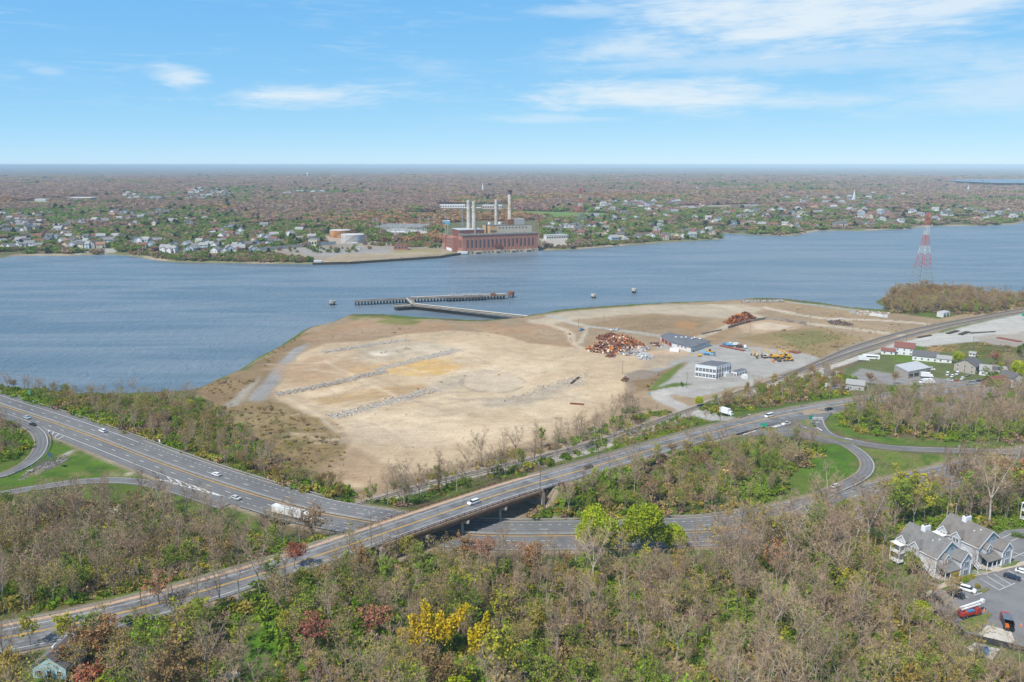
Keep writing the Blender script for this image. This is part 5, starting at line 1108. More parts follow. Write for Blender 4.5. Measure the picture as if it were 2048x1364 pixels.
def gable_body(mb, x0, x1, y0, y1, z0, ze, zr, axis='y'):
    if axis == 'y':
        xm = (x0 + x1) / 2; pr = [(x0, z0), (x1, z0), (x1, ze), (xm, zr), (x0, ze)]; vs = [(p[0], y0, p[1]) for p in pr] + [(p[0], y1, p[1]) for p in pr]
    else:
        ym = (y0 + y1) / 2; pr = [(y0, z0), (y1, z0), (y1, ze), (ym, zr), (y0, ze)]; vs = [(x0, p[0], p[1]) for p in pr] + [(x1, p[0], p[1]) for p in pr]
    return mb.add(vs, [(0,1,2,3,4), (9,8,7,6,5)] + [(i, i+5, (i+1)%5+5, (i+1)%5) for i in range(5)])
def window(par, x, y, z, wd, ht, face, nm='window', m=None, trim=None):
    """framed window on a wall facing 'x-','x+','y-','y+'"""
    ax = face[0]; sg = -1 if face[1] == '-' else 1; d = (.08, wd + .24, ht + .24) if ax == 'x' else (wd + .24, .08, ht + .24); off = (sg * .03, 0) if ax == 'x' else (0, sg * .03)
    f = MB().box((x + off[0], y + off[1], z), d).build(nm, trim or SIDW, par); d2 = (.1, wd, ht) if ax == 'x' else (wd, .1, ht)
    MB().box((x + off[0] * 1.9, y + off[1] * 1.9, z), d2).build('pane', m or WIND, f)
    d3 = (.12, .07, ht) if ax == 'x' else (.07, .12, ht); MB().box((x + off[0] * 2.2, y + off[1] * 2.2, z), d3).build('mullion', trim or SIDW, f); return f
def condo(loc, rz, label, roofm, full=True):
    t_ = thing('condominium', label, 'building', loc, rz)
    w_ = MB(); gable_body(w_, -5.7, 5.7, 0, 14.5, -1, 6.5, 11.0); gable_body(w_, 1.2, 5.6, -3.4, .3, -1, 5.6, 8.0); wl_ = w_.build('wall', SIDING, t_)
    r1 = gable_roof(MB(), -5.7, 5.7, 0, 14.5, 6.5, 11.02); gable_roof(r1, 1.2, 5.6, -3.4, 1.5, 5.62, 8.05)
    rf = r1.build('roof', roofm, t_)
    tm = MB()      # white rake and eave boards
    for (x0, x1, y, ze, zr) in ((-5.7, 5.7, -.38, 6.5, 11.0), (1.2, 5.6, -3.78, 5.6, 8.0), (-5.7, 5.7, 14.88, 6.5, 11.0)):
        xm = (x0 + x1) / 2; k = (zr - ze) / (xm - x0)
        for xa in (x0 - .4, x1 + .4): tm.beam((xa, y, ze - k * .4 - .05), (xm, y, zr - .02), .08, .34)
    tm.beam((-6.06, -.35, 6.22), (-6.06, 14.8, 6.22), .1, .3); tm.beam((6.06, -.35, 6.22), (6.06, 14.8, 6.22), .1, .3)
    for (x, y) in ((-5.72,-.02),(5.72,14.5),(-5.72,14.5),(1.18,-3.42),(5.62,-3.42)): tm.box((x, y, 2.5), (.26,.26,7 if y > -1 else 6.1))
    tm.build('trim', SIDW, t_)
    ch = MB(); ch.box((.3, 9.2, 11.0), (2.6, 1.5, 2.6)); c_ = ch.build('chimney', SIDW, rf)
    for dx in (-.6, .5): MB().box((.3 + dx, 9.2, 12.5), (.5,.6,.4)).build('flue_cap', DARK, c_)
    for dx in (0, .7, 1.4): MB().tube((3.2 + dx, 12.0, 7.5), (3.2 + dx, 12.0, 10.6), .12, n=6).build('vent_pipe', SIDW, rf)
    for (x, y) in ((-2.2, 4.5), (-3.4, 7.5), (-1.2, 3.0)): MB().box((x, y, 11.0 - abs(x) * .79 + .35), (.35,.35,.35)).build('roof_vent', SIDW, rf)
    # gabled wall dormers along the left side and the one over the porch
    for (yy, xw, zb) in ((12.2, -6.1, 3.4), (7.4, -6.1, 3.4)):
        d = MB(); gable_body(d, xw - .3, -3.0, yy - 1.5, yy + 1.5, zb, 7.2, 8.8, 'x'); dm = d.build('gable_bay', SIDING, t_); gable_roof(MB(), xw - .3, -2.4, yy - 1.5, yy + 1.5, 7.22, 8.85, .25, .16, 'x').build('bay_roof', roofm, dm)
        b = MB()
        for s_ in (-1, 1): b.beam((xw - .58, yy + s_ * 1.75, 6.95), (xw - .58, yy, 8.86), .07, .26)
        b.build('bay_trim', SIDW, dm)
        window(t_, xw - .3, yy - .45, 6.0, .7, 1.3, 'x-'); window(t_, xw - .3, yy + .5, 6.0, .7, 1.3, 'x-')
    d = MB(); gable_body(d, -3.9, -1.3, -1.3, 2.5, 4.4, 6.2, 7.6, 'y'); dm = d.build('dormer', SIDING, t_); gable_roof(MB(), -3.9, -1.3, -1.3, 3.6, 6.22, 7.65, .22, .15, 'y').build('dormer_roof', roofm, dm)
    b = MB()
    for s_ in (-1, 1): b.beam((-2.6 + s_ * 1.55, -1.56, 5.98), (-2.6, -1.56, 7.66), .07, .24)
    b.build('dormer_trim', SIDW, dm); window(t_, -3.15, -1.32, 5.45, .6, 1.2, 'y-'); window(t_, -2.05, -1.32, 5.45, .6, 1.2, 'y-')
    MB().add([(-1.0, -.42, 9.2), (1.0, -.42, 9.2), (0, -.42, 10.2)], [(0,1,2)]).build('gable_panel', TEAL, t_)
    # porch
    pr_ = MB(); vs = [(-5.6, -3.6, 2.95), (1.2, -3.6, 2.95), (1.2, .1, 4.6), (-5.6, .1, 4.6)]; pr_.add(vs + [(a, b_, c + .18) for a, b_, c in vs], [(0,3,2,1),(4,5,6,7),(0,1,5,4),(1,2,6,5),(2,3,7,6),(3,0,4,7)]); pch = pr_.build('porch_roof', roofm, t_)
    for x in (-5.4, -3.0, -.9, 1.0): MB().box((x, -3.3, 1.0), (.2,.2,4.1)).build('porch_post', SIDW, pch)
    MB().box((-2.2, -1.7, -.2), (6.7, 3.5, .5)).build('porch_floor', CONC, t_)
    rl = MB(); rl.box((-2.2, -3.3, .95), (6.4,.08,.08)); 
    for k in range(24): rl.box((-5.2 + k * .27, -3.3, .5), (.05,.05,.85))
    rl.build('porch_railing', SIDW, t_); MB().box((.4, -.08, 1.1), (1.0,.12,2.1)).build('door', TEAL, t_); MB().box((-2.2, -.07, 1.5), (2.6,.1,1.6)).build('screen', DARK, t_)
    for z in (1.6, 4.3): window(t_, 3.0, -3.42, z, .7, 1.3, 'y-'); window(t_, 3.95, -3.42, z, .7, 1.3, 'y-')
    for y in (2, 5, 10): window(t_, 5.71, y, 4.6, 1.2, 1.3, 'x+'); window(t_, 5.71, y, 1.6, 1.2, 1.3, 'x+')
    for y in (2.5, 5.2, 10.2): window(t_, -5.71, y, 1.7, 1.1, 1.4, 'x-')
    # outside stair on the left and stacked balconies at the back left
    st = MB(); n = 13
    for k in range(n): st.box((-6.5, -1.6 + k * .5, .12 + k * .27), (1.3, .55, .08))
    s_ = st.build('stair', mat('stair_grey', (.35,.34,.33), .8), t_)
    for x in (-7.2, -5.9): 
        b = MB(); b.beam((x, -1.8, .9), (x, 4.8, 4.5), .09, .12); b.beam((x, -1.8, .05), (x, 4.8, 3.65), .09, .24)
        for k in range(14): b.box((x, -1.6 + k * .48, .6 + k * .26), (.05,.05,.8))
        b.build('stair_railing', SIDW, s_)
    MB().box((-6.5, 5.6, 3.55), (1.4, 2.2, .16)).build('landing', SIDW, t_)
    bl = MB(); 
    for z in (.2, 3.3): bl.box((-7.2, 12.6, z), (2.8, 3.6, .16))
    bal = bl.build('balcony', SIDW, t_)
    for z in (1.2, 4.3):
        b = MB(); b.box((-8.55, 12.6, z), (.07,3.6,.08)); b.box((-7.2, 10.85, z), (2.7,.07,.08))
        for k in range(14): b.box((-8.55, 10.9 + k * .26, z - .45), (.05,.05,.85))
        for k in range(10): b.box((-8.5 + k * .27, 10.85, z - .45), (.05,.05,.85))
        b.build('balcony_railing', SIDW, bal)
    for (x, y) in ((-8.5, 10.9), (-8.5, 14.3)): MB().box((x, y, 2.9), (.2,.2,6.2)).build('balcony_post', SIDW, bal)
    MB().box((-7.1, 12.6, 6.1), (3.1, 4.0, .2)).build('balcony_roof', SIDW, bal)
    return t_
def condo_at(px, py, *a):      # px, py: where the back end of the ridge shows
    g = G(px, py, 26); return condo((g[0] + 14.5 * math.sin(R(24.5)), g[1] - 14.5 * math.cos(R(24.5)), 15), R(24.5), *a)
condo_at(1822, 1045, 'nearer grey condominium with stacked white balconies and grey roof', ROOFG)
condo_at(1903, 1027, 'second grey condominium with brownish roof right of the nearer one', ROOFB)
condo_at(2078, 972, 'condominium cut by the right edge behind a clipped hedge', ROOFB)
def sheet(name, pts, z, m, th=.12, kind='structure', top=0.0):
    mb = MB(); P = [p[:2] for p in GL(pts, z)]; mb.prism(P, z - th, z + top); return tag(mb.build(name, m), kind=kind)
LOT = mat('lot_asphalt', (.165, .165, .172), .9, .1, .5, col2=(.20, .20, .205), scale2=.1)
sheet('parking_lot', [(1840,1203),(1882,1178),(1952,1152),(2048,1132),(2140,1110),(2200,1330),(2060,1306),(2000,1272),(1960,1285),(1900,1248)], 15.1, LOT, .6)
sheet('upper_parking_lot', [(1984,1076),(2010,1060),(2120,1052),(2150,1100),(2048,1128),(2020,1118)], 15.1, LOT, .6)
WALK = mat('walk_concrete', (.44, .385, .31), .9, .12, .8)
sheet('footpath', [(1826,1197),(1856,1181),(1880,1168),(1950,1143),(2048,1122),(2140,1100),(2140,1106),(2048,1130),(1953,1151),(1884,1176),(1838,1204)], 15.2, WALK, .5); sheet('footpath', [(1848,1160),(1856,1158),(1884,1172),(1876,1176)], 15.24, WALK, .5); sheet('footpath', [(1955,1130),(1975,1128),(2012,1138),(1996,1143)], 15.24, WALK, .5); sheet('footpath', [(1908,1157),(1915,1155),(1930,1160),(1922,1164)], 15.24, WALK, .5)
LAWN = mat('lot_lawn', (.105, .15, .03), .95, .3, .8, col2=(.17, .15, .06), scale2=.25)
sheet('lawn', [(1917,1244),(1940,1236),(1978,1224),(1985,1228),(1950,1264),(1930,1262)], 15.25, LAWN, .4); sheet('lawn', [(1855,1183),(1878,1172),(1862,1164),(1842,1172)], 15.22, LAWN, .4); sheet('lawn', [(1895,1172),(1950,1150),(1985,1142),(1975,1137),(1930,1148),(1890,1160)], 15.22, LAWN, .4); sheet('lawn', [(1955,1182),(1975,1174),(1980,1178),(1968,1185)], 15.3, LAWN, .4); sheet('lawn', [(1990,1130),(2010,1124),(2040,1122),(2030,1130),(2005,1135)], 15.3, LAWN, .4)
PAD = mat('pad_concrete', (.48, .45, .39), .9, .12, .6)
sheet('concrete_pad', [(1956,1268),(1975,1250),(2022,1262),(2030,1284),(2005,1286)], 15.22, PAD, .4); sheet('concrete_pad', [(1932,1296),(1950,1285),(2000,1298),(1985,1318)], 15.12, PAD, .5)
mb = MB()
for (a, b) in (((1960,1157),(1998,1180)), ((1974,1152),(2010,1174)), ((1988,1148),(2024,1170)), ((1998,1180),(2030,1166)), ((2016,1141),(2052,1161)), ((2000,1078),(2026,1066)), ((2022,1082),(2050,1070)), ((2006,1110),(2024,1098)), ((2024,1116),(2050,1104)), ((2010,1098),(2048,1112)), ((1850,1200),(1880,1220)), ((1870,1190),(1902,1210)), ((1905,1178),(1938,1196)), ((1948,1190),(1968,1184))): mb.beam(G(*a, 15.14), G(*b, 15.14), .16, .02)
tag(mb.build('parking_stall_lines', WHT), kind='structure')
pk = 'cars parked at the condominiums'
car('sedan', 'navy', 2024, 1157, 15.1, R(-40), 'dark navy sedan parked in the open stall of the lot'); car('sedan', 'white', 2047, 1147, 15.1, R(-40), 'white sedan at the right edge next to the navy one'); car('sedan', 'black', 1872, 1203, 15.1, R(-40), 'black sedan parked at the left end of the lot'); car('suv', 'white', 1934, 1182, 15.1, R(-40), 'white car under the mustard tree, right one of three'); car('suv', 'white', 1918, 1176, 15.1, R(-40), 'white car under the mustard tree, left one of three'); car('sedan', 'black', 1912, 1192, 15.1, R(-55), 'dark car below the white cars under the mustard tree')
# bucket truck and chipper truck
t_ = thing('bucket_truck', 'red aerial bucket truck with white boom in the lot', 'truck', G(1936, 1232, 15.1), R(20))
MB().box((0,0,.85), (7.2,1.0,.35)).build('chassis', TYRE, t_); MB().box((-1.2,0,1.5), (4.6,2.3,.95)).build('utility_body', PNT['red'], t_); c = MB(); loft(c, [(1.6,4.0,.6,1.1,.15),(1.6,4.0,1.5,1.1,.2),(1.6,3.4,2.4,1.0,.2)],0,0); c.build('cab', PNT['red'], t_); MB().box((3.62,0,1.95), (.1,1.8,.7), tilt=Matrix.Rotation(R(-32),3,'Y')).build('windshield', GLASS, t_)
MB().lathe((-1.4,0,1.95), [(.5,0),(.4,1.2)], 10).build('turret', PNT['orange'], t_); bm_ = MB(); bm_.beam((-3.6,.1,3.2), (4.6,.1,3.8), .42,.45); bm_.beam((-3.4,-.45,2.9), (3.8,-.45,3.3), .3,.3); b_ = bm_.build('boom', PNT['white'], t_); MB().box((5.0,.1,3.7), (.9,.9,1.0)).build('bucket', PNT['white'], b_)
for x in (2.8,-1.6,-2.8):
    for sg in (-1,1): wheel(t_, x, sg*.95, big=True)
MB().box((-.2,-.7,2.1), (2.4,.8,.5)).build('tool_bin', PNT['blue'], t_)
t_ = thing('chip_truck', 'dark open-backed wood chip truck at the right of the lot', 'truck', G(2012, 1251, 15.1), R(68)); MB().box((-1.2,0,1.0), (5.0,2.2,.3)).build('bed', PNT['black'], t_)
for y in (-1.12,1.12): MB().box((-1.2,y,2.0), (5.0,.1,1.8)).build('side_panel', PNT['black'], t_)
MB().box((1.25,0,2.0), (.1,2.2,1.8)).build('front_panel', PNT['black'], t_); rf = MB(); rf.box((-.4,0,2.95), (3.4,2.35,.12)); rf.build('roof', mat('tarp_slate', (.12,.15,.2), .6), t_); c = MB(); loft(c, [(1.5,3.9,.6,1.1,.15),(1.5,3.9,1.5,1.1,.2),(1.5,3.3,2.4,1.0,.2)],0,0); c.build('cab', PNT['red'], t_); MB().box((-2.6,.4,1.45), (1.4,1.0,.6)).build('feed_chute', PNT['orange'], t_); MB().box((3.5,0,1.95), (.1,1.8,.7), tilt=Matrix.Rotation(R(-32),3,'Y')).build('windshield', GLASS, t_)
for x in (2.7,-2.2):
    for sg in (-1,1): wheel(t_, x, sg*.95, big=True)
CONE = MB().lathe((0,0,0), [(.3,0),(.3,.05),(.16,.06),(.03,.75)], 8).data('cone_body', PNT['orange']); CBAND = MB().lathe((0,0,.38), [(.105,0),(.075,.14)], 8).data('reflective_band', SIDW)
for px, py, la in ((1968,1222,'orange traffic cone at the bucket of the red truck'), (2042,1252,'orange traffic cone right of the chip truck'), (1898,1238,'orange traffic cone at the left of the red truck')):
    t_ = thing('traffic_cone', la, 'traffic cone', G(px, py, 15.1), 0, 'traffic cones in the lot'); t_.scale = (1.35,)*3; place(CONE, 'body', t_); place(CBAND, 'band', t_)
t_ = thing('dumpster', 'blue lidded dumpster on the concrete pad below the fence', 'dumpster', G(1966, 1306, 15.12), R(-18)); MB().box((0,0,.75), (2.3,1.6,1.3)).build('bin', PNT['blue'], t_); MB().box((0,.05,1.45), (2.36,1.66,.08), tilt=Matrix.Rotation(R(6),3,'X')).build('lid', mat('lid_blue', (.04,.10,.2), .5), t_)
for x in (-1.2,1.2): MB().box((x,0,.9), (.12,1.2,.14)).build('lift_pocket', STEEL, t_)
# hedges and lot fence
def hedge(px, py, z, L, rz, label, h=1.3, lf='green', w_=1.3):
    T = TB(int(px)); r = T.r
    for k in range(int(L * 150)): T.leafq((r.uniform(-L/2, L/2), r.uniform(-.5,.5)*w_, r.uniform(.05,1)*h), r.uniform(.14,.3), 0)
    g = G(px, py, z); o = T.crown.build('hedge', LEAF[lf], None, g, rz); return tag(o, label, 'hedge')
hedge(1924,1167,15,5.5,R(28),'clipped green hedge in front of the nearer condominium'); hedge(1866,1166,15,2.2,0,'round green bush at the porch corner',1.6,'dark',2.0); hedge(1868,1180,15,1.6,0,'small bush at the path',1.2,'olive',1.5); hedge(2052,1078,15,9,R(-28),'long clipped hedge at the right edge condominium',1.8,'dark',1.6); hedge(1940,1158,15,4,R(25),'low hedge beside the wheelchair ramp',1.1,'olive'); hedge(1955,1176,15.2,1.4,0,'small round bush at the parking island',1.3,'olive',1.3)
FEN = mat('fence_black', (.05,.05,.052), .8, .2, 3)
def fence(pts, z, h, label, m=FEN, step=2.5, nm='fence', solid=True):
    P = GL(pts, z); a = P[0]; t_ = thing(nm, label, 'fence', a); mb = MB(); k = 0
    for i in range(len(P) - 1):
        p, q = Vector(P[i]) - Vector(a), Vector(P[i+1]) - Vector(a)
        if solid: mb.beam(p + Vector((0,0,h/2)), q + Vector((0,0,h/2)), .05, h * .94)
        else:
            for hh in (.15, h * .55, h): mb.beam(p + Vector((0,0,hh)), q + Vector((0,0,hh)), .05, .06)
        n = max(1, int((q - p).length / step))
        for j in range(n):
            if k < 95: c = p.lerp(q, j / n); MB().box((c.x, c.y, h/2 - .1), (.12,.12,h + .3)).build('post', m, t_); k += 1
    mb.build('fence_panel', m, t_); return t_
fence([(1838,1200),(1862,1222),(1898,1250),(1932,1278),(1985,1290),(2048,1306),(2120,1322)], 15, 1.9, 'dark screen fence along the lower side of the parking lot')
fence([(1806,1182),(1810,1162),(1850,1156)], 15, 1.2, 'thin wire fence left of the nearer condominium', STEEL, solid=False)
fence([(1935,1146),(1975,1150)], 15.2, 1.1, 'white railing between the two condominiums', SIDW, solid=False, nm='railing_fence')
g = G(1830, 1205, 15)
# ---- cottage and shed at lower left
def house(loc, rz, w_, d, ze, zr, wm, rm, label, axis='y', wins=((0,1.6),), chim=None, door=True, nm='house', cat='house', base=-.8, trim=None, group=None, extra=None):
    t_ = thing(nm, label, cat, loc, rz, group); gable_body(MB(), -w_/2, w_/2, -d/2, d/2, base, ze, zr, axis).build('wall', wm, t_); rf = gable_roof(MB(), -w_/2, w_/2, -d/2, d/2, ze + .02, zr + .03, .4, .2, axis).build('roof', rm, t_)
    for z in ([1.5] if ze < 4.5 else [1.5, 4.2]):
        for f in (-.3, .3):
            window(t_, f * w_, -d/2, z, 1.0, 1.2, 'y-'); window(t_, f * w_, d/2, z, 1.0, 1.2, 'y+')
        n = max(2, int(d / 3.5))
        for k in range(n):
            y = -d/2 + d * (k + .5) / n; window(t_, -w_/2, y, z, 1.0, 1.2, 'x-'); window(t_, w_/2, y, z, 1.0, 1.2, 'x+')
    if door: MB().box((0, -d/2 - .03, 1.0), (1.0,.1,2.1)).build('door', DARK, t_)
    if chim: MB().box((chim[0], chim[1], zr + .1), (.8,.8,1.8)).build('chimney', mat('brick_chimney', (.3,.15,.11), .9), rf)
    return t_
gc = G(96,1312,23.2); t_ = house((gc[0], gc[1] + 4.2, 17), R(-4), 8.6, 8.4, 3.2, 6.2, mat('siding_aqua', (.36,.50,.50), .8), mat('roof_slate', (.15,.14,.145), .95, .2, 3), 'small aqua cottage with slate grey roof among red and yellow trees')
MB().box((-2.0, 1.5, 5.4), (.9,1.4,.15), tilt=Matrix.Rotation(R(-35),3,'Y')).build('skylight', SIDW, t_); MB().lathe((-1.5,0.2,5.2), [(.2,0),(.2,.5)], 8).build('roof_vent', SIDW, t_)
t_ = thing('tent_shed', 'small cream shed roof in the green clearing', 'shed', (*G(460,1362,15.5)[:2], 15.5), .5); gable_body(MB(), -1.6,1.6,-1.3,1.3,-.5,1.6,2.3,'x').build('wall', SIDW, t_); gable_roof(MB(), -1.6,1.6,-1.3,1.3,1.62,2.35,.3,.12,'x').build('roof', mat('canvas_cream', (.6,.5,.38), .8), t_)
# ------------------------------------------------------------------ railway, site buildings, scrap, machines, jetty, tower
TIE = mat('rail_tie', (.10, .08, .065), .95, .25, 2); RAILM = mat('rail_steel', (.23, .17, .14), .5, .2, 1, metal=.4); BALL = mat('ballast', (.28, .255, .225), .95, .3, 2)
for fr, s0 in ((F1, 20), (F2, 5)):
    e = fr[2][-1] - 5; bal = strip(MB(), fr, -2.1, 2.1, s0, e, .12, thick=.5, step=8).build('railway_ballast', BALL); tag(bal, kind='structure')
    mb = MB(); s = s0
    while s < e: mb.beam(at_s(fr, s, -1.3, .17), at_s(fr, s, 1.3, .17), .3, .1); s += 1.1
    tag(mb.build('railway_ties', TIE), kind='structure')
    mb = MB()
    for o in (-.75, .75): strip(mb, fr, o - .07, o + .07, s0, e, .34, thick=.14, step=8)
    tag(mb.build('railway_rails', RAILM), kind='structure')
CORR = mat('warehouse_white', (.60, .60, .60), .8, .08, 1.2, col2=(.45, .44, .42), scale2=.3, mixlo=.55, mixhi=.75); REDD = mat('roller_door_red', (.24, .06, .045), .7, .12, 2); ROOFD = mat('flat_roof_slate', (.115, .125, .145), .9, .12, .5, col2=(.15, .155, .17), scale2=.2)
def hexa(P, z0, h): return [(p[0], p[1]) for p in P], z0, z0 + h
# five-sided warehouse
Wp = [G(1320.6,684,4), G(1345.5,698,4), G(1381.5,707.5,4), G(1419.8,694,4), G(1338,676.5,4)]; c = G(1370,692,4); L = [(p[0]-c[0], p[1]-c[1]) for p in Wp]
t_ = thing('warehouse', 'white warehouse with slate roof and red roller doors by the scrap heap', 'warehouse', c); MB().prism(L, -.5, 4.6).build('wall', CORR, t_)
cx_, cy_ = sum(p[0] for p in L)/5, sum(p[1] for p in L)/5; ov = [(cx_+(x-cx_)*1.03, cy_+(y-cy_)*1.03) for x, y in L]; mb = MB(); n = 5; mb.prism(ov, 4.6, 4.85)
mb.add([(x, y, 4.86) for x, y in ov] + [(cx_, cy_, 5.9)], [(1,0,5),(2,1,5),(3,2,5),(4,3,5),(0,4,5)]); rf = mb.build('roof', ROOFD, t_)
for f, g_ in ((.3,.25),(.42,.35),(.52,.5),(.62,.3),(.7,.62),(.8,.5)):
    x, y = L[0][0]*(1-f)+L[3][0]*f, L[0][1]*(1-f)+L[3][1]*f + (g_-.45)*14; MB().lathe((x, y, 5.2), [(.5,0),(.5,.5),(.9,.6),(.1,1.1)], 8).build('roof_vent', SIDW, rf)
def along(a, b, f, out, z): 
    d = Vector((b[0]-a[0], b[1]-a[1], 0)); n = Vector((d.y, -d.x, 0)).normalized(); p = Vector((a[0], a[1], 0)) + d * f + n * out; return (p.x, p.y, z), math.atan2(d.y, d.x), d.length
def orient(A, B):   # ensure the outward normal is to the right of A->B with respect to the centre
    return (A, B) if (B[1]-A[1])*(cx_-A[0]) - (B[0]-A[0])*(cy_-A[1]) < 0 else (B, A)
A, B = orient(L[0], L[1])
for k, f in enumerate((.22, .5, .78)):
    p, a, ln = along(A, B, f, .04, 2.0); MB().box(p, (ln * .24, .14, 4.0), a).build('roller_door', REDD, t_)
A, B = orient(L[1], L[2])
for f in (.3, .5, .7): p, a, ln = along(A, B, f, .03, 3.5); MB().box(p, (1.6, .12, .8), a).build('window', WIND, t_)
A, B = orient(L[2], L[3])
for f in (.25, .4, .5, .62, .75): p, a, ln = along(A, B, f, .03, 3.4); MB().box(p, (1.3, .12, .8), a).build('window', WIND, t_)
p, a, ln = along(A, B, .14, .03, 1.2); MB().box(p, (1.2, .12, 2.3), a).build('door', DARK, t_)
# office block with strip windows
def block(pa, pb, pc, z, h, nm, label, wm, rm, cat='building', fl=((1.1, 2.0),), bays=(4, 3), parapet=.5):
    """box building from three ground pixels: left corner, front corner, right corner"""
    A, B, Cc = [Vector(G(*p, z)) for p in (pa, pb, pc)]; D_ = A + Cc - B; c = (A + Cc) / 2; t_ = thing(nm, label, cat, tuple(c)); lo = [((v - c).x, (v - c).y) for v in (A, B, Cc, D_)]
    MB().prism(lo, -.8, h).build('wall', wm, t_); mx = [(x * .975, y * .975) for x, y in lo]; MB().prism([(x * 1.015, y * 1.015) for x, y in lo], h, h + .25).build('cornice', wm, t_); rf = MB().prism(mx, h + .25, h + .32).build('roof', rm, t_)
    for (p, q, nb) in ((lo[0], lo[1], bays[0]), (lo[1], lo[2], bays[1])):
        d = Vector((q[0]-p[0], q[1]-p[1])); L_ = d.length; d.normalize(); nn = Vector((d.y, -d.x)); 
        if nn.dot(Vector((p[0]+q[0], p[1]+q[1]))) < 0: nn = -nn
        an = math.atan2(d.y, d.x); st = L_ / nb if nb else 1
        for (z0, hh) in fl:
            for k in range(nb):
                m_ = Vector(p) + d * (st * (k + .5)) + nn * .03; f_ = MB().box((m_.x, m_.y, z0 + hh / 2), (st * .74, .1, hh), an).build('window', WIND, t_)
                b = MB(); b.box((m_.x + nn.x*.05, m_.y + nn.y*.05, z0 + hh/2), (.12, .1, hh), an); b.box((m_.x + nn.x*.05, m_.y + nn.y*.05, z0 + hh*.5), (st*.74, .1, .12), an); b.build('mullion', wm, f_)
        if nb:
            pl = MB()
            for k in range(nb + 1): m_ = Vector(p) + d * (st * k) + nn * .12; pl.box((m_.x, m_.y, h / 2), (.35, .25, h), an)
            pl.build('pilaster', wm, t_)
    return t_, c, lo, rf
t_, c, lo, rf = block((1390,753.5), (1431.5,759), (1462,750.5), 4.2, 8.3, 'office_building', 'white two-storey office building with rows of windows', mat('office_white', (.66,.68,.70), .7, .05, 1), ROOFD, fl=((.9, 2.0), (4.4, 2.0)), bays=(6, 6))
MB().box((2, 0, 8.1), (1.4, 1.4, .8)).build('roof_unit', STEEL, rf); MB().box((-3, 2, 8.0), (.7, .7, .6)).build('roof_hatch', STEEL, rf)
g = G(1453, 754.5, 4.2); MB().box((g[0]-c[0], g[1]-c[1], 1.6), (3.4, 2.4, 3.2), R(28)).build('entrance_porch', CORR, t_)
block((1462,752,), (1473,754.5), (1494,748), 4.2, 3.0, 'office_annex', 'low white annex with slate roof beside the office building', mat('office_white', (.66,.68,.70), .7, .05, 1), ROOFD, fl=((1.0,1.1),), bays=(2, 4))
block((1788,746), (1815,760), (1860,751), 7, 5.2, 'metal_warehouse', 'grey metal warehouse with pale roof among the houses', mat('sheet_metal_beige', (.36,.335,.30), .7, .08, 2), mat('sheet_roof_pale', (.46,.47,.48), .5, .06, .6), fl=((.0,3.6),), bays=(0, 4))
block((1873,633), (1886,635.5), (1899,632), 4.8, 4.0, 'pump_house', 'small white block house beside the wooded point', CORR, mat('sheet_roof_pale', (.46,.47,.48)), fl=((.2,2.4),), bays=(0, 2))
boxtruck(1488, 759, 4.3, R(100), 'white box van parked beside the office annex', 6)
# ---- heaps
def heap(pts, z, h, n, mats, wts, label, seed, size=(.8, 2.6), nm='scrap_heap', curl=.25):
    P = [p[:2] for p in GL(pts, z)]; cx_, cy_ = sum(p[0] for p in P)/len(P), sum(p[1] for p in P)/len(P); r = random.Random(seed); mb = MB(); a = np.array(P)
    ctr = []; 
    while len(ctr) < n:
        x, y = r.uniform(a[:,0].min(), a[:,0].max()), r.uniform(a[:,1].min(), a[:,1].max()); d = float(sdist(np.array([x]), np.array([y]), P)[0])
        if d > 0: ctr.append((x - cx_, y - cy_, d))
    dm = max(q[2] for q in ctr)
    for (x, y, d) in ctr:
        zt = h * min(1, (d / dm) ** .75) * (.75 + .5 * vnoise(np.array([x / 5 + 50]), np.array([y / 5 + 50]), seed)[0]); zc = zt * r.uniform(.55, 1.05); mi = r.choices(range(len(mats)), wts)[0]; s = r.uniform(*size); q = Matrix.Rotation(r.uniform(0,6.28),3,'Z') @ Matrix.Rotation(r.gauss(0,.6),3,'X') @ Matrix.Rotation(r.gauss(0,.6),3,'Y'); o = Vector((x, y, zc + .15))
        kd = r.random()
        if kd < .55:      # bent plate
            w_ = s * r.uniform(.4,.9); b = s * r.uniform(-curl, curl) * 2; vs = [(-s/2,-w_/2,b*.5),(0,-w_/2,0),(s/2,-w_/2,b),(s/2,w_/2,b),(0,w_/2,0),(-s/2,w_/2,b*.5)]; vs = [tuple(q @ Vector(v) + o) for v in vs] + [tuple(q @ Vector((v[0],v[1],v[2]-.06)) + o) for v in vs]
            mb.add(vs, [(0,1,4,5),(1,2,3,4),(6,11,10,7),(7,10,9,8),(0,6,7,1),(1,7,8,2),(2,8,9,3),(3,9,10,4),(4,10,11,5),(5,11,6,0)], mi)
        elif kd < .8: d_ = q @ Vector((s*.8,0,0)); mb.tube(o - d_, o + d_, .07 + .1 * r.random(), n=5, mi=mi)
        else: d_ = q @ Vector((0,0,s*.25)); mb.tube(o - d_, o + d_, s * r.uniform(.2,.4), n=9, mi=mi)
    # core of the heap
    K = 26; core = [(x * .93, y * .93) for x, y in [(p[0]-cx_, p[1]-cy_) for p in P]]; N = len(core); vs = [(x, y, -.3) for x, y in core] + [(x*.6, y*.6, h*.5) for x, y in core] + [(x*.2, y*.2, h*.72) for x, y in core]
    mb.add(vs, [(i,(i+1)%N,N+(i+1)%N,N+i) for i in range(N)] + [(N+i,N+(i+1)%N,2*N+(i+1)%N,2*N+i) for i in range(N)] + [tuple(range(2*N,3*N))], 0)
    return tag(mb.build(nm, mats, None, (cx_, cy_, gz(cx_, cy_))), label, nm.split('_')[-1] if nm != 'scrap_heap' else 'scrap heap')
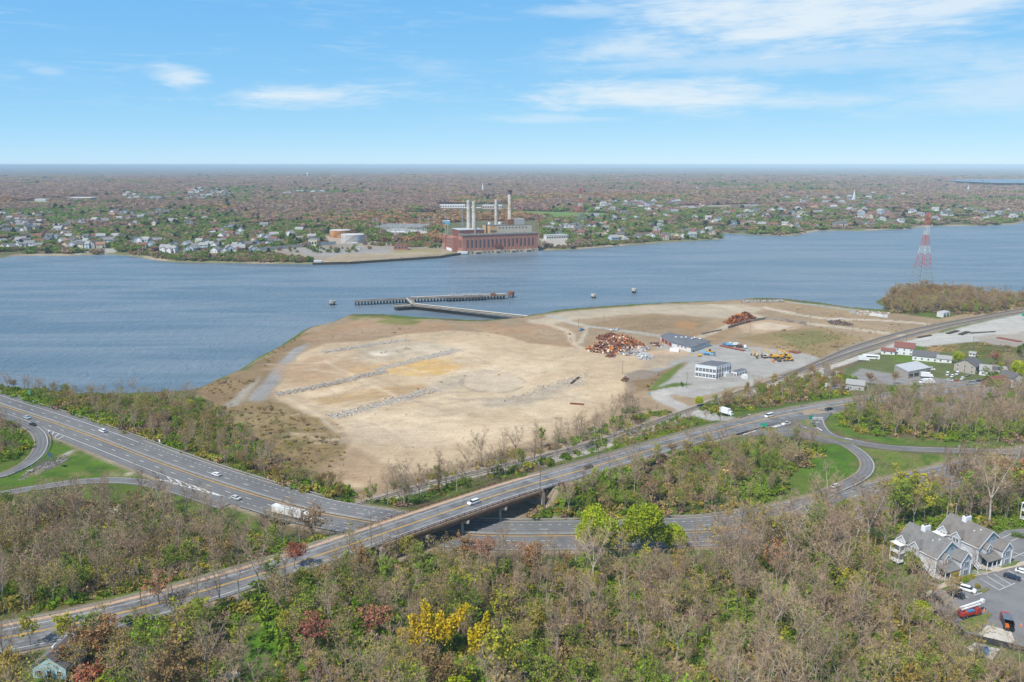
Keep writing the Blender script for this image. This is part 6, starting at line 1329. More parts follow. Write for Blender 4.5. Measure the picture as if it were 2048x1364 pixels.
SR = mat('scrap_rust', (.33,.105,.03), .9, .35, .6, col2=(.20,.07,.035), scale2=.3); SDK = mat('scrap_dark_rust', (.13,.06,.045), .9, .3, .8); SCR = mat('scrap_cream', (.60,.50,.37), .8, .15, .6, col2=(.35,.18,.09), scale2=.5, mixlo=.52, mixhi=.68); SGY = mat('scrap_grey', (.40,.38,.36), .7, .25, .6); SAL = mat('scrap_aluminium', (.58,.61,.63), .45, .2, .6, metal=.3); SOR = mat('scrap_orange', (.45,.16,.045), .85, .3, .6)
heap([(1170,701),(1180,694),(1200,684),(1225,677),(1250,674),(1268,680),(1285,690),(1292,698),(1275,707),(1250,709),(1225,708),(1200,707),(1180,705)], 4, 6.5, 720, [SDK,SR,SOR,SCR,SGY], [12,34,22,24,6], 'large rusty and cream scrap metal heap on the sand', 1, (1.0,3.6))
heap([(1192,678),(1205,673),(1225,670),(1240,674),(1225,681),(1200,682)], 4, 2.8, 200, [SDK,SR], [70,30], 'low dark rust scrap heap behind the large one', 2)
heap([(1240,708),(1262,698),(1290,697),(1304,691),(1300,702),(1275,712),(1255,714)], 4, 2.2, 260, [SGY,SDK,SR,SAL], [50,12,14,24], 'grey brown scrap spill at the foot of the large heap', 3, (.6,1.8))
heap([(1270,717),(1280,711),(1292,709),(1308,718),(1298,723),(1280,723)], 4, 3.0, 240, [SGY,SAL], [25,75], 'silver aluminium scrap heap on the sand', 4, (.6,1.9))
heap([(1208,712),(1225,709),(1235,713),(1230,718),(1212,716)], 4, .9, 70, [SDK,SR], [60,40], 'thin scatter of dark scrap at the front of the large heap', 5, (.6,1.6))
heap([(1447,649),(1455,643),(1478,636),(1500,635),(1512,640),(1495,648),(1470,652),(1455,652)], 4, 5.2, 430, [SDK,SR,SOR], [20,62,18], 'rust red scrap heap beside the walled sand bay', 6, (1.0,3.4))
heap([(1300,690),(1308,687),(1325,693),(1322,697),(1305,694)], 4, 1.2, 90, [SDK,SGY,SCR], [50,30,20], 'long low pile of scrap beside the warehouse doors', 7, (.8,2.4))
heap([(1651,645),(1662,643),(1690,647),(1710,651),(1700,654),(1670,651)], 4, 2.4, 220, [mat('spoil', (.14,.11,.085), .95, .3, .8), SDK], [80,20], 'long dark spoil heap beside two white cars', 8, (.8,2.2), 'spoil_heap')
heap([(1242,766),(1250,760),(1258,764),(1252,769)], 4.2, 1.8, 60, [SDK, mat('stump_brown', (.20,.12,.07), .95)], [40,60], 'small heap of stumps on brown ground', 9, (.6,2.0), 'stump_heap')
for j, (a, b, wd, dark) in enumerate((((645,709),(818,682),9,.2), ((752,747),(917,705),11,.1), ((552,792),(772,748),10,.45), ((664,841),(872,783),12,.1), ((1010,805),(1180,757),7,.3), ((760,712),(820,702),5,.5))):
    A, B = Vector(G(*a, 4)), Vector(G(*b, 4)); r = random.Random(60 + j); mb = MB(); d = (B - A); n = Vector((-d.y, d.x, 0)).normalized(); zl_ = height(np.linspace(A.x, B.x, 40), np.linspace(A.y, B.y, 40)); ZL = lambda f: float(np.interp(f, np.linspace(0, 1, 40), zl_))
    for k in range(int(d.length * (26 if j < 4 else 6))):
        f = r.random(); p = A + d * f + n * r.gauss(0, wd * .24) * (1 if j < 4 else 2); s = r.uniform(.18, .55) * (1 if r.random() < .9 else 1.6); q = Matrix.Rotation(r.uniform(0,6.28),3,'Z') @ Matrix.Rotation(r.gauss(0,.5),3,'X')
        mb.box((p.x, p.y, ZL(f) + s * .2 + max(0, r.gauss(.1,.15))), (s * r.uniform(.8,1.6), s, s * r.uniform(.4,.8)), 0, 1 if r.random() < dark else 0, q)
    tag(mb.build('rubble', [mat('rubble_pale', (.47,.43,.375), .9, .2, .6), mat('rubble_dark', (.27,.245,.21), .9, .25, .6)]), ['pale rubble row highest on the sand', 'pale rubble row above the golden sand', 'dark and pale rubble row along the left of the sand', 'pale rubble row lowest on the sand', 'thin scatter of rubble by the ring', 'short dark rubble scatter'][j], kind='stuff')
# ---- walled bay
def wall_run(pts, z, h, th, m, nm, label, cat='wall'):
    P = [Vector(GT(p[0], p[1])) for p in pts]; c = P[0]; mb = MB()
    for i in range(len(P) - 1): mb.beam(P[i] - c + Vector((0,0,h/2-.2)), P[i+1] - c + Vector((0,0,h/2-.2)), th, h + .4)
    return tag(mb.build(nm, m, None, tuple(c)), label, cat)
BLK = mat('old_concrete', (.19,.165,.14), .95, .25, .5, col2=(.28,.24,.20), scale2=.25)
wall_run([(1456,657),(1500,644),(1530,639)], 4, 2.2, .8, BLK, 'retaining_wall', 'old dark retaining wall beside the rust red heap'); wall_run([(1530,639),(1570,643),(1612,650)], 4, 2.6, .8, BLK, 'retaining_wall', 'long block retaining wall behind the walled sand bay'); wall_run([(1403,669),(1425,664),(1443,661)], 4, 1.2, .7, BLK, 'retaining_wall', 'short low wall in the scrub behind the warehouse')
GRF = mat('painted_wall_teal', (.22,.36,.36), .8, .25, .25, col2=(.33,.32,.28), scale2=.15); GRB = mat('painted_wall_blue', (.30,.44,.56), .8, .3, .3, col2=(.62,.60,.56), scale2=.2)
wall_run([(1572,604.5),(1630,611),(1700,620.5)], 5.4, 1.1, .5, GRF, 'sea_wall', 'long pale teal painted wall along the river')
wall_run([(1699,626),(1712,627)], 5, 3, 3, GRF, 'painted_block', 'teal painted concrete block at the end of the river wall', 'block'); wall_run([(1738,630.5),(1775,635.5)], 5, 2.4, .6, GRB, 'painted_wall', 'blue and white painted wall near the wooded point')
mb = MB(); r_ = random.Random(3)
for k in range(60): g = G(1712 + r_.random()*66, 623 + r_.random()*8, 4.6); s = r_.uniform(.8,2.4); mb.box((g[0], g[1], 4.6), (s, s*.8, s*.8), r_.random()*3, r_.randrange(3))
tag(mb.build('rubble', [mat('rubble_pale', (.5,.46,.41)), GRB, mat('block_rose', (.45,.36,.36), .9)]), 'pale broken blocks by the river wall', kind='stuff')
def words(s, A, B, h, z, m, nm, label, cat):
    cu = bpy.data.curves.new('lettering', 'FONT'); cu.body = s; cu.size = 1; cu.extrude = .06; cu.resolution_u = 2; o = bpy.data.objects.new('tmp', cu); C.objects.link(o); dg = bpy.context.evaluated_depsgraph_get(); me = bpy.data.meshes.new_from_object(o.evaluated_get(dg)); bpy.data.objects.remove(o)
    xs_ = [v.co.x for v in me.vertices]; ys_ = [v.co.y for v in me.vertices]; W = max(xs_) - min(xs_); H = max(ys_) - min(ys_); A, B = Vector(A), Vector(B); d = B - A; me.materials.clear(); me.materials.append(m)
    for v in me.vertices: v.co = Vector(((v.co.x - min(xs_)) / W * d.length, (v.co.y - min(ys_)) / H * h, v.co.z))
    o = bpy.data.objects.new(nm, me); C.objects.link(o); o.location = A + Vector((0,0,z)); o.rotation_euler = (math.pi/2, 0, math.atan2(d.y, d.x)); return tag(o, label, cat)
wa, wb = Vector(GT(1483,605.8)), Vector(GT(1567,604.2)); zt = max(gz(wa.x, wa.y), gz(wb.x, wb.y)); nn = Vector((wb.y-wa.y, wa.x-wb.x, 0)).normalized()
mb = MB(); mb.beam(wa + Vector((0,0,1.0)), Vector((wb.x, wb.y, wa.z + 1.0)), .5, 3.4); tag(mb.build('sea_wall', mat('sea_wall_dark', (.15,.13,.11), .9, .2, .4)), 'low dark wall by the river carrying large white lettering', 'sea wall')
words('SUFFOCATE LIFE ON EARTH', wa + nn * .34 + (wb - wa) * .015, Vector((wb.x, wb.y, wa.z)) + nn * .34 - (wb - wa) * .015, 2.3, .4, mat('letter_white', (.85,.85,.83), .8, .03), 'wall_lettering', 'white words SUFFOCATE LIFE ON EARTH on the river wall', 'lettering')
# ---- machines
YEL2 = PNT['yellow']; TRK = mat('track_steel', (.07,.055,.045), .9, .3, 1)
def excavator(px, py, rz, label, body=YEL2, sw=.0, fold=1.0, sc=1.0, grp='yellow excavators in the storage yard'):
    t_ = thing('excavator', label, 'excavator', GT(px, py), rz, grp); t_.scale = (sc,)*3
    for y in (-1.2, 1.2):
        tk = MB(); tk.add([(x, y + s * .32, z) for s in (-1, 1) for (x, z) in ((-2.2,.45),(-1.8,.05),(1.8,.05),(2.2,.45),(1.8,.95),(-1.8,.95))], [(0,1,2,3,4,5),(11,10,9,8,7,6)] + [(i,i+6,(i+1)%6+6,(i+1)%6) for i in range(6)]); tk.build('track', TRK, t_)
    MB().box((0,0,.95), (1.6,2.0,.4)).build('undercarriage', TRK, t_); b = MB(); loft(b, [(-2.3,1.5,1.2,1.35,.2),(-2.4,1.4,2.1,1.35,.25),(-2.3,.2,2.5,1.25,.25)],0,0); b.build('engine_house', body, t_); c = MB(); loft(c, [(.2,1.7,1.25,.55,.08),(.2,1.6,3.0,.5,.1)],0,0); cb_ = c.build('cab', body, t_); cb_.location.y = .8; MB().box((.95,0,2.3), (1.5,1.2,.9)).build('window', GLASS, cb_)
    k = Vector((3.2*fold, -.3, 4.6)); e = Vector((5.6*fold, -.3, 5.2)); q = Vector((7.0*fold, -.3, 1.9)); bm_ = MB(); bm_.beam((1.2,-.3,1.8), k, .5,.75); bm_.beam(k, e, .48,.65); bo = bm_.build('boom', body, t_); s_ = MB(); s_.beam(e, q, .4,.6); so_ = s_.build('stick', body, t_); MB().beam((1.3,-.3,1.3), tuple(k - Vector((0,0,.4))), .18,.18).build('cylinder', STEEL, bo)
    bk = MB(); x, z = q.x, q.z; bk.add([(x + a, -.3 + s * .65, z + c_) for s in (-1,1) for (a, c_) in ((.2,.2),(.5,-.6),(.1,-1.3),(-.7,-1.4),(-.9,-.9),(-.4,.1))], [(0,1,2,3,4,5),(11,10,9,8,7,6)] + [(i,i+6,(i+1)%6+6,(i+1)%6) for i in range(5)]); bk.build('bucket', TRK, so_); return t_
excavator(1512,712,R(150),'small yellow roller-like excavator apart on the left of the yard',sc=.75,fold=.7)
excavator(1530,716,R(200),'white and rust excavator at the left of the machine row',mat('excavator_white',(.55,.50,.44),.7,.2,.5),sc=1.0); excavator(1545,716,R(165),'yellow excavator second in the machine row',sc=1.1); excavator(1560,718,R(20),'tall yellow excavator in the middle of the machine row',sc=1.15); excavator(1574,716,R(175),'yellow excavator with raised boom at the right of the row',sc=1.15)
def loader(px, py, rz, label, body=YEL2, sc=1.0, z=4.15):
    t_ = thing('wheel_loader', label, 'loader', GT(px, py), rz); t_.scale = (sc,)*3; b = MB(); loft(b, [(-3.0,-.2,.9,1.05,.2),(-3.0,-.2,2.0,1.0,.25)],0,0); b.build('engine_house', body, t_); MB().box((.9,0,1.2), (2.2,1.3,.9)).build('front_frame', body, t_); c = MB(); loft(c, [(-.5,.9,1.6,.75,.08),(-.4,.7,3.2,.65,.1)],0,0); c.build('cab', GLASS, t_); MB().box((.15,0,3.25), (1.4,1.5,.12)).build('roof', body, t_)
    a = MB()
    for y in (-.6,.6): a.beam((1.4,y,1.9),(3.4,y,.7),.25,.35)
    ar = a.build('lift_arm', body, t_); bk = MB(); bk.add([(x, s * 1.35, z_) for s in (-1,1) for (x, z_) in ((3.3,1.3),(3.2,.3),(4.5,.15),(3.6,.5))], [(0,1,2,3),(7,6,5,4)] + [(i,i+4,(i+1)%4+4,(i+1)%4) for i in range(4)]); bk.build('bucket', TRK, ar)
    for x in (-1.9,1.7):
        for y in (-1.1,1.1): w_ = place(BIGW, 'wheel', t_, (x, y, .75)); w_.scale = (1.45,1.3,1.45); place(BIGR, 'rim', w_)
loader(1578,722,R(190),'yellow wheel loader at the front right of the machine row'); loader(1419,706,R(-35),'yellow wheel loader beside the blue boom lift by the warehouse'); loader(1556,722,R(100),'brown rusty loader in front of the machine row',mat('loader_brown',(.16,.10,.06),.8,.3))
t_ = thing('boom_lift', 'light blue boom lift lying folded by the warehouse', 'boom lift', GT(1413,710), R(-30)); MB().box((0,0,1.1),(3.0,2.0,.9)).build('base_frame', PNT['blue'], t_); b = MB(); b.beam((-4.5,.2,2.6),(5.2,.2,1.6),.6,.6); b.beam((-4.2,-.5,2.2),(3.6,-.5,1.6),.4,.4); bo = b.build('boom', mat('paint_sky', (.16,.42,.60), .4), t_); MB().box((5.6,.1,1.3),(1.2,1.8,1.1)).build('basket', PNT['blue'], bo)
for x in (-1.2,1.2):
    for y in (-1.0,1.0): wheel(t_, x, y, big=True)
t_ = thing('fuel_tank', 'yellow drum beside the blue boom lift', 'tank', GT(1399,713), .3); MB().tube((-1.4,0,.9),(1.4,0,.9),.8,n=14).build('drum', YEL2, t_); MB().box((0,0,.2),(1.8,1.2,.5)).build('cradle', TRK, t_)
t_ = thing('barrel', 'orange barrel standing in front of the machine row', 'barrel', GT(1546,724.5)); MB().lathe((0,0,0),[(.75,0),(.8,.9),(.75,1.8)],12).build('drum', PNT['orange'], t_); MB().lathe((0,0,1.82),[(.7,0),(.7,.06)],12).build('lid', YEL2, t_)
def trucky(px, py, rz, label, cabm, bedm, load=None):
    t_ = thing('flatbed_truck', label, 'truck', GT(px, py), rz); c = MB(); loft(c,[(2.2,4.2,.6,1.1,.15),(2.2,4.2,1.6,1.1,.2),(2.2,3.9,2.7,1.0,.2)],0,0); c.build('cab', cabm, t_); MB().box((3.98,0,2.1),(.3,1.8,.7)).build('windshield', GLASS, t_); MB().box((-1.0,0,1.1),(6.2,2.3,.3)).build('bed', bedm, t_)
    if load: MB().box((-1.2,0,1.9),(3.6,2.0,1.3)).build('load', load, t_)
    for x in (3.2,-2.2,-3.2):
        for y in (-.95,.95): wheel(t_, x, y, big=True)
trucky(1456,692,R(160),'light blue truck at the back of the storage yard',PNT['blue'],PNT['blue'],mat('paint_sky',(.16,.42,.60),.4)); trucky(1468,691.5,R(175),'small white truck beside the light blue truck',PNT['white'],PNT['white'],PNT['white']); trucky(1482,696,R(-25),'dark flatbed truck with rusty load and white cab',PNT['white'],TYRE,SDK)
def beams(A, B, w_, n, z, label, m=mat('beam_red_rust', (.26,.095,.065), .85, .2, .8)):
    A, B = Vector(GT(*A)), Vector(GT(*B)); A.z += .12; B.z += .12; c = (A + B) / 2; d = (B - A).normalized(); q = Vector((-d.y, d.x, 0)); mb = MB()
    for k in range(n):
        o = q * ((k / max(1, n-1) - .5) * w_); 
        for (hz, wd, ht) in ((.05,.4,.08),(.3,.1,.5),(.55,.4,.08)): mb.beam(A - c + o + Vector((0,0,hz)), B - c + o + Vector((0,0,hz)), wd, ht)
    return tag(mb.build('steel_beam_stack', m, None, tuple(c)), label, 'steel beams')
beams((1441,692),(1488,702),3.4,7,4.1,'long stack of rust red beams lying in the yard'); beams((1580,703),(1598,707),5,7,4.1,'rusty beams stacked behind the machine row'); beams((1140,808),(1168,810),1.2,2,4.2,'single rusty beam lying on the sand'); beams((1836,676),(1862,671),2,4,5.2,'dark rail bundle on the gravel near the red roofed house',TIE); beams((1895,668),(1915,662),3,6,5.3,'dark rail bundle in the middle of the gravel yard',TIE); beams((1920,670),(1936,664),3,5,5.3,'dark tie stack at the edge of the gravel yard',TIE); beams((1996,676),(2040,684),4,7,6,'long rusty rail stack at the right of the gravel yard'); beams((1940,667),(1990,664),1.5,3,5.5,'thin line of ties along the gravel yard',TIE); beams((1142,768),(1158,755),.8,2,4.1,'thin timbers lying on the sand',TIE)
car('pickup','white',1226,661,4.05,R(30),'white pickup on the old plant road, left of two'); car('suv','white',1235,660,4.05,R(60),'white car on the old plant road, right of two'); car('sedan','white',1663,641.5,4.4,R(5),'white car by the dark spoil heap, left of two'); car('sedan','white',1681,638.5,4.5,R(5),'white car by the spoil heap, right of two'); car('pickup','blue',1163,661,4.1,R(40),'blue pickup beside the pole at the old plant road'); car('suv','white',1792,623.5,4.5,R(10),'white car behind the painted wall')
t_ = thing('white_hopper', 'white tarped stack beside the warehouse', 'tarp stack', GT(1349,703), R(-20)); gable_body(MB(),-3.2,3.2,-1.6,1.6,0,1.6,2.6,'x').build('cover', SIDW, t_); MB().box((0,0,.15),(7.6,3.8,.4)).build('pallet', PAD, t_)
# ---- houses on the right
WCL = mat('clapboard_white', (.68,.69,.70), .75, .05, 3); WGR = mat('clapboard_grey', (.40,.40,.39), .8, .08, 3); WGN = mat('clapboard_green', (.34,.40,.33), .8, .08, 3); WTAN = mat('stucco_tan', (.38,.34,.29), .85, .1, 1.5); RRED = mat('roof_red_brown', (.20,.085,.07), .9, .2, 2); RGY = mat('roof_dark_grey', (.115,.115,.12), .95, .15, 2); RLG = mat('roof_light_grey', (.30,.30,.30), .95, .12, 2)
def hz(px, py, zz=None): 
    g = GT(px, py); return (g[0], g[1], g[2])
house(hz(1808,708), R(62), 9, 13, 5.6, 8.6, WCL, RRED, 'white two-storey house with red-brown roof by the railway', 'y', chim=(0,2)); house(hz(1776,708), R(62), 6, 9, 2.8, 4.4, WCL, RRED, 'low white wing with red-brown roof left of the white house')
house(hz(1850,720), R(62), 8.5, 16, 3.4, 6.4, WCL, RGY, 'white ranch house with dark grey roof by the railway', chim=(0,-2)); house(hz(1888,724), R(62), 6, 9, 2.8, 4.6, WCL, RLG, 'small garage with light grey roof beside the ranch house'); house(hz(1936,742), R(40), 12, 13, 5.0, 8.6, WTAN, RGY, 'tan house with dark hipped looking roof', 'x', chim=(1,0)); t_ = house(hz(1985,750), R(60), 9, 15, 3.4, 6.2, WCL, RLG, 'white bungalow with solar panels on its pale roof')
MB().box((-2.3, -1.5, 5.05), (3.4,4.5,.12), tilt=Matrix.Rotation(R(-32),3,'Y')).build('solar_panel', mat('solar_panel', (.05,.09,.16), .25), t_)
house(hz(1990,778), R(20), 12, 10, 4.4, 8.0, mat('shingle_brown', (.20,.11,.09), .9, .15, 3), RRED, 'brown house with red-brown roof and white dormer windows', 'x'); house(hz(2020,770), R(20), 8, 9, 5.4, 8.2, WCL, RGY, 'white gabled house behind the brown house'); house(hz(1965,800), R(25), 18, 12, 4.2, 6.8, WTAN, mat('roof_taupe', (.22,.195,.175), .95, .15, 2), 'wide tan building below the brown house', 'x'); house(hz(1880,838), R(65), 9, 11, 5.0, 8.6, WGN, RGY, 'pale green house hidden in the wood inside the exit ramp'); house(hz(1905,815), R(20), 9, 9, 4.4, 7.2, WGR, RLG, 'grey house behind the pale green house', 'x'); house(hz(1710,778), R(65), 7, 10, 3.6, 5.8, WGR, RLG, 'grey shed left of the grey warehouse'); house(hz(1660,756), R(60), 6, 10, 3.0, 5.0, WCL, RLG, 'low white building by the railway crossing'); house(hz(1945,712), R(50), 3, 4, 2.2, 3.2, WCL, RLG, 'small white garden shed by the bushes', nm='garden_shed', cat='shed', door=False)
house(hz(1672,782), R(65), 6, 12, 2.8, 4.2, mat('awning_white', (.6,.6,.6), .7), RLG, 'low pale shed beside the bridge road trees', nm='storage_shed', cat='shed')
# bus and yard vehicles
def bus(px, py, rz, label, L=11, m=None):
    t_ = thing('bus', label, 'bus', hz(px, py), rz); b = MB(); loft(b,[(-L/2,L/2,.4,1.25,.12),(-L/2,L/2,2.7,1.25,.15),(-L/2+.1,L/2-.2,3.1,1.1,.2)],0,0); b.build('body', m or PNT['white'], t_)
    for y in (-1.255,1.255): MB().box((-.2,y,2.0),(L-1.6,.06,.85)).build('window_band', WIND, t_)
    MB().box((L/2+.01,0,1.9),(.06,2.1,1.2)).build('windshield', WIND, t_)
    for x in (L*.3,-L*.28):
        for y in (-1.1,1.1): wheel(t_, x, y, big=True)
bus(1742,718,R(-14),'white coach parked at the head of the grey warehouse yard')
for px, py, rz, la in ((1727,722,-10,'white box truck left of the white coach'),(1853,755,-12,'white box truck in front of the warehouse doors'),(1858,768,10,'white box truck lower in the warehouse yard')): boxtruck(0,0,0,R(rz),la,P=hz(px,py))
yv = 'cars parked in the warehouse yard'
for px, py, st, co, la in ((1861,740,'van','white','white van beside the warehouse corner'),(1895,750,'van','white','white van farthest back in the car yard'),(1905,754,'suv','white','white suv in the middle of the car yard'),(1915,749,'van','white','white van at the right of the car yard'),(1898,762,'sedan','silver','silver car at the front of the car yard'),(1925,759,'suv','white','white suv at the front right of the car yard'),(1945,766,'sedan','grey','grey car on the lane below the tan house'),(1960,764,'sedan','black','black car on the lane below the tan house'),(1935,752,'sedan','grey','grey car near the tan house'),(1912,764,'sedan','red','red car at the front of the car yard'),(1843,765,'pickup','white','white pickup left of the lower box truck')):
    car(st,co,0,0,0,R(rng.uniform(-25,70)),la,P=hz(px,py),group=None)
# ---- jetty
PIL = mat('creosote_timber', (.055,.048,.042), .95, .3, .8); DECK = mat('deck_concrete', (.30,.275,.24), .9, .2, .3, col2=(.20,.175,.15), scale2=.2); PIPE = mat('pipe_pale', (.50,.47,.42), .6, .15, .5)
def jetty(nm, label, A, B, w_, z, nb, pipe=False, half=False):
    A, B = Vector(G(*A, z)), Vector(G(*B, z)); c = A.copy(); c.z = 0; d = B - A; L_ = d.length; d.normalize(); q = Vector((-d.y, d.x, 0)); t_ = thing(nm, label, 'pier', c); up = Vector((0,0,z))
    MB().beam(up - Vector((0,0,.3)), up + d * L_ - Vector((0,0,.3)), w_, .6).build('deck', DECK, t_)
    cu = MB()
    for s in (-1,1): cu.beam(up + q*s*(w_/2-.15) + Vector((0,0,.2)), up + d*L_ + q*s*(w_/2-.15) + Vector((0,0,.2)), .3,.4)
    cu.build('kerb', PIL, t_)
    for k in range(nb):
        p = d * (L_ * (k + .3) / nb); b = MB()
        for s in (-.42,0,.42): b.tube(p + q*w_*s + Vector((0,0,-2)), p + q*w_*s + Vector((0,0,z-.6)), .42, n=6)
        b.beam(p - q*w_*.5 + Vector((0,0,z-.95)), p + q*w_*.5 + Vector((0,0,z-.95)), .6,.7); b.beam(p - q*w_*.42 + Vector((0,0,.3)), p + q*w_*.42 + Vector((0,0,z-1)), .25,.3); b.build('pile_bent', PIL, t_)
    if pipe:
        b = MB()
        for o, r in ((w_*.38,.35),(w_*.27,.22)): b.tube(up + q*o + Vector((0,0,.75)), up + d*L_ + q*o + Vector((0,0,.75)), r, n=6)
        b.build('pipeline', PIPE, t_)
    return t_, c, d, q, L_
jetty('jetty', 'left arm of the abandoned jetty head on dark piles', (709,602.5),(822,596.5), 7, 4.2, 18); t_, c, d, q, L_ = jetty('jetty', 'long right arm of the abandoned jetty head carrying pipes', (822,596.5),(1012,589.5), 8.5, 4.2, 30, True)
for f in (.42,.55,.62,.7): p = d*L_*f + q*1.5; b = MB(); b.beam(p+Vector((0,0,4.2)), p+Vector((0,0,8.5)), .25,.25); b.beam(p+Vector((-3,0,6.4)), p+Vector((3.5,0,7.4)), .25,.25); b.beam(p+Vector((2.5,0,4.2)), p+Vector((2.5,0,7.2)), .25,.25); b.build('loading_frame', PIPE, t_)
p = d*L_*.43; b = MB(); b.tube(p+Vector((0,0,4.2)), p+Vector((0,0,15)), .15,.08,5); b.tube(p+Vector((3,0,4.2)), p+Vector((3,0,12)), .15,.08,5); b.build('mast', PIPE, t_)
p = d*L_*.86; MB().box((p.x,p.y,5.4),(5,3,2.4), math.atan2(d.y,d.x)).build('deck_hut', RUST, t_)
for f in (.45,.66): p = d*L_*f - q*5.5; MB().box((p.x,p.y,3.2),(20,4,1.0), math.atan2(d.y,d.x)).build('fender_platform', PIL, t_)
jetty('jetty', 'broad dark platform at the elbow of the trestle', (789,612),(826,610), 12, 4.0, 7); jetty('jetty', 'short walkway from the platform to the jetty head', (828,609),(817,597), 6, 4.3, 5, True); jetty('trestle_pier', 'long trestle walkway from the sandy shore to the platform', (826,609.5),(1052,634.5), 8.5, 4.2, 62, True)
def dolphin(px, py, label, r=3.2, h=4.5, top=CONC, n=14):
    g = G(px, py, 0); t_ = thing('mooring_dolphin', label, 'mooring dolphin', g); MB().lathe((0,0,h*.45),[(r,0),(r*1.02,h*.55),(r*.96,h*.56)],n).build('cap', top, t_)
    for k in range(7): a = k*6.28/7; MB().tube((math.cos(a)*r*.75,math.sin(a)*r*.75,-2),(math.cos(a)*r*.75,math.sin(a)*r*.75,h*.5),.45,n=6).build('pile', PIL, t_)
    MB().lathe((0,0,h),[(.35,0),(.3,.7),(.5,.8)],8).build('bollard', RUST, t_)
dolphin(665,610,'lone mooring dolphin left of the jetty'); dolphin(1187,596,'pale mooring dolphin right of the jetty',2.6,4.5,PAD); dolphin(1268,585.5,'farthest pale mooring dolphin on the open river',2.6,5,PAD); dolphin(1022,595,'tall timber mooring dolphin at the right end of the jetty',3.6,6.5,RUST)
# ---- lattice tower on the point
def lattice(px, py, z, H, bw, label, arms=True, scl=1.0):
    g = G(px, py, z); t_ = thing('transmission_tower', label, 'transmission tower', (g[0], g[1], z), R(25)); GRN = mat('tower_grey_green', (.26,.31,.28), .6, .1); RD = mat('tower_red', (.50,.11,.08), .6, .1); WT = mat('tower_white', (.62,.60,.57), .6, .1)
    prof = [(0,bw),(.30,bw*.62),(.48,bw*.42),(.72,bw*.2),(.92,bw*.15),(1,bw*.12)]
    W = lambda f: float(np.interp(f, [p[0] for p in prof], [p[1] for p in prof])); bands = [(0,.30,GRN,'lower_frame',5),(.30,.48,RD,'red_band',3),(.48,.58,WT,'white_band',2),(.58,.72,RD,'red_band',3),(.72,.84,WT,'white_band',3),(.84,1,RD,'red_band',4)]
    for (f0,f1,m,nm,n) in bands:
        b = MB()
        for k in range(n):
            a, e = f0+(f1-f0)*k/n, f0+(f1-f0)*(k+1)/n; wa, we = W(a)/2, W(e)/2; th = .22*scl if f0 < .6 else .18*scl
            P = [(-1,-1),(1,-1),(1,1),(-1,1)]
            for i in range(4):
                (x0,y0),(x1,y1) = P[i], P[(i+1)%4]; A, B = (x0*wa,y0*wa,a*H),(x0*we,y0*we,e*H); A2, B2 = (x1*wa,y1*wa,a*H),(x1*we,y1*we,e*H)
                b.beam(A,B,th*1.6,th*1.6); b.beam(A,B2,th*.7,th*.7); b.beam(A2,B,th*.7,th*.7); b.beam(B,B2,th*.8,th*.8)
        b.build(nm, m, t_)
    if arms:
        for f, l in ((.86,.4),(.97,.28)):
            b = MB(); b.beam((-bw*l,0,f*H),(bw*l,0,f*H),.5*scl,.7*scl); b.build('crossarm', RD, t_)
        for x in (-bw*.38,bw*.38): MB().tube((x,0,.86*H),(x,0,.86*H-3.5),.25*scl,n=5).build('insulator', PNT['silver'], t_)
    for x in (-2.6,0,2.6): MB().box((x, -W(.1)/2-.2, H*.085),(2.0,.15,2.6)).build('warning_sign', SIDW, t_)
    return t_
lattice(1840,582,3,86,20,'tall red and white lattice tower on the wooded point')
# ------------------------------------------------------------------ far bank: power station, town, woods
BRK = mat('brick_red', (.36,.165,.12), .9, .15, .8, col2=(.52,.38,.33), scale2=.12, mixlo=.60, mixhi=.74); BRD = mat('brick_dark', (.19,.075,.06), .9, .15, .8); STO = mat('plinth_stone', (.38,.32,.24), .9, .15, .6); CREAM = mat('boiler_house_cream', (.50,.44,.34), .85, .08, .4, col2=(.46,.33,.20), scale2=.08, mixlo=.55, mixhi=.7); ORNG = mat('boiler_house_stained', (.52,.33,.16), .85, .12, .4); RFG = mat('tar_roof', (.13,.13,.13), .95, .2, .2); GLD = mat('window_grime', (.055,.065,.075), .35, .25, .5); STK = mat('stack_concrete', (.55,.53,.49), .85, .1, .2, col2=(.42,.38,.32), scale2=.08); STKB = mat('stack_buff', (.50,.43,.32), .85, .1, .2, col2=(.60,.57,.52), scale2=.06); STKW = mat('stack_stained', (.62,.54,.43), .85, .1, .2, col2=(.48,.33,.20), scale2=.1, mixlo=.5, mixhi=.62); SOOT = mat('stack_soot', (.07,.05,.045), .9, .2)
b0 = Vector(G(925.4,508.4,0)); b1 = Vector(G(1075.8,502,0)); LN = (b1-b0).length; ang = math.atan2(b1.y-b0.y, b1.x-b0.x)
t_ = thing('power_station', 'abandoned red brick power station with tall stacks on the far shore', 'building', (b0.x, b0.y, 0), ang)
def bx(nm, m, x0, x1, y0, y1, z0, z1, par=None): return MB().box(((x0+x1)/2,(y0+y1)/2,(z0+z1)/2),(x1-x0,y1-y0,z1-z0)).build(nm, m, par or t_)
hall = bx('turbine_hall', BRK, 0, LN, 0, 24, 4.5, 29); bx('plinth', STO, -.6, LN+.6, -.8, 24.6, -3, 4.5); bx('hall_roof', RFG, -.4, LN+.4, -.4, 24.4, 29, 29.8)
bx('cornice', BRD, -.5, LN+.5, -.5, 0, 27.4, 28.2)
n = 17
for k in range(n):
    x = 9 + (LN - 18) * k / (n - 1); f = bx('window', GLD, x - 1.35, x + 1.35, -.14, .1, 9.5 if k not in (12,) else 14, 22.5); bx('mullion', BRD, x - .1, x + .1, -.2, -.1, 9.5, 22.5, f); bx('transom', BRD, x - 1.35, x + 1.35, -.22, -.1, 15.6, 16.2, f)
pl = MB()
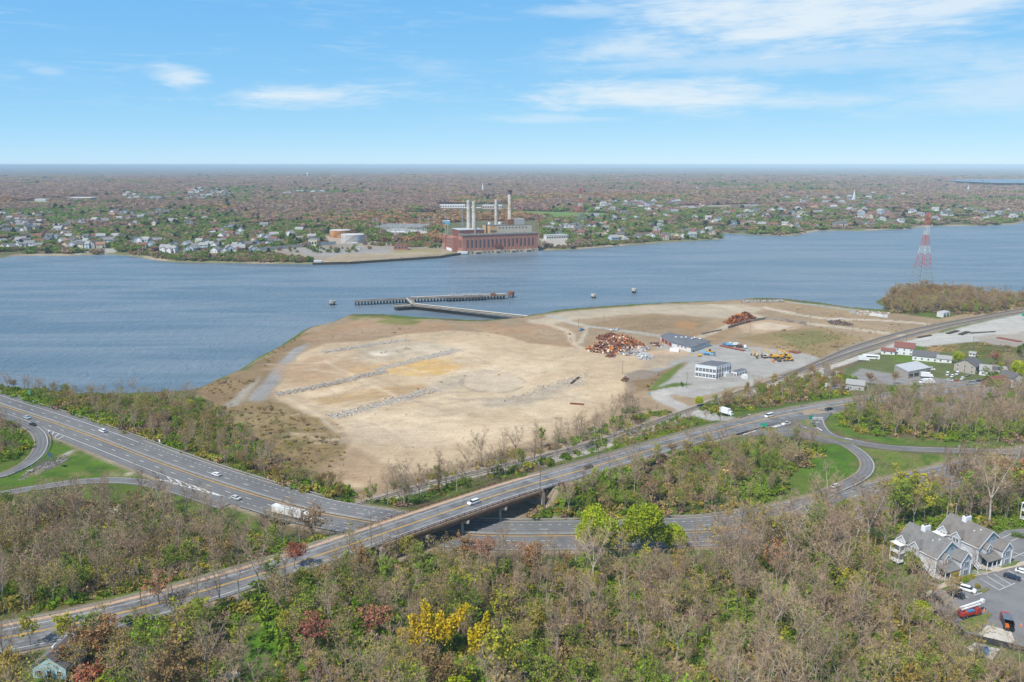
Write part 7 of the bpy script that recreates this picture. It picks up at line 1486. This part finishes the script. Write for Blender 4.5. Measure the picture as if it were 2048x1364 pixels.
for k in range(n + 1): x = 9 + (LN - 18) * (k - .5) / (n - 1); pl.box((x, -.2, 16.5), (1.0, .5, 22))
pl.build('pilaster', BRK, t_)
for k in range(n): x = 9 + (LN-18)*k/(n-1); bx('basement_window', GLD, x-1.0, x+1.0, -1.0, -.7, .9, 3.4)
for x0, x1 in ((19,31),(54,64),(81,91),(107,118)): i_ = bx('intake_bay', STO, x0, x1, -6.5, -.8, -3, 4.2 if x0 != 54 else 5.2); bx('bay_opening', GLD, x0+2, x1-2, -6.65, -6.4, .4, 2.6, i_)
bx('gallery', BRD, 54, 66, -2.2, -.0, 9.5, 14.0); bx('loading_shed', SIDW, -9, 6, -7, -1, 1, 4.5)
for y in (5, 10, 15, 19.5): bx('end_window', GLD, -.15, .1, y-1.1, y+1.1, 9, 22)
bx('annex', BRK, -9, 2, 24.5, 66, 2, 25); bx('annex_base', SIDW, -9.3, 1, 30, 66.3, 1, 6.5)
for y in range(5):
    for z in range(3): bx('annex_window', GLD, -9.2, -8.9, 28 + y*7.4, 31 + y*7.4, 9 + z*5, 12.4 + z*5)
tw = bx('stair_tower', BRK, -12, -4, 58, 70, 2, 27); bx('tower_window', GLD, -12.2, -11.8, 61, 65, 14, 22, tw)
rb = bx('rear_block', BRD, 3, 46, 24.5, 62, 4, 36); bx('rear_roof', mat('sheet_roof_pale', (.46,.47,.48)), 2, 47, 24.2, 62.4, 36, 36.9)
bh = bx('boiler_house', CREAM, 68, LN-1, 24.6, 62, 8, 41.5); bx('boiler_house_end', ORNG, 56, 68, 24.6, 62, 8, 41.4); bx('boiler_roof', RFG, 55.8, LN-.8, 24.5, 62.2, 41.5, 42.2)
for k in range(9): x = 73 + 5.9*k; bx('vent_opening', GLD, x-1.1, x+1.1, 24.45, 24.8, 37, 39.2, bh)
for k in range(4): bx('low_window', GLD, 57+2.8*k, 58.6+2.8*k, 24.35, 24.7, 31, 34.5, t_)
ph = bx('penthouse', mat('sheet_grey_beige', (.40,.38,.35), .8, .08), 101, 120, 30, 50, 42.2, 51.5); bx('stack_base', RUST, 90, 101, 30, 46, 42.2, 51)
dm = MB()
for x in (60, 79): 
    dm.lathe((x, 40, 42), [(4.5,0),(4.2,2.5),(2.5,4.5),(.3,5.2)], 10)
dm.build('conveyor_hood', STEEL, t_)
rm_ = MB(); r_ = random.Random(9)
for k in range(46): rm_.box((r_.uniform(2,LN-3), r_.uniform(4,22), 30.3), (r_.uniform(1,5), r_.uniform(1,3), r_.uniform(.8,2.2)))
for k in range(24): rm_.box((r_.uniform(58,89), r_.uniform(27,58), 42.6), (r_.uniform(1,4), r_.uniform(1,3), r_.uniform(.8,2.6)))
rm_.build('roof_equipment', mat('roof_plant_grey', (.28,.27,.26), .8), t_)
for (x, y, r0, r1, z0, z1, m, nm) in ((28.5,52,3.8,3.2,30,82,STK,'pale'),(29.5,28,3.8,3.2,29,81,STKB,'buff'),(73.5,42,3.0,2.6,42,82,STK,'grey'),(96,38,3.4,3.0,50,97,STKW,'stained')):
    ck = MB(); ck.lathe((x,y,z0),[(r0,0),(r0+(r1-r0)*.6,(z1-z0)*.6),(r1,z1-z0),(r1*1.06,z1-z0+.2),(r1*1.06,z1-z0+1.2),(r1*.8,z1-z0+1.2)],18); c_ = ck.build('chimney', m, t_)
    if nm == 'stained': MB().lathe((x,y,z1-5),[(r1*1.12,0),(r1*1.12,6.6),(r1*.8,6.7)],18).build('chimney_cap', SOOT, c_)
    rg = MB()
    for f in ((.35,.7,.93) if nm != 'grey' else (.2,.35,.5,.65,.8,.93)): rg.lathe((x,y,z0+(z1-z0)*f),[(r1*1.16,0),(r1*1.16,.7)],18)
    rg.build('chimney_band', STEEL, c_)
    MB().tube((x+r0*.9,y-r0*.6,z0),(x+r1*.9,y-r1*.6,z1),.12,n=4).build('ladder', TIE, c_)
def FZ(px, py): return GT(px, py)
# tanks
def tank(px, py, d, h, m, label):
    g = FZ(px, py); t_ = thing('storage_tank', label, 'storage tank', g); MB().lathe((0,0,-1),[(d/2,0),(d/2,h+1)],36).build('shell', m, t_); MB().lathe((0,0,h+.02),[(d/2*1.01,0),(d/2*.98,.3),(d*.1,d*.04)],36).build('roof', mat('tank_roof', (.52,.48,.47), .6, .15, .1), t_); mb = MB()
    for z in (h*.33,h*.66,h*.97): mb.lathe((0,0,z),[(d/2+.15,0),(d/2+.15,.25)],36)
    mb.build('band', m, t_); st = MB()
    for k in range(20): a = -2.2 + k*.05; st.box((math.cos(a)*(d/2+.5),math.sin(a)*(d/2+.5),h*k/20),(.8,.8,.15),a)
    st.build('stair', STEEL, t_)
TRK2 = mat('tank_rust', (.40,.17,.06), .85, .25, .15, col2=(.48,.27,.13), scale2=.1); TGY = mat('tank_grey', (.47,.48,.50), .6, .12, .1, col2=(.40,.37,.33), scale2=.15)
tank(681,474,39,13,TRK2,'rust orange storage tank behind the grey one'); tank(706,484.5,41,14,TGY,'pale grey storage tank in front of the rust orange one')
def slab(px, py, w_, d, h, rz, wm, rm, nm, label, cat='building', win=0, door=0):
    g = FZ(px, py); t_ = thing(nm, label, cat, g, R(rz)); MB().box((0,0,h/2-1),(w_,d,h+2)).build('wall', wm, t_); MB().box((0,0,h+.15),(w_+.8,d+.8,.3)).build('roof', rm, t_)
    for k in range(win): x = -w_/2 + w_*(k+.5)/win; MB().box((x,-d/2,h*.5),(w_/win*.62,.2,h*.42)).build('window', GLD, t_)
    return t_
PALE = mat('sheet_roof_pale', (.46,.47,.48)); WHR = mat('membrane_white', (.74,.74,.73), .7, .05, .1); BRP = mat('brick_pale', (.36,.25,.20), .9, .1)
slab(790,472.5,36,14,8,8,mat('wall_rose', (.40,.32,.28), .9, .06),WHR,'switch_house','low rose walled switch house with white roof by the substation','building')
slab(802,499,22,14,8,5,BRK,BRD,'brick_shed','small red brick building alone on the waterfront lot','building',win=4); slab(709,490,9,6,4,5,WGR,SIDW,'shed','small grey shed below the grey tank','shed'); slab(715,499,9,5,4,5,mat('box_sage', (.45,.52,.47), .8),mat('box_sage', (.45,.52,.47)),'shed','pale green container on the waterfront lot','shed'); slab(636,527,11,5,4,4,WCL,SIDW,'gatehouse','small white hut at the end of the bulkhead','shed'); slab(626,492,14,11,11,10,mat('wall_butter', (.66,.60,.42), .8),RLG,'apartment_house','square butter yellow house at the waterfront fence','house',win=3)
slab(1112,478,44,15,8,18,mat('canopy_white', (.58,.57,.54), .8),PALE,'open_shed','long white shed with open dark bays right of the power station','building',win=9)
for a in ((905,415,78,26,9,0,WHR,'long white roofed school behind the stacks',10),(985,417,60,30,10,-3,mat('school_wall', (.50,.44,.38), .85),'white roofed school wing right of the stacks',8),(945,420,50,22,7,3,BRP,'red brick school wing with white roof',8)): slab(*a[:6],a[6],WHR,'school_building',a[7],win=a[8])
slab(890,449,22,16,8,5,mat('wall_azure', (.10,.36,.55), .6),WHR,'shop_building','bright blue building with white roof left of the stacks','building'); 
for px, py, w_, rz, m, la in ((1405,417,70,0,BRP,'brick shopping centre with flat roof, left part'),(1440,416,60,0,mat('wall_ochre', (.50,.38,.28), .9),'ochre shopping centre with flat roof, right part'),(1375,418,40,0,WCL,'white shop building left of the brick shopping centre'),(1500,414,50,-4,WGR,'grey flat roofed shop building right of the shopping centre')): slab(px,py,w_,26,7,rz,m,mat('roof_gravel', (.38,.36,.34), .9),'shopping_centre',la,win=7)
for px, py, w_, d, la, m, rm in ((165,399,80,40,'long pale flat roofed building before the far woods on the left',WTAN,WHR),(103,375,70,40,'white roofed building standing alone above the far woods',WGR,WHR),(90,417,60,24,'brick school with red roof on the left hillside',BRK,RRED),(85,402,40,24,'pale building at the edge of the playing field',WCL,WHR),(455,470,62,30,'long green trimmed building with pale roof',mat('wall_sage', (.30,.42,.36), .8),PALE),(590,353,40,60,'far white building above the woods',WGR,WHR)): slab(px,py,w_,d,7,rng.uniform(-6,6),m,rm,'public_building',la,win=8)
slab(1146,421,46,20,13,8,BRK,RRED,'brick_church','red brick church left of the far lattice tower','church',win=6)
# substation
g = FZ(805,462); t_ = thing('substation', 'grey steel electrical substation behind the tanks', 'substation', g, R(-8)); r_ = random.Random(12)
for i in range(7):
    b = MB(); y = -35 + i*14
    for x in range(-48, 49, 16): b.beam((x,y,0),(x,y,11),.45,.45)
    b.beam((-48,y,11),(48,y,11),.5,.6); b.build('gantry', mat('gantry_grey', (.36,.40,.43), .5, .08), t_)
for k in range(40): x, y = r_.uniform(-46,46), r_.uniform(-32,46); MB().box((x,y,2),(r_.uniform(1.5,4),r_.uniform(1.5,3),r_.uniform(2,3.5))).build('transformer', mat('gantry_grey', (.36,.40,.43)), t_)
for px, py, h in ((747,463,26),(755,462,26),(766,468,24),(782,475,26),(791,477,24),(840,461,28),(857,458,26),(868,457,26),(891,468,42),(896,468,34),(925,452,40),(533,425,22),(545,425,22),(555,425,22),(563,425,22),(572,425,22)):
    g = FZ(px, py); t_ = thing('steel_pole', 'slim grey transmission pole ' + ('in the far clearing' if px < 600 else ('beside the power station' if px > 880 else 'around the substation')), 'transmission pole', g, 0, 'grey poles ' + ('in the far clearing' if px < 600 else ('beside the power station' if px > 880 else 'around the substation')))
    MB().tube((0,0,-1),(0,0,h),.75,.4,7).build('pole', mat('gantry_grey', (.36,.40,.43)), t_); b = MB()
    for z in (.78,.88,.97): b.box((0,0,h*z),(6,.4,.4))
    b.build('crossarm', mat('gantry_grey', (.36,.40,.43)), t_)
lattice(1160,447,8,80,20,'red and white lattice tower in the town across the river', scl=1.5)
# waterfront: bulkhead, fence
def run(pts, h, th, m, nm, label, cat, zb=0):
    P = [Vector(G(*p, zb)) for p in pts]; c = P[0]; mb = MB()
    for i in range(len(P)-1): mb.beam(P[i]-c+Vector((0,0,h/2-1)), P[i+1]-c+Vector((0,0,h/2-1)), th, h+2)
    return tag(mb.build(nm, m, None, tuple(c)), label, cat)
run([(626,529.5),(700,528),(800,521.5),(880,516),(921,509.5)], 3.2, 1.6, PIL, 'bulkhead', 'dark timber bulkhead along the far waterfront', 'bulkhead')
mb = MB(); Pb = [Vector(G(*p, 0)) for p in ((626,530),(700,528.5),(800,522),(880,516.5),(921,510))]; c = Pb[0]; t_ = thing('fender_piles', 'row of fender piles before the timber bulkhead', 'piles', c); k = 0
for i in range(4):
    d = Pb[i+1]-Pb[i]; n_ = int(d.length/4)
    for j in range(n_):
        if k < 90: p = Pb[i] + d*(j/n_) - c; MB().tube(p+Vector((0,0,-2)), p+Vector((0,0,3.8)), .6, n=6).build('pile', PIL, t_); k += 1
Pf = [FZ(*p) for p in ((520,502),(600,495),(672,489))]; c = Vector(Pf[0]); mb = MB()
for i in range(2): mb.beam(Vector(Pf[i])-c+Vector((0,0,2.5)), Vector(Pf[i+1])-c+Vector((0,0,2.5)), .4, 6)
tag(mb.build('sound_barrier', mat('barrier_grey', (.34,.36,.36), .8, .06), None, tuple(c)), 'long grey sound barrier wall behind the waterfront lot', 'wall')
# churches and water tower
def church(px, py, sc, label):
    g = FZ(px, py); t_ = thing('church', label, 'church', g, R(15)); t_.scale = (sc,)*3; gable_body(MB(),-6,6,0,22,-2,8,13).build('nave', WCL, t_); gable_roof(MB(),-6,6,0,22,8.02,13.05,.4,.3).build('roof', RGY, t_); MB().box((0,-2.5,9),(5,5,20)).build('tower', WCL, t_); MB().lathe((0,-2.5,19),[(2.4,0),(2.0,3),(1.6,3.2),(.1,16)],8).build('steeple', WCL, t_)
    for s in (-1,1):
        for y in (5,11,17): MB().box((s*6.02,y,4),(.15,1.4,4)).build('window', GLD, t_)
church(1706,403,1.25,'white church with tall steeple in the town on the right'); church(965,384,1.25,'distant white steeple rising from the far woods behind the stacks'); church(1935,383,1.0,'small distant white steeple on the far right')
g = FZ(615,354); t_ = thing('water_tower', 'distant white water tower above the far woods', 'water tower', g); MB().lathe((0,0,0),[(5,0),(4,22),(9,28),(10,34),(7,39),(.5,41)],16).build('tank', SIDW, t_); MB().tube((0,0,-2),(0,0,24),5.5,n=12).build('stem', SIDW, t_)
# ---- town houses
HV = []; cols_w = [('white',WCL),('white',WCL),('cream',mat('clapboard_cream', (.60,.53,.42), .8)),('grey',WGR),('pale blue',mat('clapboard_blue', (.42,.50,.56), .8)),('tan',WTAN),('yellow',mat('clapboard_yellow', (.60,.52,.30), .8)),('brown',mat('shingle_brown', (.20,.11,.09)))]; cols_r = [('grey',RLG),('dark grey',RGY),('red-brown',RRED),('grey',mat('roof_mid_grey', (.21,.21,.215), .95)),('orange',mat('roof_terracotta', (.30,.165,.115), .9))]
def tiny_house(v, wm, rm):
    mb = MB(); r = random.Random(v); w_, d = r.uniform(7.5,9.5), r.uniform(10,13); ze = r.choice((3.4,5.6,5.6)); zr = ze + w_*.36; k = len(mb.f); gable_body(mb,-w_/2,w_/2,-d/2,d/2,-1.5,ze,zr); n0 = len(mb.f); gable_roof(mb,-w_/2,w_/2,-d/2,d/2,ze+.02,zr+.03,.45,.25)
    if v % 2: gable_body(mb,-w_/2-4,.5,-2.6,2.6,-1.5,ze*.8,ze*.8+1.9,'x')
    nb = len(mb.f); mb.m = [0]*(n0) + [1]*12 + [0]*(nb-n0-12)
    if v % 2: gable_roof(mb,-w_/2-4,.3,-2.6,2.6,ze*.8+.02,ze*.8+1.93,.35,.2,'x'); mb.m[nb:] = [1]*(len(mb.f)-nb)
    for z in ([1.6] if ze < 4 else [1.5,4.2]):
        for f in (-.25,.25): mb.box((f*w_,-d/2-.02,z),(1.2,.12,1.3),0,2); mb.box((w_/2+.02,f*d,z),(.12,1.2,1.3),0,2); mb.box((-w_/2-.02,f*d,z),(.12,1.2,1.3),0,2)
    return mb.data('house', [wm,rm,GLD])
combos = [(0,0),(0,1),(1,3),(1,0),(2,1),(3,1),(4,0),(5,2),(0,2),(6,3),(7,1),(2,4),(0,3),(4,1)]
for i,(a,b) in enumerate(combos): HV.append((tiny_house(i, cols_w[a][1], cols_r[b][1]), '%s house with %s roof' % (cols_w[a][0], cols_r[b][0])))
HZ = [([(0,498),(0,475),(130,470),(250,478),(420,482),(520,492),(520,506),(340,512),(250,500),(60,503)],'near the far shore at left',74,.55),([(0,470),(0,428),(110,430),(150,470)],'on the left hillside across the river',48,.3),([(140,440),(250,424),(420,432),(400,448),(200,462),(140,462)],'above the left far shore',34,.3),([(235,395),(280,380),(440,378),(470,392),(380,404),(270,402)],'in the pale cluster before far woods',48,.2),([(440,450),(560,455),(640,470),(640,492),(540,494),(430,480)],'left of the storage tanks',30,.4),([(1075,470),(1120,440),(1240,425),(1440,430),(1440,470),(1300,484),(1220,486)],'in town right of the power station',66,.45),([(1180,424),(1220,405),(1420,402),(1440,415),(1300,424)],'behind the far lattice tower',34,.25),([(1460,462),(1450,430),(1560,418),(1700,414),(1800,430),(1800,450),(1640,456)],'along the far shore behind the bend',70,.4),([(1790,452),(1800,428),(1900,420),(2070,414),(2070,436),(1940,444)],'at the far right of town',36,.35),([(1520,400),(1700,395),(1780,408),(1560,412)],'around the white church',18,.2),([(560,384),(700,378),(700,388),(570,392)],'in the small far hamlet',12,.15),([(1640,392),(1880,380),(1960,395),(1760,405)],'in the wooded hills on the right',18,.2),([(1330,366),(1640,352),(1700,368),(1380,382)],'far off in the woods',16,.15)]
hp = []; r_ = np.random.default_rng(77)
for zi,(poly,where,n,sp) in enumerate(HZ):
    a = np.array(poly); got = 0; tries = 0; own = []
    while got < n and tries < n*60:
        tries += 1; px = r_.uniform(a[:,0].min(),a[:,0].max()); py = r_.uniform(a[:,1].min(),a[:,1].max()); st_ = 2.5+11*sp; tl = .06*math.sin(zi*2.1); py = round((py+px*tl)/st_)*st_-px*tl+r_.normal(0,.5*sp+.15)
        if vnoise(np.array([px/30]),np.array([py/12]),zi)[0] < .3 or not inside(np.array([px]),np.array([py]),poly)[0]: continue
        if any(abs(px-q[0]) < 5+6*sp and abs(py-q[1]) < 2.2*sp*2 for q in own): continue
        own.append((px,py)); hp.append((px,py,zi)); got += 1
hX,hY,hZ_ = GTa([h[0] for h in hp],[h[1] for h in hp]); dshore = sdist(hX,hY,FARP); hidx = [i for i in range(len(hp)) if dshore[i] > 14]
hidx.sort(key=lambda i: hY[i]); HPOS = []; rest_h = []
for k,i in enumerate(hidx):
    v = int(r_.integers(len(HV))); rz = float(r_.choice([.3,.3+1.57,-.2,1.3]) + r_.normal(0,.1)); HPOS.append((hX[i],hY[i]))
    if k < 290:
        o = bpy.data.objects.new('house', HV[v][0]); C.objects.link(o); o.location = (hX[i],hY[i],hZ_[i]); o.rotation_euler.z = rz; where = HZ[hp[i][2]][1]; s_ = r_.uniform(1.05,1.4); o.scale = (s_,s_,s_); tag(o, HV[v][1]+' '+where, 'house', HV[v][1].replace('house','houses')+' '+where)
    else: rest_h.append((hX[i],hY[i],hZ_[i],rz,v))
if rest_h:
    colh = bpy.data.collections.new('distant_house_kind')
    for i,(me_,_) in enumerate(HV): colh.objects.link(bpy.data.objects.new('far_house_%03d'%i, me_))
    scatter('distant_houses', colh, [h[:3] for h in rest_h], [h[3] for h in rest_h], [1.55]*len(rest_h), [h[4] for h in rest_h], 'pale houses too far off to count among the woods')
# ---- far woods
def far_crown(seed, n=170, squash=.85, conif=False):
    T = TB(seed); r = T.r; lob = [(Vector((r.gauss(0,.3),r.gauss(0,.3),.55+r.gauss(0,.12))), r.uniform(.4,.62)) for _ in range(4)]
    for k in range(n):
        c, s = r.choice(lob); v = Vector((r.gauss(0,1),r.gauss(0,1),r.gauss(.25,.8))).normalized()*s*r.uniform(.7,1.1)
        if conif: h = r.random(); p = Vector((math.cos(k*2.4)*.42*(1-h), math.sin(k*2.4)*.42*(1-h), .1+1.3*h))
        else: p = c + Vector((v.x,v.y,v.z*squash))
        p.z = max(.03,p.z); T.leafq(p, r.uniform(.16,.36), 1)
    for k in range(5): T.twig(Vector((r.gauss(0,.15),r.gauss(0,.15),0)), Vector((r.gauss(0,.35),r.gauss(0,.35),1)).normalized(), .9, .07, 0)
    return T
FL_ = {}
for nm, c in dict(purple=(.39,.24,.185), brown=(.37,.25,.155), tan=(.44,.275,.125), green=(.19,.255,.05), lime=(.22,.26,.06), dark=(.055,.09,.04), maroon=(.22,.09,.09), grey=(.355,.25,.185), orange=(.36,.20,.10)).items(): FL_[nm] = mat('far_leaf_'+nm, c, .9, .2, .8, rand=.10, hue=.008, spec=.1, transl=.35)
fk = ['purple','purple','brown','brown','tan','tan','green','green','green','lime','dark','maroon','grey','orange']; fcp = protos_collection('far_tree_kind', [(far_crown(400+i, conif=(k=='dark')), TWIG, FL_[k], BARK) for i,k in enumerate(fk)])
s_ = .0072; lr = np.arange(math.log(1010), math.log(9500), s_*1.0); az_ = np.arange(-.80,.80,s_*.95); LR,AZ = np.meshgrid(lr,az_,indexing='ij'); rr = np.random.default_rng(15)
LR = LR.ravel()+rr.uniform(-.5,.5,LR.size)*s_*1.2; AZ = AZ.ravel()+rr.uniform(-.5,.5,AZ.size)*s_*1.2; Dd = np.exp(LR); X = Dd*np.sin(AZ); Y = Dd*np.cos(AZ); sp = Dd*s_
k = Y > 1000; X,Y,sp,Dd = X[k],Y[k],sp[k],Dd[k]; dF_ = sdist(X,Y,FARP); ok = dF_ > 8
FCLR = [[(520,501),(672,488),(740,484),(890,487),(918,500),(925,510),(880,517),(700,529),(626,530),(520,508)],[(640,468),(740,464),(745,488),(640,488)],[(735,458),(800,450),(870,462),(890,472),(790,480)],[(880,512),(880,445),(1080,440),(1090,504)],[(1080,482),(1130,470),(1150,490),(1090,500)],[(870,424),(870,408),(1030,407),(1040,426)],[(1350,421),(1350,411),(1530,408),(1530,419)],[(1040,432),(1040,421),(1250,428),(1200,437)],[(20,411),(20,402),(110,400),(110,411)],[(120,406),(120,392),(210,390),(210,404)],[(800,434),(800,426),(890,423),(890,430)],[(150,508),(200,496),(240,496),(235,508)]]
for P in FCLR: ok &= ~inside(X,Y,[GT(*p)[:2] for p in P])
hx = np.array(HPOS); 
for a,b in hx:
    ok &= ~(((X-a)**2+(Y-b)**2 < 64) | ((np.abs(X-a) < 8) & (Y < b) & (Y > b-30)))
ok &= ~((dF_ < 900) & (fbm(X,Y,70,8,3) > .60)); X,Y,sp,Dd,dF_ = X[ok],Y[ok],sp[ok],Dd[ok],dF_[ok]
px_,py_ = 1024+F*X/(Y*CS+(CAM_H-10)*SN), np.zeros(len(X)); dens = np.zeros(len(X))
for a,b in hx[::2]: dens += np.exp(-((X-a)**2+(Y-b)**2)/(2*90**2))
town = np.clip(dens/2.2,0,1); n1 = fbm(X,Y,300,91,3); n2 = np.where(Dd < 2200, fbm(X,Y,55,93,3), np.where(Dd < 4200, fbm(X,Y,130,93,3), fbm(X,Y,300,93,3))); n3 = fbm(X,Y,900,95,3); ix = np.zeros(len(X),int); u = rr.random(len(X))
pg = np.clip(.08+.50*town+.8*(n2-.5)+1.3*(n1-.5),.02,.8); pt = np.clip(.10+2.6*(n3-.5)+2.0*(n1-.5),.01,.75)*(1-town*.4)
isg = (pg+.16*rr.normal(0,1,len(X)) > .38); ist = (~isg)&(pt+.12*rr.normal(0,1,len(X)) > .36)
n5 = fbm(X,Y,420,97,3); ix[:] = np.where(n5+rr.normal(0,.05,len(X)) > .52, rr.choice([0,1,12],len(X)), rr.choice([2,3,12],len(X))); ix[isg] = rr.choice([6,7,8,6,7,8,9,9,3,10,12,2],isg.sum()); ix[ist] = rr.choice([4,5,4,13],ist.sum())
q = (~isg)&(dF_ < 60); ix[q] = rr.choice([3,9,12,4],q.sum())
Z = height(X,Y); hgt = rr.uniform(7.5,12.5,len(X)); wd = np.maximum(sp*rr.uniform(.9,1.25,len(X)), 4.6*rr.uniform(.8,1.25,len(X))); hgt = hgt*np.clip(.72+.28*np.clip(dF_/120,0,1),.4,1)
hgt *= 1-.3*town; kk = rr.random(len(X)) > .30*town; cf = ix == 10; hgt[cf] *= 1.1
sc = np.stack([wd,wd,hgt],1)
scatter('far_woods', fcp, np.stack([X,Y,Z-.3],1)[kk], rr.uniform(0,6.28,kk.sum()), sc[kk], ix[kk], 'mixed purple brown and green spring woods across the river')
# shrubs along the far waterfront and the lot
P_ = []
for pl,n in (([(335,521),(420,516),(520,512),(620,519),(625,527),(420,525)],520),([(1085,498),(1150,492),(1300,482),(1300,486),(1130,499)],240),([(720,490),(880,487),(880,497),(760,492)],260),([(545,500),(700,492),(760,500),(640,510)],60),([(240,506),(340,512),(340,521),(262,510)],90)):
    a = np.array(pl)
    for _ in range(n):
        px,py = rr.uniform(a[:,0].min(),a[:,0].max()), rr.uniform(a[:,1].min(),a[:,1].max())
        if inside(np.array([px]),np.array([py]),pl)[0]: P_.append((px,py))
X,Y,Z = GTa([p[0] for p in P_],[p[1] for p in P_]); k = sdist(X,Y,FARP) > 4; X,Y,Z = X[k],Y[k],Z[k]; h_ = rr.uniform(2.5,7,len(X)); scatter('waterfront_shrubbery', fcp, np.stack([X,Y,Z-.2],1), rr.uniform(0,6.28,len(X)), np.stack([h_*.8,h_*.8,h_],1), rr.choice([6,9,3,12,9,7,4],len(X)), 'green and straw shrubs along the far waterfront')

# pale boat wake lying on the river
mb = MB(); pr = None; r_ = random.Random(2)
for k in range(41):
    f = k/40; g = G(-60+760*f, 632-42*f+3*math.sin(f*5), .03); w_ = 1.3*(1-f*.65)*r_.uniform(.5,1.3)
    if pr and r_.random() < .7: mb.quad((pr[0][0],pr[0][1]-pr[1],.03),(g[0],g[1]-w_,.03),(g[0],g[1]+w_,.03),(pr[0][0],pr[0][1]+pr[1],.03))
    pr = (g, w_)
tag(mb.build('wake_foam', mat('foam', (.24,.30,.35), .6, .3, .05)), 'thin pale wake trail across the river', kind='stuff')
